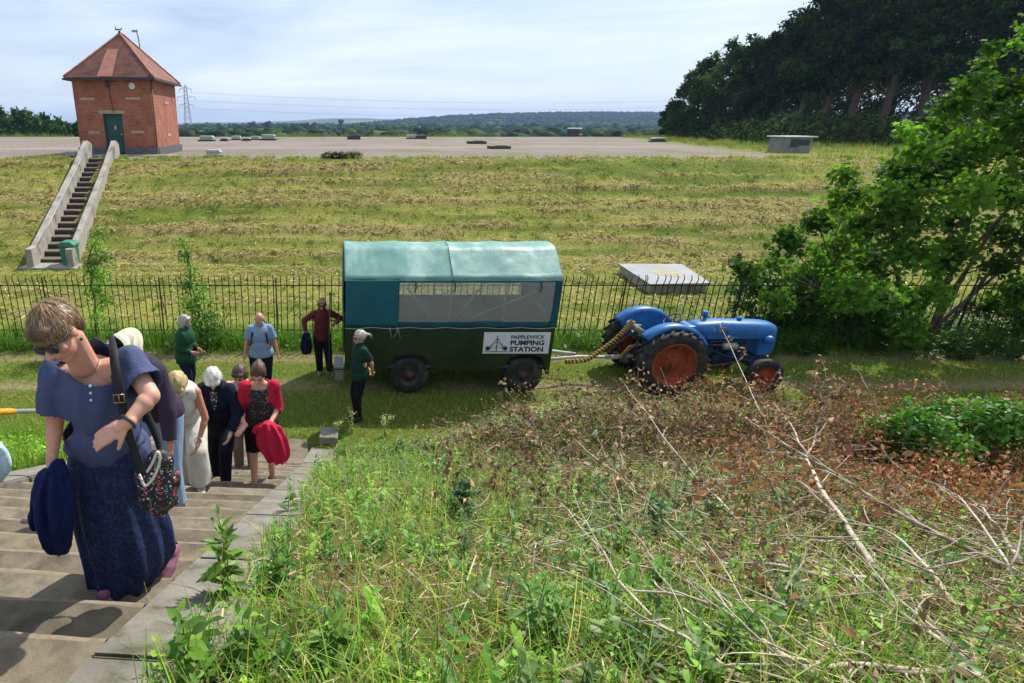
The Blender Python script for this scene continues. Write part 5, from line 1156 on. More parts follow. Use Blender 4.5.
# ---------------------------------------------------------------- leaf crowns
def crown(parent, name, centers, n_leaf, size, cols, tv=LEAF2_V, tf=LEAF2_F, mat=M_LEAF, shell=.55, wts=None, flat=.8, droop=.2):
    """centers: (x,y,z,r); leaves gather in the outer part of each clump, with gaps"""
    c = np.array(centers); w_ = c[:, 3]**2; i = rng.choice(len(c), n_leaf, p=w_/w_.sum())
    d = rng.normal(0, 1, (n_leaf, 3)); d /= np.linalg.norm(d, axis=1)[:, None]
    rr = c[i, 3]*(shell+(1-shell)*rng.random(n_leaf))*(.75+.5*vnoise(d[:, 0]*2.5+i*7, d[:, 1]*2.5+d[:, 2]*2, 5)); pos = c[i, :3]+d*rr[:, None]*[1, 1, flat]
    base = palette(len(c), cols, wts, .12)
    col = base[i]*(1+rng.normal(0, .16, (n_leaf, 1)))
    acc = SC_(); inst(acc, tv, tf, pos, rotm(rng.uniform(0, 6.28, n_leaf), rng.normal(-droop, .7, n_leaf), rng.normal(0, .7, n_leaf)), rng.uniform(size*.6, size*1.2, n_leaf), np.clip(col, .005, .6))
    return acc.build(name, mat, parent)
def limb(m, a, b, r0, r1, n=7, wig=.08):
    a, b = Vector(a), Vector(b); L_ = (b-a).length; pts = [a.lerp(b, k/n)+Vector((mnoise.noise(a*3+Vector((k*.7, 0, 0))), mnoise.noise(a*3+Vector((0, k*.7, 0))), .6*math.sin(k/n*math.pi)*.5))*L_*wig*math.sin(k/n*math.pi) for k in range(n+1)]
    m.tube(pts, [r0+(r1-r0)*k/n for k in range(n+1)], 6, caps=False)
# wood beyond the gravel
DKG = [hexc('#2c3c1c'), hexc('#36481f'), hexc('#222f18'), hexc('#41522a')]
MIDG = [hexc('#3c5224'), hexc('#4a6230'), hexc('#31441e')]
def tree(x, y, z0, h, r, kind, label, nl=7000, leaf=.42, group='dark trees of the wood behind the bank', cols=None, name='broadleaf_tree'):
    e = empty(name, (x, y, z0), label=label, cat='tree', group=group); m = MB()
    tr_h = h*.9; lean = random.uniform(-.06, .06)
    tk = [Vector((lean*h*k**2+.15*mnoise.noise(Vector((x, k*3, 0))), .1*mnoise.noise(Vector((y, k*3, 4))), tr_h*k)) for k in [j/9 for j in range(10)]]
    r0 = .022*h; m.tube(tk, [r0*(1-.85*j/9)+.02 for j in range(10)], 8)
    cs = []; low = .34 if kind == 'pine' else .12
    n = int(15+h*1.7)
    for k in range(n):
        f = low+(1-low)*((k+.5)/n)**.85; a = k*2.4+random.uniform(-.4, .4)
        env = (math.sin(min(1, (1-f)/(1-low)*1.15+.12)*math.pi*.62)) if kind != 'pine' else (.35+.65*math.sin(min(1, (1-f)*1.5+.1)*1.5))
        rad = r*env*random.uniform(.35, .95); p = Vector((lean*h*f**2+math.cos(a)*rad, math.sin(a)*rad, h*f)); cr_ = r*random.uniform(.22, .4)*(1.15-.4*f)
        cs.append((*p, cr_)); q = tk[min(int(f*8.2), 9)]; limb(m, q-Vector((0, 0, rad*.25)), p, r0*.28*(1.2-f), .02, 4)
        for s_ in range(2): 
            dd = Vector((random.gauss(0, 1), random.gauss(0, 1), random.gauss(0, .6))).normalized()*cr_*1.05; cs.append((*(p+dd), cr_*random.uniform(.4, .7)))
    m.build('trunk', M_BARK, e); crown(e, 'crown', cs, nl, leaf, cols or (DKG if kind == 'pine' else MIDG), mat=M_FARLEAF, shell=.3); return e
WT = [ # u base, y, skyline v, radius px, kind, label
 (676, 80, 104, 14, 'b', 'smallest bush-like tree at the left end of the wood'), (698, 74, 62, 27, 'b', 'rounded tree at the left end of the dark wood'),
 (728, 70, 47, 28, 'b', 'second large tree from the left end of the wood'), (757, 68, 40, 26, 'pine', 'third tree of the wood, thin topped with bare trunk'),
 (785, 66, 14, 30, 'pine', 'fourth tree of the wood, its tip just below the top of the picture'), (812, 62, -6, 34, 'pine', 'fifth tree of the wood, first whose tip leaves the picture'),
 (842, 60, -40, 40, 'pine', 'sixth tree of the wood, left of the grey hut roof line'), (872, 58, -60, 42, 'pine', 'seventh tree of the wood, straight above the embankment end'),
 (905, 56, -60, 44, 'pine', 'eighth tree of the wood, behind the left of the bent sycamore'), (942, 55, -60, 46, 'pine', 'ninth tree of the wood, behind the tip of the bent sycamore'),
 (982, 54, -60, 48, 'pine', 'tenth tree of the wood, near the right edge'), (1020, 53, -60, 50, 'pine', 'last tree of the wood at the right edge'), (1064, 52, -60, 50, 'pine', 'tree of the wood cut by the right edge'),
 (742, 86, 70, 30, 'b', 'shorter back tree filling the gap behind the second large tree'), (775, 84, 45, 34, 'b', 'back tree behind the third and fourth trees'), (815, 80, 20, 38, 'b', 'back tree behind the fifth tree'),
 (858, 76, -10, 44, 'b', 'back tree behind the sixth and seventh trees'), (905, 74, -30, 50, 'b', 'back tree behind the eighth tree'), (955, 72, -30, 52, 'b', 'back tree behind the ninth tree'), (1010, 70, -30, 55, 'b', 'back tree behind the last trees at right')]
for (u, y, vt, rp, kind, lab) in WT:
    b_ = aty(u, 148, y); z0 = H(b_.x, y)-.1; tp = aty(u, vt, y).z; D_ = y*.936; xx = (u-PX)/FPX*(y*math.cos(TH)+(CAMH-(z0+tp)/2)*math.sin(TH))
    # keep the foot where the trunk stands at mid-crown
    tree(xx, y, z0, tp-z0, rp*D_/FPX, kind, lab, nl=7500 if kind == 'pine' else 8500, leaf=.40, name='pine_tree' if kind == 'pine' else 'broadleaf_tree')
# low dark understorey along the wood edge
acc = SC_(); n = 22000; x = rng.uniform(30, 75, n); y = 50+rng.uniform(-2, 34, n); k = (x > 25+np.clip((y-30)*.28, 0, 60)+4.5); x, y = x[k], y[k]; n = len(x)
pos = at_ground(x, y); pos[:, 2] += rng.uniform(0, 1, n)**1.3*2.6*(.3+fbm(x*.3, y*.3, 3, 81))
inst(acc, LEAF2_V, LEAF2_F, pos, rotm(rng.uniform(0, 6, n), rng.normal(0, .7, n), rng.normal(0, .7, n)), rng.uniform(.3, .55, n), palette(n, DKG)); acc.build('understorey', M_FARLEAF, kind='stuff', label='dark undergrowth at the foot of the wood')['category'] = 'undergrowth'
# trees left beyond the valve house
for (u, vt, y, rp, lab) in ((2, 109, 112, 22, 'dark bush-like tree at the left edge beyond the gravel'), (24, 112, 116, 20, 'second tree from the left edge beyond the gravel'), (44, 115, 114, 20, 'third tree from the left edge beyond the gravel'), (62, 121, 118, 16, 'lower tree just left of the valve house'), (79, 124, 120, 12, 'tree half hidden behind the valve house wall'), (-22, 106, 112, 24, 'tree cut by the left edge of the photo')):
    b_ = aty(u, 135, y); z0 = -1.5; tp = aty(u, vt, y).z; tree(b_.x, y, z0, tp-z0, rp*y*.936/FPX, 'b', lab, nl=3600, leaf=.62, group='trees beyond the gravel at left', cols=[hexc('#3c5a28'), hexc('#4a6c32'), hexc('#2f4a22')])
# dark shrub on the crest
pc = atz(343, 159, ZTOP); e = empty('gorse_bush', (pc.x, pc.y+.3, ZTOP), label='low dark green bush on the bank crest above the trailer', cat='bush'); crown(e, 'foliage', [(x_, 0, .12, .3) for x_ in (-.8, -.4, 0, .35, .7)], 2600, .09, DKG)
m = MB(); [limb(m, (0, 0, 0), (x_, .0, .25), .02, .008, 3) for x_ in (-.7, -.3, .3, .6)]; m.build('stem', M_BARK, e)
# saplings at the fence
def sapling(u, y, vb, vt, label, prof, nl, leaf=.085):
    b_ = aty(u, vb, y); z0 = H(b_.x, y); e = empty('sapling', (b_.x, y, z0), label=label, cat='sapling', group='saplings at the fence'); m = MB(); cs = []
    for (uu, vv, rp) in prof:
        p = aty(uu, vv, y+random.uniform(-.2, .2)); cs.append((p.x-b_.x, p.y-y, p.z-z0, rp*.0225))
    tk = sorted(cs, key=lambda c: c[2])
    m.tube([(0, 0, 0)]+[Vector(c[:3])*Vector((.4, .4, 1)) if False else (c[0]*.4, c[1]*.4, c[2]) for c in tk], [.028]+[.024*(1-.8*k/len(tk)) for k in range(len(tk))], 6)
    for c in tk: limb(m, (c[0]*.3, c[1]*.3, c[2]*.8), c[:3], .012, .004, 4)
    m.build('trunk', M_BARK, e); crown(e, 'crown', cs, nl, leaf, [hexc('#5a8430'), hexc('#6f9a3c'), hexc('#46702a'), hexc('#86ac4c')], LEAF_V, LEAF_F, shell=.15, droop=.4)
sapling(97, 13.1, 345, 225, 'taller thin sapling at the fence left, before the green bin', [(100, 232, 9), (96, 245, 12), (103, 256, 13), (92, 262, 12), (100, 275, 15), (95, 290, 14), (104, 300, 14), (98, 315, 14), (92, 272, 10)], 1500)
sapling(197, 13.0, 345, 235, 'bushy sapling at the fence behind the grey haired woman in green', [(183, 242, 8), (186, 255, 11), (190, 270, 13), (188, 285, 14), (200, 296, 19), (190, 305, 18), (208, 315, 22), (192, 325, 24), (212, 330, 20), (200, 340, 24)], 2600)
# bent sycamore at the right
SY = 13.2
bx = aty(905, 345, SY); sy_ = empty('sycamore_tree', (bx.x, SY, 0), label='bright leafy many-stemmed tree leaning over the fence at right', cat='tree')
CL = [(742, 268, 15), (758, 285, 22), (775, 262, 20), (790, 240, 22), (800, 275, 28), (815, 222, 22), (838, 205, 22), (846, 175, 15), (852, 195, 20), (862, 225, 30), (835, 250, 32), (870, 262, 34), (850, 292, 32), (812, 302, 26), (778, 300, 20), (890, 195, 26), (900, 170, 24), (905, 215, 34), (910, 250, 30), (920, 150, 22), (938, 128, 22), (905, 130, 12), (925, 180, 30), (950, 160, 28), (955, 105, 22), (972, 85, 20), (985, 62, 14), (992, 45, 9), (990, 105, 26), (1010, 90, 24), (985, 140, 32), (1015, 140, 34), (970, 190, 32), (1010, 190, 32), (955, 220, 26), (1000, 230, 24), (1024, 120, 30), (1035, 180, 34), (1040, 240, 30), (880, 300, 34), (905, 300, 26), (945, 262, 22), (1010, 300, 26), (975, 330, 16), (870, 330, 30), (840, 325, 26), (1035, 320, 26), (800, 325, 20), (1060, 120, 34), (1070, 200, 40), (1045, 80, 22), (1060, 30, 34), (1100, 110, 50), (1110, 200, 55), (1110, 300, 50), (1070, 300, 40), (830, 270, 26), (865, 300, 30), (900, 330, 26), (760, 330, 22), (960, 248, 20), (1000, 265, 22), (935, 292, 20), (1022, 290, 24), (985, 305, 16)]  # clumps past the right edge are out of view, added to deepen shade below
cs = []
for (u, v, rp) in CL:
    yy = SY+random.uniform(-1.1, .9); p = aty(u, v, yy); cs.append((p.x-bx.x, yy-SY, p.z, rp*.0212))
m = MB(); stems = []
ends = [(-2.1, 1.9), (-1.3, 2.7), (-.3, 3.3), (.8, 4.4), (1.5, 5.6), (1.9, 4.2), (2.5, 3.4), (-2.9, 1.5), (.2, 2.4), (2.9, 2.6)]
for k, (ex_, ez_) in enumerate(ends):
    a_ = Vector((random.uniform(-.5, .6)+(.5 if k > 5 else 0), random.uniform(-.3, .3), -.1)); b_ = Vector((ex_, random.uniform(-.6, .6), ez_)); nn_ = 10; mid = Vector((a_.x+(b_.x-a_.x)*.35, 0, b_.z*.55)); pts = [a_*(1-f)**2+mid*2*f*(1-f)+b_*f*f for f in [j/nn_ for j in range(nn_+1)]]; stems.append(pts); m.tube(pts, [.055*(1-.8*j/nn_) for j in range(nn_+1)], 7)
for c in cs:
    best = min((q for s_ in stems for q in s_[3:]), key=lambda q: (q-Vector(c[:3])).length+(2 if q.z > c[2] else 0)); limb(m, best, c[:3], .018, .006, 5)
m.build('trunk', M_BARK, sy_)
crown(sy_, 'crown', cs, 30000, .13, [hexc('#40621f'), hexc('#4e7426'), hexc('#33531a'), hexc('#628a34')], LOBE_V, LOBE_F, mat=M_SYC, shell=.1, droop=.5)
# hawthorn-like dark shrub left of it, hanging on the fence
bb = aty(765, 330, 13.6); e = empty('fence_shrub', (bb.x, 13.6, 0), label='dark shrub spilling over the railings beyond the tractor nose', cat='bush'); c2 = []
for (u, v, rp) in [(735, 290, 14), (750, 275, 18), (770, 290, 24), (745, 305, 18), (790, 300, 28), (775, 320, 26), (815, 320, 28), (840, 345, 26), (800, 345, 26), (870, 350, 24), (735, 262, 10), (890, 320, 26), (860, 320, 28), (825, 295, 26), (900, 355, 24), (940, 355, 22), (985, 358, 22), (1025, 355, 24)]:
    p = aty(u, v, 13.6+random.uniform(-.4, .3)); c2.append((p.x-bb.x, p.y-13.6, max(p.z, .15), rp*.0215))
m = MB(); [limb(m, (random.uniform(-.3, .3), 0, -.1), c[:3], .03, .008, 6) for c in c2]; m.build('stem', M_BARK, e)
crown(e, 'foliage', c2, 9000, .11, [hexc('#35581e'), hexc('#436a26'), hexc('#2c4c1a')], LEAF_V, LEAF_F, shell=.15)
# low glossy bush on the near bank at the right
bb = gpt(945, 470, 0); e = empty('laurel_bush', (bb.x, bb.y, bb.z-.05), label='low rounded glossy green bush at the right end of the track verge', cat='bush'); c3 = []
for (u, v, rp) in [(885, 440, 16), (900, 425, 18), (925, 420, 20), (950, 415, 20), (980, 412, 20), (1005, 415, 22), (1030, 420, 22), (910, 445, 20), (940, 440, 22), (970, 438, 24), (1000, 440, 24), (1030, 445, 24), (875, 425, 10)]:
    p = aty(u, v, bb.y+random.uniform(-.2, .5)); c3.append((p.x-bb.x, p.y-bb.y, max(p.z-bb.z, .05), rp*.0165))
m = MB(); [limb(m, (random.uniform(-.5, .5), 0, -.02), c[:3], .015, .005, 5) for c in c3]; m.build('stem', M_BARK, e)
crown(e, 'foliage', c3, 5200, .095, [hexc('#5c8a38'), hexc('#739e48'), hexc('#48742c'), hexc('#8fb466')], LEAF_V, LEAF_F, shell=.35)
# ================================================================ PEOPLE
def pcap(m, a, b, r0, r1, n=14):
    a, b = Vector(a), Vector(b); d = b-a; L_ = d.length
    if L_ < 1e-5: return m.sphere(a, max(r0, r1), n)
    q = d.to_track_quat('Z', 'Y'); prof = []
    for i in range(6): t = -math.pi/2+math.pi/2*i/5; prof.append((max(r0*math.cos(t), 1e-4), r0*math.sin(t)))
    for i in range(1, 6): t = math.pi/2*i/5; prof.append((max(r1*math.cos(t), 1e-4), L_+r1*math.sin(t)))
    prof.insert(6, (r1, L_))
    vs = []; k = len(prof)
    for r, h in prof:
        for j in range(n): an = 2*math.pi*j/n; vs.append(a+q @ Vector((r*math.cos(an), r*math.sin(an), h)))
    fs = [(i*n+j, i*n+(j+1) % n, (i+1)*n+(j+1) % n, (i+1)*n+j) for i in range(k-1) for j in range(n)]+[tuple(range(n-1, -1, -1)), tuple(range((k-1)*n, k*n))]
    return m.add(vs, fs, True)
def pell(m, c, rad, fr=None, n=18):
    c = Vector(c); M_ = fr or Matrix.Identity(3); vs = []; k = 12
    for i in range(k+1):
        ph = math.pi*(.001+.998*i/k)
        for j in range(n): t = 2*math.pi*j/n; vs.append(c+M_ @ Vector((rad[0]*math.sin(ph)*math.cos(t), rad[1]*math.sin(ph)*math.sin(t), rad[2]*math.cos(ph))))
    fs = [(i*n+j, (i+1)*n+j, (i+1)*n+(j+1) % n, i*n+(j+1) % n) for i in range(k) for j in range(n)]+[tuple(range(n)), tuple(range((k+1)*n-1, k*n-1, -1))]
    return m.add(vs, fs, True)
def remesh(m, name, voxel, smooth=3, fold=None, cut=None, mat=None, parent=None, thick=0, **k):
    me = bpy.data.meshes.new('tmp'); me.from_pydata(m.v, [], m.f); o = bpy.data.objects.new('tmp', me); COL.objects.link(o)
    md = o.modifiers.new('r', 'REMESH'); md.mode = 'VOXEL'; md.voxel_size = voxel
    if smooth: sm = o.modifiers.new('s', 'SMOOTH'); sm.iterations = smooth; sm.factor = .5
    dg = bpy.context.evaluated_depsgraph_get(); me2 = bpy.data.meshes.new_from_object(o.evaluated_get(dg)); me2.name = name
    bpy.data.objects.remove(o); bpy.data.meshes.remove(me)
    if fold or cut:
        bm = bmesh.new(); bm.from_mesh(me2)
        if fold:
            bm.normal_update(); nn_ = [v.normal.copy() for v in bm.verts]
            for v, n_ in zip(bm.verts, nn_): v.co += n_*fold(v.co)
        if cut: bmesh.ops.delete(bm, geom=[v for v in bm.verts if cut(v.co)], context='VERTS')
        bm.to_mesh(me2); bm.free()
    me2.polygons.foreach_set('use_smooth', np.ones(len(me2.polygons), bool)); me2.materials.clear()
    ob = link(name, me2, mat, parent, **k)
    if thick: t_ = ob.modifiers.new('t', 'SOLIDIFY'); t_.thickness = thick; t_.offset = 1
    return ob
def folds(amp, sc=6, st_=(1, 1, .35), seed=0):
    def f(p): q = Vector((p.x*st_[0]*sc+seed, p.y*st_[1]*sc, p.z*st_[2]*sc)); return amp*(mnoise.noise(q)+.5*mnoise.noise(q*2.3))
    return f
def ik(a, b, l1, l2, pole):
    a, b = Vector(a), Vector(b); d = b-a; L_ = min(d.length, (l1+l2)*.995); d.normalize(); b = a+d*L_
    x = (l1*l1-l2*l2+L_*L_)/(2*L_); h = math.sqrt(max(l1*l1-x*x, 1e-6)); p = Vector(pole); p = (p-d*p.dot(d)).normalized()
    return a+d*x+p*h, b
_mc = {}
def skin(c='#c99478'):
    if c not in _mc:
        _mc[c] = noisy('skin', tuple(x*.92 for x in hexc(c)), hexc(c), 9, .5, .08, 60, bdist=.002, c3=tuple(a_*b_ for a_, b_ in zip(hexc(c), (1.02, .8, .75))), s3=6)
        _mc[c].node_tree.nodes['Principled BSDF'].inputs['Subsurface Weight'].default_value = .12; _mc[c].node_tree.nodes['Principled BSDF'].inputs['Subsurface Scale'].default_value = .02
    return _mc[c]
def cloth(c, var=.82, rough=.85, weave=380):
    k = c+str(weave)
    if k not in _mc: _mc[k] = noisy('cloth', tuple(x*var for x in hexc(c)), hexc(c), 5, rough, .7, 11, bdist=.012, spec=.2, stretch=(1.3, 1.3, .5))
    return _mc[k]
def hairm(c):
    k = 'h'+c
    if k not in _mc: _mc[k] = noisy('hair', tuple(x*.5 for x in hexc(c)), hexc(c), 30, .5, .6, 60, bdist=.01, stretch=(1, 1, .25))
    return _mc[k]
M_EYE = noisy('eye', (.02, .015, .012), (.05, .035, .03), 5, .2, 0); M_LIP = noisy('lip', hexc('#a8605a'), hexc('#b46c64'), 9, .45, 0)
def frame(fwd, up):
    f = Vector(fwd).normalized(); u = Vector(up); u = (u-f*u.dot(f)).normalized(); x = f.cross(u)  # x: person's right
    return Matrix((x, f, u)).transposed()      # columns right, forward, up
def hand_prims(m, wr, d, palm_n, s=1, curl=.5, thumb_side=1, spread=.035):
    """d: direction of the hand; palm_n: palm normal (towards what it holds); thumb_side: +1/-1 across"""
    d = Vector(d).normalized(); n_ = Vector(palm_n); n_ = (n_-d*n_.dot(d)).normalized(); x = d.cross(n_)*thumb_side
    B = Matrix((x, d, n_)).transposed()
    pell(m, wr+d*.045*s, (.038*s, .05*s, .015*s), B); pcap(m, wr-d*.02*s, wr+d*.03*s, .024*s, .026*s)
    for i, (off, ln) in enumerate(((.029, .070), (.010, .078), (-.009, .073), (-.027, .058))):
        p = wr+d*.078*s+x*off*s; dd = (d+x*(off*spread*20*.3)).normalized(); c = curl*(1+.12*i)
        q = p
        for j, (f, r) in enumerate(((.45, .0092), (.32, .0084), (.25, .0076))):
            dd = (dd*math.cos(c*.8)+n_*math.sin(c*.8)).normalized() if j else (dd*math.cos(c*.5)+n_*math.sin(c*.5)).normalized(); q2 = q+dd*ln*f*s*1.05; pcap(m, q, q2, r*s, r*.93*s, 8); 
            q = q2; n__ = n_
    p = wr+d*.02*s+x*.026*s; dd = (d*.75+x*.65+n_*.25).normalized(); q = p+dd*.038*s; pcap(m, p, q, .013*s, .0105*s, 8); dd = (dd+n_*.4+d*.3).normalized(); q2 = q+dd*.03*s; pcap(m, q, q2, .0105*s, .0085*s, 8)
def build_person(J, c, e):
    """J joint positions local to e; c: clothing and looks"""
    vx = c.get('voxel', .0105); g = c.get('girth', 1.0); s = c.get('s', 1.0)
    P_, CH, NK, HD = J['pelvis'], J['chest'], J['neck'], J['head']; F3 = frame(J['fwd'], CH-P_); HF = frame(J['face'], J['hup'])
    sk = skin(c.get('skin', '#c99478')); R3 = F3.col[0]; FW = F3.col[1]
    m = MB()
    pell(m, P_, (.155*g*s, .115*g*s, .13*s), F3); pell(m, P_.lerp(CH, .45), (.135*g*s, .105*g*s, .16*s), F3); pell(m, CH, (.152*g*s, .112*g*s, .175*s), F3); pcap(m, J['shR'].lerp(CH, .25), J['shL'].lerp(CH, .25), .06*s, .06*s)
    if c.get('female', 1):
        for sd in (-1, 1): pell(m, CH+FW*.055*g*s+R3*sd*.062*g*s-F3.col[2]*.02*s, (.055*g*s, .05*g*s, .06*g*s), F3)
    pcap(m, NK-F3.col[2]*.04*s, HD-HF.col[2]*.05*s-HF.col[1]*.02*s, .058*s, .053*s)
    for S in 'LR':
        sh, el, wr = J['sh'+S], J['el'+S], J['wr'+S]
        if c.get('trap', 1): pcap(m, NK-F3.col[2]*.015*s, sh.lerp(NK, .36)-Vector((0, 0, .015)), .048*s, .038*s)
        pell(m, sh, (.052*s, .052*s, .05*s)); pcap(m, sh, el, .047*g**.5*s, .037*s); pcap(m, el, wr, .037*s, .0235*s); pell(m, el.lerp(wr, .25), (.038*s, .038*s, .038*s))
        hand_prims(m, wr, J['hd'+S], J['pn'+S], s, c.get('curl'+S, .5), J.get('th'+S, 1))
        hp, kn, an = J['hp'+S], J['kn'+S], J['an'+S]
        pcap(m, hp, kn, .078*g*s, .052*s); pcap(m, kn, an, .05*s, .033*s); pell(m, kn.lerp(an, .28)-FW*.012, (.05*s, .05*s, .075*s)); fd = J['fd'+S].normalized(); pcap(m, an-Vector((0, 0, .035*s))-fd*.03*s, an+fd*.10*s-Vector((0, 0, .05*s)), .034*s, .026*s)
    # head
    rt, fw, up = HF.col[0], HF.col[1], HF.col[2]; h = s*c.get('headscale', 1)
    def hp_(a, b_, c_): return HD+(rt*a+fw*b_+up*c_)*h
    pell(m, hp_(0, -.012, .025), (.073*h, .092*h, .088*h), HF); pell(m, hp_(0, .028, -.035), (.056*h, .062*h, .072*h), HF); pell(m, hp_(0, .055, -.088), (.028*h, .026*h, .022*h), HF)
    pcap(m, hp_(0, .082, .012), hp_(0, .108, -.028), .009*h, .0145*h, 8); pell(m, hp_(0, .098, -.033), (.019*h, .013*h, .009*h), HF)
    pcap(m, hp_(-.035, .078, .028), hp_(.035, .078, .028), .011*h, .011*h, 8)
    for sd in (-1, 1):
        pell(m, hp_(sd*.077, -.005, -.008), (.009*h, .019*h, .031*h), HF); pell(m, hp_(sd*.04, .058, -.025), (.024*h, .022*h, .024*h), HF)
    pell(m, hp_(0, .088, -.055), (.022*h, .012*h, .011*h), HF)
    body = remesh(m, 'body', vx, c.get('smooth', 2), None, None, sk, e)
    # face parts
    for sd in (-1, 1):
        MB_ = MB(); pell(MB_, hp_(sd*.031, .081, .004), (.0135*h, .007*h, .0085*h), HF, 10); MB_.build('eye', M_EYE if c.get('voxel', 1) > .008 else M_EYE, body)
        b2 = MB(); b2.tube([hp_(sd*.014, .094, .026), hp_(sd*.032, .093, .031), hp_(sd*.05, .08, .026)], .0035*h, 5); b2.build('eyebrow', hairm(c.get('hair', '#6a5a48')), body)
    ml = MB(); ml.tube([hp_(-.024, .088, -.056), hp_(-.01, .099, -.053), hp_(0, .1, -.055), hp_(.01, .099, -.053), hp_(.024, .088, -.056)], [.003*h, .0055*h, .006*h, .0055*h, .003*h], 6); ml.build('lips', M_LIP, body)
    # ---- clothing
    tp = c.get('top')
    if tp:
        ex = tp.get('ex', .018); m = MB(); hem = tp.get('hem', .04)   # hem below pelvis
        pell(m, CH, ((.155*g+ex)*s, (.115*g+ex)*s, (.19+ex*.5)*s), F3); pell(m, P_.lerp(CH, .45), ((.14*g+ex*1.3)*s, (.108*g+ex*1.3)*s, .19*s), F3)
        pell(m, P_+F3.col[2]*.0, ((.158*g+ex*1.4)*s, (.122*g+ex*1.4)*s, (.14+ex)*s), F3)
        pcap(m, P_-F3.col[2]*max(hem-.05, .0)*s, P_.lerp(CH, .5), (.125*g+ex*1.2)*s, (.12*g+ex)*s); pcap(m, J['shR'].lerp(CH, .22), J['shL'].lerp(CH, .22), (.062+ex*.7)*s, (.062+ex*.7)*s)
        pcap(m, CH+F3.col[2]*.1*s, NK+F3.col[2]*.0*s, (.09+ex)*s, (.058+ex)*s)
        if c.get('female', 1):
            bu = c.get('bust', .8)
            for sd in (-1, 1): pell(m, CH+FW*.07*g*s*bu+R3*sd*.06*g*s-F3.col[2]*.03*s, ((.066*g+ex)*s, (.056*g*bu+ex)*s, (.09*g+ex)*s), F3)
            pell(m, P_.lerp(CH, .45)+FW*.03*s, ((.14*g+ex*1.2)*s, (.10*g+ex*1.2)*s, .2*s), F3)
        sl = tp.get('sleeve', 'short'); cuts = []
        for S in 'LR':
            sh, el, wr = J['sh'+S], J['el'+S], J['wr'+S]
            if sl == 'none':
                continue
            pell(m, sh-Vector((0, 0, .012*s)), ((.052+ex*.7)*s,)*3)
            if sl == 'short':
                q = sh.lerp(el, tp.get('slen', .62)); pcap(m, sh, q+(q-sh).normalized()*.03, (.046+ex*.8)*s, (.05+ex*1.2)*s); cuts.append((q, (q-sh).normalized()))
            else:
                q = wr.lerp(el, tp.get('wgap', .08)); pcap(m, sh, el, (.047+ex*.8)*s, (.04+ex*.8)*s); pcap(m, el, q, (.04+ex*.8)*s, (.029+ex*.7)*s); cuts.append((q, (q-el).normalized()))
        hemp = P_-F3.col[2]*hem*s; nk0 = tp.get('neck', .055); nkd = tp.get('scoop', 0.0)
        def cut(p, cuts=cuts, hemp=hemp):
            for q, d in cuts:
                if (p-q).dot(d) > 0 and (p-q).length < .14*s: return True
            if (p-hemp).dot(F3.col[2]) < tp.get('hemslope', 0)*(p-hemp).dot(FW) and all((p-J['wr'+S]).length > .12*s and (p-J['el'+S]).length > .11*s for S in 'LR'): return True
            d = p-(NK+FW*nkd*.7); u_ = d.dot(F3.col[2]); 
            r2 = d-F3.col[2]*u_
            return u_ > (-.02-nkd*1.3)*s and (r2-FW*(.0)).length < (nk0+nkd)*s and u_ < .3
        remesh(m, tp.get('name', 'shirt'), vx*1.15, tp.get('smooth', 3), folds(tp.get('fold', .008), tp.get('fsc', 7), tp.get('fst', (1, 1, .45))), cut, tp.get('mat') or cloth(tp['col']), body, .004)
    bt = c.get('bottom')
    if bt and bt['kind'] in ('trousers', 'shorts'):
        ex = bt.get('ex', .014); m = MB(); pell(m, P_-Vector((0, 0, .02*s)), ((.158*g+ex)*s, (.12*g+ex)*s, (.13+ex)*s), F3); pell(m, P_+F3.col[2]*.07*s, ((.14*g+ex)*s, (.11*g+ex)*s, .08*s), F3); cuts = []
        for S in 'LR':
            hp, kn, an = J['hp'+S], J['kn'+S], J['an'+S]; pcap(m, hp, kn, (.082*g+ex)*s, (.058+ex*1.4)*s)
            if bt['kind'] == 'trousers': q = kn.lerp(an, .97); pcap(m, kn, q, (.056+ex*1.4)*s, (.042+ex*bt.get('flare', 1.5))*s); cuts.append((q, (an-kn).normalized()))
            else: q = hp.lerp(kn, .86); cuts.append((q, (kn-hp).normalized()))
        def cut2(p, cuts=cuts): 
            for q, d in cuts:
                if (p-q).dot(d) > 0 and (p-q).length < .2*s: return True
            return (p-P_).dot(F3.col[2]) > .13*s
        remesh(m, bt['kind'], vx*1.15, 3, folds(.008, 8, (1, 1, .3), 5), cut2, bt.get('mat') or cloth(bt['col']), body, .004)
    sc_ = c.get('shoe', '#1c1c20')
    for S in 'LR':
        an = J['an'+S]; fd = J['fd'+S].normalized(); m = MB(); bse = an-Vector((0, 0, .055*s)); m_ = frame(fd, Vector((0, 0, 1)))
        pcap(m, bse-fd*.045*s, bse+fd*.06*s, .042*s, .043*s); pcap(m, bse+fd*.06*s, bse+fd*.135*s-Vector((0, 0, .008)), .042*s, .03*s); pell(m, bse+Vector((0, 0, .03*s)), (.04*s, .045*s, .04*s), m_)
        so = remesh(m, 'shoe', vx, 2, None, lambda p, b_=bse: p.z > b_.z+.052*s, cloth(sc_, rough=.5), body, .003)
        if c.get('sole'): MB().prism([(-.08*s, -.03*s), (-.09*s, 0), (-.08*s, .03*s), (.05*s, .045*s), (.14*s, .035*s), (.165*s, 0), (.14*s, -.035*s), (.05*s, -.045*s)], .022, bse-Vector((0, 0, .036*s)), fd, Vector((0, 0, 1)).cross(fd)).build('sole', cloth(c['sole']), so)
    # hair
    hs = c.get('hairstyle', 'short')
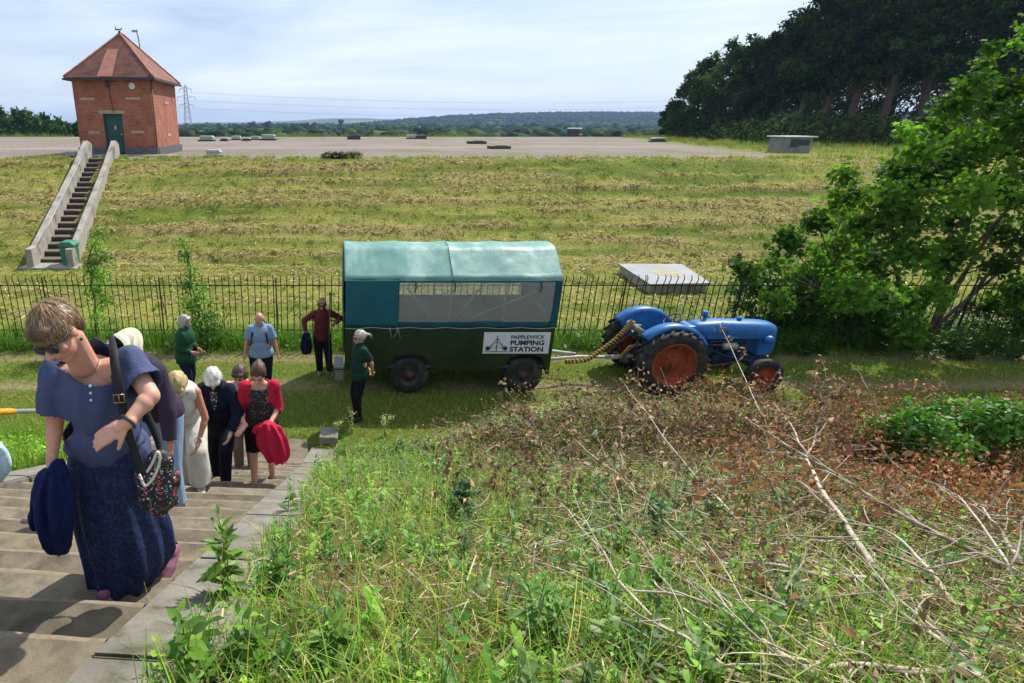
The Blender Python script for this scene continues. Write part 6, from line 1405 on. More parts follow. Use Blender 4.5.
    if hs:
        m = MB(); t_ = c.get('hairvol', .014)
        if hs != 'bald':
            pell(m, hp_(0, -.018, .034), ((.073+t_)*h, (.094+t_)*h, (.088+t_)*h), HF)
            if hs in ('bob', 'short'):
                for sd in (-1, 1): pell(m, hp_(sd*.062, -.03, -.01), ((.028+t_*.6)*h, (.055+t_*.3)*h, (.065+t_*(2 if hs == 'bob' else .4))*h), HF)
                pell(m, hp_(0, -.075, -.02), (.065*h, (.04+t_*.5)*h, (.075 if hs == 'short' else .1)*h), HF); pcap(m, hp_(-.05, .066, .075), hp_(.05, .066, .075), (.02+t_*.4)*h, (.02+t_*.4)*h)
            if hs == 'bun': pell(m, hp_(.0, -.1, .08), (.036*h, .036*h, .034*h), HF)
            if hs == 'tail': pcap(m, hp_(0, -.11, .05), hp_(0, -.2, .02), .03*h, .02*h); pcap(m, hp_(0, -.2, .02), hp_(0, -.235, -.05), .022*h, .008*h)
            def cuth(p):
                d = p-HD; a_, b_, c_ = d.dot(rt)/h, d.dot(fw)/h, d.dot(up)/h
                line = .062 if abs(a_) < .045 else .062-(abs(a_)-.045)*3.0
                if b_ > .015 and c_ < line-.0: return not (abs(a_) > .067 and b_ < .03)
                if abs(a_) > .06 and -.03 < b_ <= .015 and c_ < -.0 and hs in ('short', 'tail', 'bun'): return True
                return c_ < -.12
            def fh(p): d = p-HD; q = Vector((d.dot(rt)*26, d.dot(fw)*9, d.dot(up)*14)); return c.get('hairfold', .009)*(mnoise.noise(q)+.5*mnoise.noise(q*2.1))*h
            remesh(m, 'hair', vx*.9, 1, fh, cuth, hairm(c['hair']), body, .003)
        else:
            pell(m, hp_(0, -.03, -.005), (.082*h, .078*h, .055*h), HF)
            remesh(m, 'hair', vx*.9, 1, None, lambda p: (p-HD).dot(fw) > .01*h or (p-HD).dot(up) > .035*h or (p-HD).dot(up) < -.06*h, hairm(c['hair']), body, .003)
    return body, dict(hp_=hp_, HF=HF, F3=F3)
def pose(H_=1.63, lean=5, yaw=0, turn=0, nod=5, feet=((-.09, 0), (.09, 0)), fz=(0, 0), hands=None, hands_d=None, pn=None, pole=None, kneef=.03, sway=0, girth=1):
    """facing -Y at yaw 0; R is the viewer's left; returns joints relative to the point between the feet"""
    s = H_/1.63; l = R(lean); J = {}
    up = Vector((math.sin(R(sway)), -math.sin(l), math.cos(l))); 
    pel = Vector((0, .02*s+.10*math.sin(l), .905*s)); J['pelvis'] = pel; J['chest'] = pel+up*.36*s; J['neck'] = pel+up*.54*s; J['fwd'] = Vector((0, -1, 0))
    ny = R(nod); t = R(turn); face = Vector((math.sin(t)*math.cos(ny), -math.cos(t)*math.cos(ny), -math.sin(ny))); J['face'] = face; J['hup'] = Vector((0, -.2*math.sin(l), 1)) if nod < 60 else Vector((0, -1, .3))
    J['head'] = J['neck']+(Vector((0, -math.sin(l)*.6-math.sin(ny)*.35, 1)).normalized())*.125*s+face*.012
    for S, sx, i in (('R', -1, 0), ('L', 1, 1)):
        sh = pel+up*.475*s+Vector((sx*.158*s*(.85+.15*girth), 0, 0)); J['sh'+S] = sh
        hd = Vector(hands[i])*s if hands else Vector((sx*.25, -.05, .80))*s
        el, wr = ik(sh, hd, .285*s, .245*s, (pole[i] if pole else Vector((sx*.5, .8, -.3)))); J['el'+S] = el; J['wr'+S] = wr
        J['hd'+S] = Vector(hands_d[i]) if hands_d else (wr-el).normalized(); J['pn'+S] = Vector(pn[i]) if pn else Vector((-sx, 0, 0)); J['th'+S] = sx
        hp = pel+Vector((sx*.088*s*girth, 0, -.03*s)); an = Vector((feet[i][0], feet[i][1], fz[i]+.085*s)); kn, an = ik(hp, an, .40*s, .40*s, Vector((sx*.1, -1, 0))); J['hp'+S] = hp; J['kn'+S] = kn; J['an'+S] = an; J['fd'+S] = Vector((sx*.2, -1, 0))
    M_ = Matrix.Rotation(R(yaw), 3, 'Z')
    for k, v in J.items():
        if isinstance(v, Vector): J[k] = M_ @ v
    return J, s
def drape(name, mat, parent, pts, width, thick, seed=0, folds_=3, amp=.03, cols=14):
    """hanging cloth: pts centre line top to bottom, width list; a folded closed slab"""
    n = len(pts); vs = []; K = 36
    for i, p in enumerate(pts):
        w_ = width[i]; th = thick[i]
        for k in range(K):
            a = 2*math.pi*k/K; rx, ry = w_*math.cos(a), th*math.sin(a)*(1+.0*a); f_ = 1+amp/th*.9*math.sin(folds_*a*2+seed+i*.15)*.8; rx *= 1+.10*math.sin(folds_*a*2+1+seed)
            vs.append(Vector(p)+Vector((rx, ry*f_, .02*mnoise.noise(Vector((a, i*.5, seed)))+(-.5*abs(rx)*(i == 0)))))
    m = MB(); fs = [(i*K+k, i*K+(k+1) % K, (i+1)*K+(k+1) % K, (i+1)*K+k) for i in range(n-1) for k in range(K)]+[tuple(range(K-1, -1, -1)), tuple(range((n-1)*K, n*K))]; m.add(vs, fs, True)
    return remesh(m, name, .011, 2, folds(.016, 16, (1, 1, .22), seed), None, mat, parent)
def person(x, y, z, label, J, cfg, group=None):
    e = empty('person', (x, y, z), label=label, cat='person')
    b_, inf = build_person(J, cfg, e); return e, b_, inf
def glasses(e, inf, h=1.0, parent=None):
    hp_ = inf['hp_']; HF = inf['HF']; m = MB()
    for sd in (-1, 1): pell(m, hp_(sd*.033, .094, .004), (.029*h, .008*h, .021*h), HF, 14)
    g_ = m.build('sunglasses', M_GLASSD, parent); m = MB()
    m.tube([hp_(-.083, -.01, .006), hp_(-.078, .05, .012), hp_(-.06, .086, .018), hp_(-.03, .1, .022), hp_(0, .108, .014), hp_(.03, .1, .022), hp_(.06, .086, .018), hp_(.078, .05, .012), hp_(.083, -.01, .006)], .0033, 6)
    m.build('frame', M_DARK, g_)
def stairz(x, y): s_, t_ = st(x, y); i = math.floor((7.94-s_)/tread); return max(0, rise*(i+1)-.12) if i >= 0 else 0.0
# ---- standing figures on the track
def gx(u, v, z=0): p = atz(u, v, z); return p.x, p.y
def cx_at(u, y, zm): return (u-PX)/FPX*(y*math.cos(TH)+(CAMH-zm)*math.sin(TH))
NAVY, BLK = '#161c30', '#15151a'
# man, light blue shirt, small backpack
y = 10.15; x = cx_at(261, y, .9); J, s = pose(1.74, 8, 5, 0, 32, hands=((-.30, -.02, .80), (.33, -.08, .78)), girth=1.2, feet=((-.1, 0), (.1, .1)))
e, b, inf = person(x, y, 0, 'balding man in light blue short sleeved shirt with backpack on the track', J, dict(s=s, girth=1.22, female=0, skin='#c88f74', hair='#b8b4ae', hairstyle='bald', top=dict(name='shirt', col='#8298b4', sleeve='short', hem=.06, ex=.024, slen=.7), bottom=dict(kind='trousers', col=NAVY), shoe='#202024'))
m = MB()
for sd in (-1, 1): pcap(m, J['neck']+Vector((sd*.1, .06, -.03)), J['chest']+Vector((sd*.13, -.155, .05)), .022, .022); pcap(m, J['chest']+Vector((sd*.13, -.155, .05)), J['chest']+Vector((sd*.15, -.1, -.14)), .02, .018)
remesh(m, 'strap', .01, 1, None, None, cloth('#1f3258'), (bk_ := empty('backpack', (x, y, 0), label='dark blue backpack on the balding man\'s back', cat='backpack')))
m = MB(); pell(m, J['chest']+Vector((0, .2, 0)), (.15, .09, .22)); pell(m, J['chest']+Vector((0, .25, -.07)), (.11, .07, .1)); remesh(m, 'pack', .014, 2, folds(.008, 8), None, cloth('#1f3258'), bk_)
# grey haired woman in green jumper, seen in profile facing right
y = 10.2; x = cx_at(187, y, .9); J, s = pose(1.62, 3, 78, 0, 4, hands=((-.12, -.16, 1.02), (.14, -.18, 1.0)), girth=1.3, feet=((-.08, 0), (.09, .06)))
person(x, y, 0, 'grey haired woman in dark green sweatshirt standing sideways near the fence', J, dict(s=s, girth=1.3, skin='#c9957e', hair='#b4b2ae', hairstyle='bob', hairvol=.02, top=dict(name='sweatshirt', col='#1f4a34', sleeve='long', hem=.14, ex=.026), bottom=dict(kind='trousers', col='#1c2440'), shoe='#1a1a1c'))
# woman in red jacket holding a navy coat, by the trailer step
y = 11.35; x = cx_at(322, y, .9); J, s = pose(1.62, 2, 8, -10, 12, hands=((-.34, -.06, .98), (.26, -.16, 1.2)), pole=(Vector((-1, .5, -.2)), Vector((1, .4, -.5))), feet=((-.05, .02), (.16, -.05)), girth=1.0)
e, b, inf = person(x, y, 0, 'woman in dark red jacket and sunglasses stepping away from the trailer', J, dict(s=s, girth=1.0, skin='#c78f76', hair='#a8865c', hairstyle='short', hairvol=.016, top=dict(name='jacket', col='#642a30', sleeve='long', hem=.12, ex=.022), bottom=dict(kind='trousers', col='#14161c', ex=.018), shoe='#8a8480'))
glasses(e, inf, 1, b)
h_ = Vector((x, y, 0))+J['wrR']; ct = empty('coat', tuple(h_), label='navy coat hanging from the hand of the woman in dark red', cat='coat')
drape('fabric', cloth('#161b38'), ct, [Vector((.0, -.02, .02-.06*i)) for i in range(9)], [.05, .08, .10, .11, .115, .12, .12, .11, .09], [.035, .05, .06, .06, .065, .06, .06, .055, .04], 3)
# woman in dark green polo, hands clasped behind her, looking left
y = 9.32; x = cx_at(359, y, .8); J, s = pose(1.63, 2, -68, 0, 3, hands=((-.06, .20, .94), (.08, .22, .92)), pole=(Vector((-1, .6, -.2)), Vector((1, .6, -.2))), pn=(Vector((1, 0, 0)), Vector((-1, 0, 0))), girth=1.0, feet=((-.08, 0), (.08, -.03)))
e, b, inf = person(x, y, H(x, y), 'fair haired woman in dark green polo shirt, hands behind her back', J, dict(s=s, girth=1.03, skin='#cb957c', hair='#c8bcae', hairstyle='tail', hairvol=.016, top=dict(name='polo_shirt', col='#16382c', sleeve='short', hem=.12, slen=.75, ex=.02), bottom=dict(kind='trousers', col='#111216', ex=.006), shoe='#18181a', sole='#8c8880'))
glasses(e, inf, 1, b)
def onbody(p, S): return p
# ---- climbing the steps: pair at the back
def zz_(x, y): return stairz(x, y)
y = 6.75; x = cx_at(243, y, 1.6); J, s = pose(1.62, 14, 0, -10, 30, hands=((-.2, -.15, .85), (.2, -.2, .85)))
person(x, y, zz_(x, y), 'brown haired woman in pale blouse and khaki trousers, mostly hidden between two others', J, dict(s=s, skin='#d0a088', hair='#5a4438', hairstyle='bob', top=dict(name='blouse', col='#c8a898', sleeve='long', hem=.1), bottom=dict(kind='trousers', col='#75695a'), shoe='#3a3230'))
# elderly woman white hair navy jacket
y = 5.78; x = cx_at(222, y, 1.6); J, s = pose(1.55, 20, -4, 12, 52, hands=((-.20, -.26, .92), (.20, -.34, .92)), pole=(Vector((-1, .5, -.2)), Vector((1, .5, -.2))), feet=((-.09, .05), (.09, -.28)), fz=(0, rise), kneef=.1)
e, b, inf = person(x, y, zz_(x, y), 'elderly white haired woman in navy jacket climbing with her head bowed', J, dict(s=s, girth=1.06, skin='#d0a38e', hair='#d8d6d0', hairstyle='bob', hairvol=.024, hairfold=.012, top=dict(name='jacket', col='#10162a', sleeve='long', hem=.2, ex=.03), bottom=dict(kind='trousers', col='#101524'), shoe='#101014'))
# patterned blouse front inset
M_SPOT, t, bb_ = newmat('black_white_print'); vo = nod(t, 'ShaderNodeTexVoronoi', {'Scale': 42}); tq = nod(t, 'ShaderNodeTexCoord'); t.links.new(tq.outputs['Object'], vo.inputs['Vector']); rr_ = nod(t, 'ShaderNodeValToRGB'); rr_.color_ramp.interpolation = 'CONSTANT'; rr_.color_ramp.elements[0].color = (.55, .52, .52, 1); rr_.color_ramp.elements[1].color = (.018, .016, .02, 1); rr_.color_ramp.elements[1].position = .3; t.links.new(vo.outputs['Distance'], rr_.inputs[0]); t.links.new(rr_.outputs[0], bb_.inputs['Base Color']); bb_.inputs['Roughness'].default_value = .8
m = MB(); F3 = inf['F3']; c0 = J['chest']; pell(m, c0+F3.col[1]*.075*s+F3.col[2]*.02, (.06, .085, .17), F3); remesh(m, 'blouse', .011, 2, None, None, M_SPOT, b)
bg_ = empty('handbag', (x, y, zz_(x, y)), label='black shoulder bag at the white haired woman\'s right side', cat='handbag'); m = MB(); c1 = J['pelvis']+Vector((-.17, -.17, .12)); m.box(c1, (.24, .1, .2), (0, .1, .1), .03); m.build('bag_body', cloth('#15161c'), bg_); MB().tube([c1+Vector((.0, 0, .1)), J['shR']+Vector((-.0, -.1, .0)), J['shR']+Vector((.02, .02, .085)), J['shR']+Vector((0, .12, -.05))], .01, 6).build('strap', cloth('#15161c'), bg_)
# woman in pink cardigan, black dotted dress
y = 5.72; x = cx_at(262, y, 1.6); J, s = pose(1.58, 12, 6, -12, 34, hands=((-.17, -.24, .98), (.10, -.25, 1.0)), pole=(Vector((-.5, .9, -.3)), Vector((.5, .8, -.4))), feet=((-.10, -.12), (.10, .1)), fz=(0, 0), pn=(Vector((0, .5, -1)), Vector((0, .4, -1))), hands_d=(Vector((-.6, -.6, -.3)), Vector((-1, -.2, -.1))))
SPX, SPY, SPZ = x, y, zz_(x, y)
M_DOTS = M_SPOT.copy(); M_DOTS.name = 'dotted_black'; q = M_DOTS.node_tree; [n_.inputs.__getitem__('Scale').__setattr__('default_value', 38) for n_ in q.nodes if n_.type == 'TEX_VORONOI']; [n_.color_ramp.elements[1].__setattr__('position', .17) for n_ in q.nodes if n_.type == 'VALTORGB']
e, b, inf = person(x, y, SPZ, 'woman in raspberry pink cardigan over a black dotted top and black shorts', J, dict(s=s, girth=1.08, skin='#d29f88', hair='#5e4230', hairstyle='bun', hairvol=.013, top=dict(name='dotted_top', col='#14141a', mat=M_DOTS, sleeve='short', slen=.25, hem=.12, ex=.012, scoop=.035), bottom=dict(kind='shorts', col='#0f0f13', ex=.02), shoe='#2a2a30', sole='#b8b4b0'))
m = MB(); F3 = inf['F3']; ex = .016; PK = cloth('#b8203e')
pell(m, J['chest'], ((.165+ex)*s, (.12+ex)*s, .21*s), F3); pell(m, J['pelvis'].lerp(J['chest'], .4), ((.16+ex)*s, (.12+ex)*s, .22*s), F3); pcap(m, J['shR'].lerp(J['chest'], .22), J['shL'].lerp(J['chest'], .22), (.062+ex)*s, (.062+ex)*s)
for S in 'LR': pell(m, J['sh'+S], (.07, .07, .07)); pcap(m, J['sh'+S], J['el'+S], .063, .055); pcap(m, J['el'+S], J['el'+S].lerp(J['wr'+S], .3), .055, .052)
def cutp(p):
    d = p-J['chest']; a_, f_, u_ = d.dot(F3.col[0]), d.dot(F3.col[1]), d.dot(F3.col[2])
    for S in 'LR':
        q_ = J['el'+S].lerp(J['wr'+S], .25); dd = (J['wr'+S]-J['el'+S]).normalized()
        if (p-q_).dot(dd) > 0 and (p-q_).length < .12: return True
    return (f_ > 0 and abs(a_) < .085+.1*max(0, -u_)) or (Vector((a_, f_)).length < .085 and u_ > .1) or u_ < -.40
remesh(m, 'cardigan', .012, 3, folds(.009, 8, (1, 1, .5)), cutp, PK, b, .005)
h_ = Vector((x, y, SPZ))+J['wrL']; ct = empty('cardigan', tuple(h_), label='bright pink cardigan carried over the arm in front of the pink woman', cat='cardigan')
drape('fabric', cloth('#c02246'), ct, [Vector((.0+.012*i-.02, -.03-.003*i, .05-.062*i)) for i in range(9)], [.06, .11, .14, .155, .165, .165, .155, .13, .09], [.05, .07, .075, .08, .08, .08, .075, .07, .05], 8, 4, .04)
drape('sleeve', cloth('#c02246'), ct, [Vector((-.10-.022*i, -.05, .02-.03*i)) for i in range(4)], [.05, .05, .045, .035], [.04, .04, .035, .03], 2)
# woman in white
y = 5.2; x = cx_at(189, y, 1.8); J, s = pose(1.58, 38, 6, -8, 60, hands=((-.12, -.42, .78), (.16, -.36, .80)), pole=(Vector((-1, .5, 0)), Vector((1, .6, .1))), feet=((-.10, .08), (.12, -.2)), fz=(0, rise*.9))
e, b, inf = person(x, y, zz_(x, y), 'woman in sleeveless white top and wide white trousers bent forward on the steps', J, dict(s=s, girth=1.1, skin='#b97f62', hair='#c9b07a', hairstyle='bob', hairvol=.02, top=dict(name='top', col='#d2cfc4', sleeve='none', hem=.12, ex=.02, neck=.07), bottom=dict(kind='trousers', col='#cfcbbd', ex=.034, flare=2.2), shoe='#c8c0b0'))
MB().tube([J['wrL']+Vector((.034*math.cos(a_), .01*math.sin(a_), .03*math.sin(a_)+.02)) for a_ in np.linspace(0, 6.28, 17)[:-1]], .008, 6, closed=True).build('watch', M_WHITE, b)
# man in plum sweater and cream sun hat
y = 4.15; x = cx_at(160, y, 2.3); J, s = pose(1.74, 27, -14, -8, 50, hands=((-.2, -.45, .84), (.25, -.22, .76)), pole=(Vector((-1, .6, .2)), Vector((1, .7, .2))), feet=((-.10, -.30), (.10, .05)), fz=(rise, 0), girth=1.1)
e, b, inf = person(x, y, zz_(x, y), 'man in plum sweater and cream sun hat stooping up the steps behind the front woman', J, dict(s=s, girth=1.08, female=0, skin='#c08468', hair='#b8b0a0', hairstyle='short', top=dict(name='sweater', col='#3d3242', sleeve='long', hem=.02, ex=.026, wgap=.1), bottom=dict(kind='trousers', col='#8fa6c4', ex=.02), shoe='#3a342c', voxel=.009))
hp_, HF = inf['hp_'], inf['HF']; ht = empty('sun_hat', (x, y, zz_(x, y)), label='cream brimmed sun hat on the stooping man in plum', cat='hat'); K = 40
def hring(r, zz, wob=0): return [hp_(0, 0, 0)+HF @ Vector((r*math.cos(2*math.pi*k/K)*.93, r*math.sin(2*math.pi*k/K)*1.08-.015, zz+wob*math.sin(4*math.pi*k/K+1))) for k in range(K)]
rings = [hring(.165, .026, .006), hring(.135, .036, .004), hring(.098, .05), hring(.095, .09), hring(.09, .125), hring(.07, .14), hring(.035, .144), hring(.002, .145)]
m = MB(); vs = [p for r_ in rings for p in r_]; m.add(vs, [(i*K+k, i*K+(k+1) % K, (i+1)*K+(k+1) % K, (i+1)*K+k) for i in range(len(rings)-1) for k in range(K)], True)
o = m.build('hat_felt', cloth('#d8d2b4', .9), ht); md = o.modifiers.new('t', 'SOLIDIFY'); md.thickness = .004
m = MB(); rb = [hring(.1, .052), hring(.098, .085)]; m.add([p for r_ in rb for p in r_], [(k, (k+1) % K, K+(k+1) % K, K+k) for k in range(K)], True); m.build('hat_band', cloth('#8c9478'), ht)
# person cut by the left edge: pale blue trousers, white shoe
y = 2.75; x = cx_at(-41, y, 3.2); J, s = pose(1.66, 14, 0, 0, 30, hands=((-.2, -.1, .85), (.24, -.12, .60)), feet=((-.1, .0), (.13, -.12)), fz=(0, 0)); zb = zz_(x, y)
e, b, inf = person(x, y, zb, 'person almost wholly outside the left edge, holding a pale blue bag', J, dict(s=s, skin='#d0a38e', hair='#8a7a68', hairstyle='short', top=dict(name='shirt', col='#c8d0d8', sleeve='short', hem=.1), bottom=dict(kind='trousers', col='#5c6878'), shoe='#dcdcdc'))
hb = Vector((x, y, zb))+J['wrL']; bg_ = empty('cloth_bag', tuple(hb), label='pale blue patterned cloth bag poking in at the left edge', cat='bag')
drape('bag_body', noisy('pale_blue_print', hexc('#8fc0d0'), hexc('#d0dce0'), 18, .8, .2), bg_, [Vector((.03, -.02, -.06-.05*i)) for i in range(6)], [.06, .1, .115, .12, .11, .08], [.05, .07, .08, .08, .075, .05], 1)
# ================================================================ the woman in front, climbing towards the camera
def W(u, v, y): return aty(u, v, y)
OY = 2.30; ox = cx_at(112, OY, 2.9); oz = stairz(ox, OY); fe_ = empty('person', (ox, OY, oz), label='woman in slate blue blouse and long navy skirt climbing nearest the camera', cat='person'); O1 = Vector((ox, OY, oz))
J = {}
def jw(k, u, v, y): J[k] = W(u, v, y)-O1
jw('pelvis', 107, 446, 2.36); jw('chest', 97, 393, 2.24); jw('neck', 84, 355, 2.17); jw('head', 58, 333, 2.05)
J['fwd'] = Vector((-.22, -1, 0)); J['face'] = Vector((-.20, -.80, -.50)); J['hup'] = Vector((-.40, -.45, .80))
jw('shL', 129, 362, 2.19); jw('elL', 151, 396, 2.06); jw('wrL', 126, 424, 1.96)
jw('shR', 54, 371, 2.25); jw('elR', 55, 424, 2.24); jw('wrR', 52, 459, 2.14)
J['hdL'] = Vector((-.80, -.15, -.42)); J['pnL'] = Vector((.15, .75, -.6)); J['thL'] = 1
J['hdR'] = Vector((-.02, -.10, -1)); J['pnR'] = Vector((.9, .25, 0)); J['thR'] = -1
fzL = stairz(ox+.02, OY-.02); kx = stairz(W(168, 560, 2.62).x, 2.62)
J['hpL'] = J['pelvis']+Vector((.085, 0, -.03)); J['hpR'] = J['pelvis']+Vector((-.085, -.03, -.03))
anR = Vector((W(120, 590, 2.3).x, 2.33, stairz(W(120, 590, 2.3).x, 2.2)+.085))-O1
anL = W(170, 552, 2.62)-O1; anL.z = max(anL.z, kx-oz+.1)
dR = (anR-J['hpR']).length*.502; J['knR'], J['anR'] = ik(J['hpR'], anR, dR, dR, Vector((0, -1, 0))); dL = (anL-J['hpL']).length*.502; J['knL'], J['anL'] = ik(J['hpL'], anL, dL, dL, Vector((0, -1, 0)))
J['fdR'] = Vector((-.25, -1, 0)); J['fdL'] = Vector((-.1, -1, -.55))
M_BLOUSE = noisy('slate_blue_jersey', hexc('#434a68'), hexc('#4e5676'), 6, .85, .9, 13, bdist=.012, spec=.2, stretch=(1.3, 1.3, .5))
cfg = dict(s=1.0, voxel=.0056, smooth=2, girth=.99, skin='#cf9c82', hair='#8a6c4c', hairstyle=None, curlL=.22, curlR=.75, shoe='#8c5c72', sole='#b8a8ac', headscale=.92, trap=0, bust=.4,
           top=dict(name='blouse', col='#4a557c', mat=M_BLOUSE, sleeve='short', slen=.72, hem=.015, ex=.024, neck=.078, scoop=.055, fold=.02, fsc=8, fst=(1.2, 1.2, .45), smooth=9))
body, inf = build_person(J, cfg, fe_); hp_, HF, F3 = inf['hp_'], inf['HF'], inf['F3']
# blouse buttons and neckline
CHf = J['chest']; m = MB()
top_o = [o for o in body.children if o.name.startswith('blouse')][0]
def surf(o, org, d):
    dg = bpy.context.evaluated_depsgraph_get(); bpy.context.view_layer.update(); ok, loc, nrm, _ = o.ray_cast(org, d); return (loc, nrm) if ok else (None, None)
for (u, v) in ((90.0, 386), (90.5, 393), (91, 400)):
    org = Vector((0, 0, CAMH))-O1; d = (W(u, v, 2)-Vector((0, 0, CAMH))).normalized(); loc, nr = surf(top_o, org, d)
    if loc is not None:
        q = nr.to_track_quat('Z', 'Y').to_matrix(); bm = MB(); bm.cyl(loc-nr*.001, loc+nr*.004, .0055, .0048, 12); bm.build('button', M_WHITE, top_o)
# earring
MB().sphere(hp_(-.083, .0, -.052), .007, 10).build('earring', M_DARK, body)
glasses(fe_, inf, 1.12, body)
# hair: short layered crop with streaked strands
rt, fw, up = HF.col[0], HF.col[1], HF.col[2]; h = .90
m = MB(); pell(m, hp_(0, -.018, .038), (.08*h, .104*h, .094*h), HF); pell(m, hp_(0, -.075, -.01), (.066*h, .045*h, .075*h), HF); pell(m, hp_(0, .055, .07), (.06, .04, .035), HF)
def cuth(p):
    d = p-J['head']; a_, b_, c_ = d.dot(rt)/h, d.dot(fw)/h, d.dot(up)/h
    if b_ > .03 and c_ < (.045 if abs(a_) < .05 else .03): return not (abs(a_) > .074 and b_ < .055 and c_ > -.005)
    if abs(a_) > .058 and -.03 < b_ <= .03 and c_ < .012: return True
    return c_ < -.085
hr_ = remesh(m, 'hair', .006, 2, None, cuth, noisy('brown_hair', hexc('#4c3828'), hexc('#775a3e'), 40, .45, .5, 90, stretch=(1, 1, .3)), body, .003)
HC = [hexc('#7a5c40'), hexc('#9c7c58'), hexc('#5c4330'), hexc('#b4946c'), hexc('#8c6c4c'), hexc('#c4aa84')]
acc = SC_(); ns = 9000; Vs = []; Fs = []; Cs = []
crownp = Vector((0, -.05, .118))
for i in range(ns):
    # root on the scalp, strand combed away from the crown, lying just over the hair shell
    th = random.uniform(0, 6.283); ph = math.acos(random.uniform(-.15, 1)); d = Vector((math.sin(ph)*math.cos(th), math.sin(ph)*math.sin(th), math.cos(ph)))
    base = Vector((.084*d.x, .108*d.y-.018, .096*d.z+.038)); flow = (base-crownp); nrm = Vector((d.x/.084, d.y/.108, d.z/.096)).normalized(); flow = (flow-nrm*flow.dot(nrm)); 
    if flow.length < 1e-4: continue
    flow = (flow.normalized()+Vector((random.gauss(0, .16), random.gauss(0, .16), random.gauss(0, .1)))).normalized(); ln = random.uniform(.035, .075); side = nrm.cross(flow).normalized(); w_ = random.uniform(.0008, .0017); col = np.array(random.choice(HC))*random.uniform(.75, 1.15); lift = random.uniform(.001, .009)
    k = 5; prev = base; pts = []
    fringe = base.y > .05
    for j in range(k+1):
        f = j/k; p = base+flow*ln*f-nrm*(ln*f)**2*(5.2 if not fringe else 4.2)+nrm*lift*(.3+math.sin(f*math.pi)*.7)
        pts.append(p)
    tip = pts[-1]
    if tip.y > .055 and tip.z < .025: continue
    if tip.z < .0 and abs(tip.x) > .055 and tip.y > -.04: continue
    b0 = len(Vs)
    for j, p in enumerate(pts):
        ww = w_*(1-(j/k)**2*.8)
        for sg in (-1, 1): q = p+side*sg*ww; Vs.append(J['head']+(rt*q.x+fw*q.y+up*q.z)*h); Cs.append(col*(.8+.3*j/k))
    for j in range(k): Fs.append((b0+2*j, b0+2*j+1, b0+2*j+3, b0+2*j+2))
M_STR = leafmat('hair_strand', .1, .38, spec=.5)
npmesh('strands', np.array([v[:] for v in Vs]), np.array(Fs), M_STR, hr_, np.array(Cs), kind='stuff')
# skirt: long flared, swinging back to the right
M_SKIRT, t, bs_ = newmat('navy_print'); tq = nod(t, 'ShaderNodeTexCoord'); n1_ = nod(t, 'ShaderNodeTexNoise', {'Scale': 60, 'Detail': 5, 'Roughness': .7, 'Distortion': 1.2}); t.links.new(tq.outputs['Object'], n1_.inputs['Vector']); rr_ = nod(t, 'ShaderNodeValToRGB'); el_ = rr_.color_ramp.elements; el_[0].position = .46; el_[0].color = (*hexc('#151c3a'), 1); el_[1].position = .74; el_[1].color = (*hexc('#3c4a78'), 1); t.links.new(n1_.outputs[0], rr_.inputs[0]); t.links.new(rr_.outputs[0], bs_.inputs['Base Color']); bs_.inputs['Roughness'].default_value = .75; bs_.inputs['Specular IOR Level'].default_value = .25
mpz = nod(t, 'ShaderNodeMapping', {'Scale': (16, 16, 3)}); t.links.new(tq.outputs['Object'], mpz.inputs[0]); nzz = nod(t, 'ShaderNodeTexNoise', {'Scale': 1, 'Detail': 3}); t.links.new(mpz.outputs[0], nzz.inputs['Vector']); bpz = nod(t, 'ShaderNodeBump', {'Strength': .9, 'Distance': .02}); t.links.new(nzz.outputs[0], bpz.inputs['Height']); t.links.new(bpz.outputs[0], bs_.inputs['Normal'])
sec = [ # v, left u, right u, y centre, depth half
 (440, 72, 144, 2.33, .135), (470, 69, 148, 2.34, .16), (490, 71, 154, 2.36, .17), (512, 76, 163, 2.38, .19), (535, 84, 172, 2.40, .21), (555, 90, 176, 2.42, .21), (577, 95, 164, 2.41, .20), (598, 100, 150, 2.38, .17)]
K = 96; vs = []; n_ = 26
def sc_at(f):
    i = min(int(f*(len(sec)-1)), len(sec)-2); g_ = f*(len(sec)-1)-i; return [a_+(b_-a_)*g_ for a_, b_ in zip(sec[i], sec[i+1])]
for i in range(n_+1):
    f = i/n_; v_, ul, ur, yc, dp = sc_at(f); pl, pr = W(ul, v_, yc)-O1, W(ur, v_, yc)-O1; c_ = (pl+pr)/2; hw = (pr.x-pl.x)/2
    for k in range(K):
        a = 2*math.pi*k/K; fl = 1+(.012+.10*f)*(math.sin(a*13+1.3+f*1.5)+.45*math.sin(a*7+2.1-f)+.5*mnoise.noise(Vector((a*2.2, f*2, 3))))*.8
        zoff = .025*f*math.sin(a*9+1.3)*.4+ (.11*f**2*max(0, math.cos(a)))
        vs.append(Vector((c_.x+hw*math.cos(a)*fl, c_.y+dp*math.sin(a)*fl-.03*f, c_.z+zoff)))
m = MB(); m.add(vs, [(i*K+k, i*K+(k+1) % K, (i+1)*K+(k+1) % K, (i+1)*K+k) for i in range(n_) for k in range(K)], True)
sk_ = m.build('skirt', M_SKIRT, body); md = sk_.modifiers.new('sub', 'SUBSURF'); md.levels = 1; md.render_levels = 1; md = sk_.modifiers.new('t', 'SOLIDIFY'); md.thickness = .003
# wristband
wl_ = J['wrL']; dl = (J['wrL']-J['elL']).normalized(); a1 = dl.orthogonal().normalized(); b1 = dl.cross(a1); c_ = wl_-dl*.012
MB().tube([c_+(a1*math.cos(q)+b1*math.sin(q))*.031 for q in np.linspace(0, 6.283, 25)[:-1]], .0075, 8, closed=True).build('wristband', M_DARK, body)
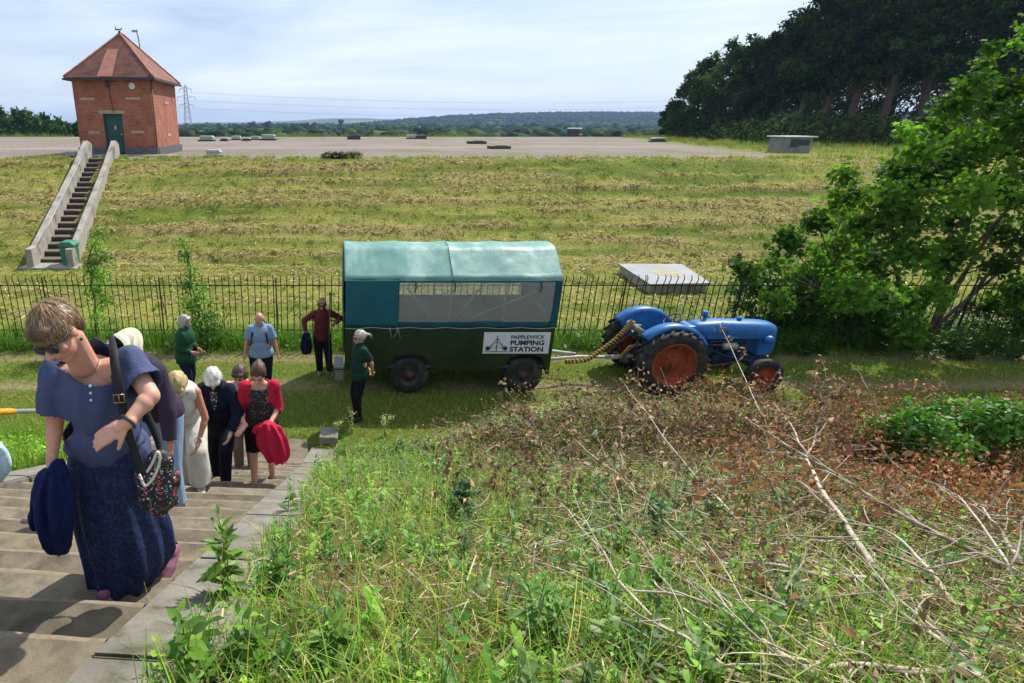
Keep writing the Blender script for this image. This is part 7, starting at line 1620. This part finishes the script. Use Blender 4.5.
# navy jacket carried in her right hand
jp = W(52, 470, 2.10); jk = empty('jacket', tuple(jp), label='folded navy jacket hanging from the front woman\'s hand', cat='jacket'); tops = [(54, 464, .03, .03), (53, 474, .055, .04), (53, 488, .068, .05), (53, 502, .076, .055), (54, 516, .082, .06), (55, 530, .075, .06), (58, 542, .062, .055), (61, 550, .045, .04)]
M_JK = cloth('#121c48')
drape('fabric', M_JK, jk, [W(u, v, 2.09)-jp for u, v, a_, b_ in tops], [a_*1.0 for *_, a_, b_ in tops], [b_ for *_, b_ in tops], 5, 4, .035)
drape('sleeve', M_JK, jk, [W(u, v, 2.13)-jp for u, v in ((46, 470), (43, 485), (41, 500), (39, 515), (39, 528))], [.03, .04, .045, .042, .03], [.03, .035, .04, .035, .02], 7)
# floral handbag with shoulder strap
M_FLOR, t, bs_ = newmat('floral_print'); tq = nod(t, 'ShaderNodeTexCoord'); prev = None
base_rgb = nod(t, 'ShaderNodeRGB'); base_rgb.outputs[0].default_value = (.012, .012, .018, 1); prev = base_rgb.outputs[0]
for scl, thr, colr, sd in ((58, .30, '#5c6a58', 1), (44, .27, '#c8b4a8', 2), (34, .30, '#b02838', 3), (90, .22, '#d8d4d0', 4), (70, .2, '#8898b8', 5)):
    mpn = nod(t, 'ShaderNodeMapping'); mpn.inputs['Location'].default_value = (sd*1.7, sd*.9, sd*2.3); t.links.new(tq.outputs['Object'], mpn.inputs[0]); vo = nod(t, 'ShaderNodeTexVoronoi', {'Scale': scl}); t.links.new(mpn.outputs[0], vo.inputs['Vector'])
    lt = nod(t, 'ShaderNodeMath', operation='LESS_THAN'); lt.inputs[1].default_value = thr; t.links.new(vo.outputs['Distance'], lt.inputs[0])
    # keep only some of the cells
    sepc = nod(t, 'ShaderNodeSeparateColor'); t.links.new(vo.outputs['Color'], sepc.inputs[0]); gt = nod(t, 'ShaderNodeMath', operation='GREATER_THAN'); gt.inputs[1].default_value = .55; t.links.new(sepc.outputs[0], gt.inputs[0]); mu = nod(t, 'ShaderNodeMath', operation='MULTIPLY'); t.links.new(lt.outputs[0], mu.inputs[0]); t.links.new(gt.outputs[0], mu.inputs[1])
    mx_ = nod(t, 'ShaderNodeMix', data_type='RGBA'); mx_.inputs['B'].default_value = (*hexc(colr), 1); t.links.new(mu.outputs[0], mx_.inputs['Factor']); t.links.new(prev, mx_.inputs['A']); prev = mx_.outputs['Result']
t.links.new(prev, bs_.inputs['Base Color']); bs_.inputs['Roughness'].default_value = .6
bp_ = W(160, 480, 2.16); hb = empty('floral_handbag', tuple(bp_), label='black floral print handbag at the front woman\'s hip', cat='handbag')
m = MB()
for (u, v, r_, y_) in ((160, 462, .05, 2.16), (152, 478, .065, 2.15), (165, 480, .062, 2.17), (158, 492, .068, 2.15), (150, 498, .05, 2.16), (166, 497, .05, 2.17), (159, 508, .04, 2.16)): pell(m, W(u, v, y_)-bp_, (r_*1.2, r_*.8, r_*1.22))
bo = remesh(m, 'bag_body', .008, 4, folds(.006, 18, (1, 1, .8)), None, M_FLOR, hb)
L_ = [W(u, v, y_)-bp_ for u, v, y_ in ((111, 337, 2.26), (113, 348, 2.12), (116, 372, 2.045), (121, 400, 2.03), (128, 432, 2.06), (136, 455, 2.10), (143, 476, 2.11))]
def ribbon(name, pts, w_, mat, par, th=.004):
    vs = []; n0 = len(pts); P2 = [pol(pts, k/40) for k in range(41)]
    for i, p in enumerate(P2):
        d = (P2[min(i+1, 40)]-P2[max(i-1, 0)]).normalized(); view = Vector((0, -1, .35)).normalized(); sd = d.cross(view).normalized(); vs += [p-sd*w_, p+sd*w_]
    o = MB().add(vs, [(2*i, 2*i+1, 2*i+3, 2*i+2) for i in range(40)], True).build(name, mat, par); md = o.modifiers.new('t', 'SOLIDIFY'); md.thickness = th; md.offset = 0; return o
M_STRAPB = noisy('black_webbing', (.012, .012, .014), (.022, .022, .026), 40, .7, .3, 300, bdist=.001)
ribbon('strap', L_, .0175, M_STRAPB, hb); ribbon('strap_back', [W(u, v, y_)-bp_ for u, v, y_ in ((111, 337, 2.26), (122, 350, 2.34), (140, 400, 2.36), (158, 440, 2.3), (162, 462, 2.22))], .0175, M_STRAPB, hb)
bk_ = W(119, 399, 2.018)-bp_; m = MB(); w0, h0 = .021, .017
m.tube([bk_+Vector((-w0, 0, -h0)), bk_+Vector((w0, 0, -h0+.003)), bk_+Vector((w0, 0, h0+.003)), bk_+Vector((-w0, 0, h0))], .0028, 6, closed=True); m.tube([bk_+Vector((0, 0, -h0)), bk_+Vector((0, 0, h0))], .0024, 6)
m.build('buckle', noisy('brass', hexc('#a89468'), hexc('#c4b084'), 9, .3, .05, metal=.8), hb)
ring = [W(u, v, 2.07)-bp_ for u, v in ((141, 478), (145, 486), (152, 480), (158, 468), (160, 457), (157, 452), (153, 462), (147, 472))]
MB().tube([pol(ring, k/30) for k in range(31)], .006, 6).build('bag_handle', noisy('cream_cord', hexc('#c8beaa'), hexc('#dcd4c2'), 30, .7, .2), hb)
MB().tube([W(139, 474, 2.08)-bp_, W(142, 480, 2.07)-bp_, W(146, 489, 2.08)-bp_], .006, 6).build('clasp', M_GALV, hb)
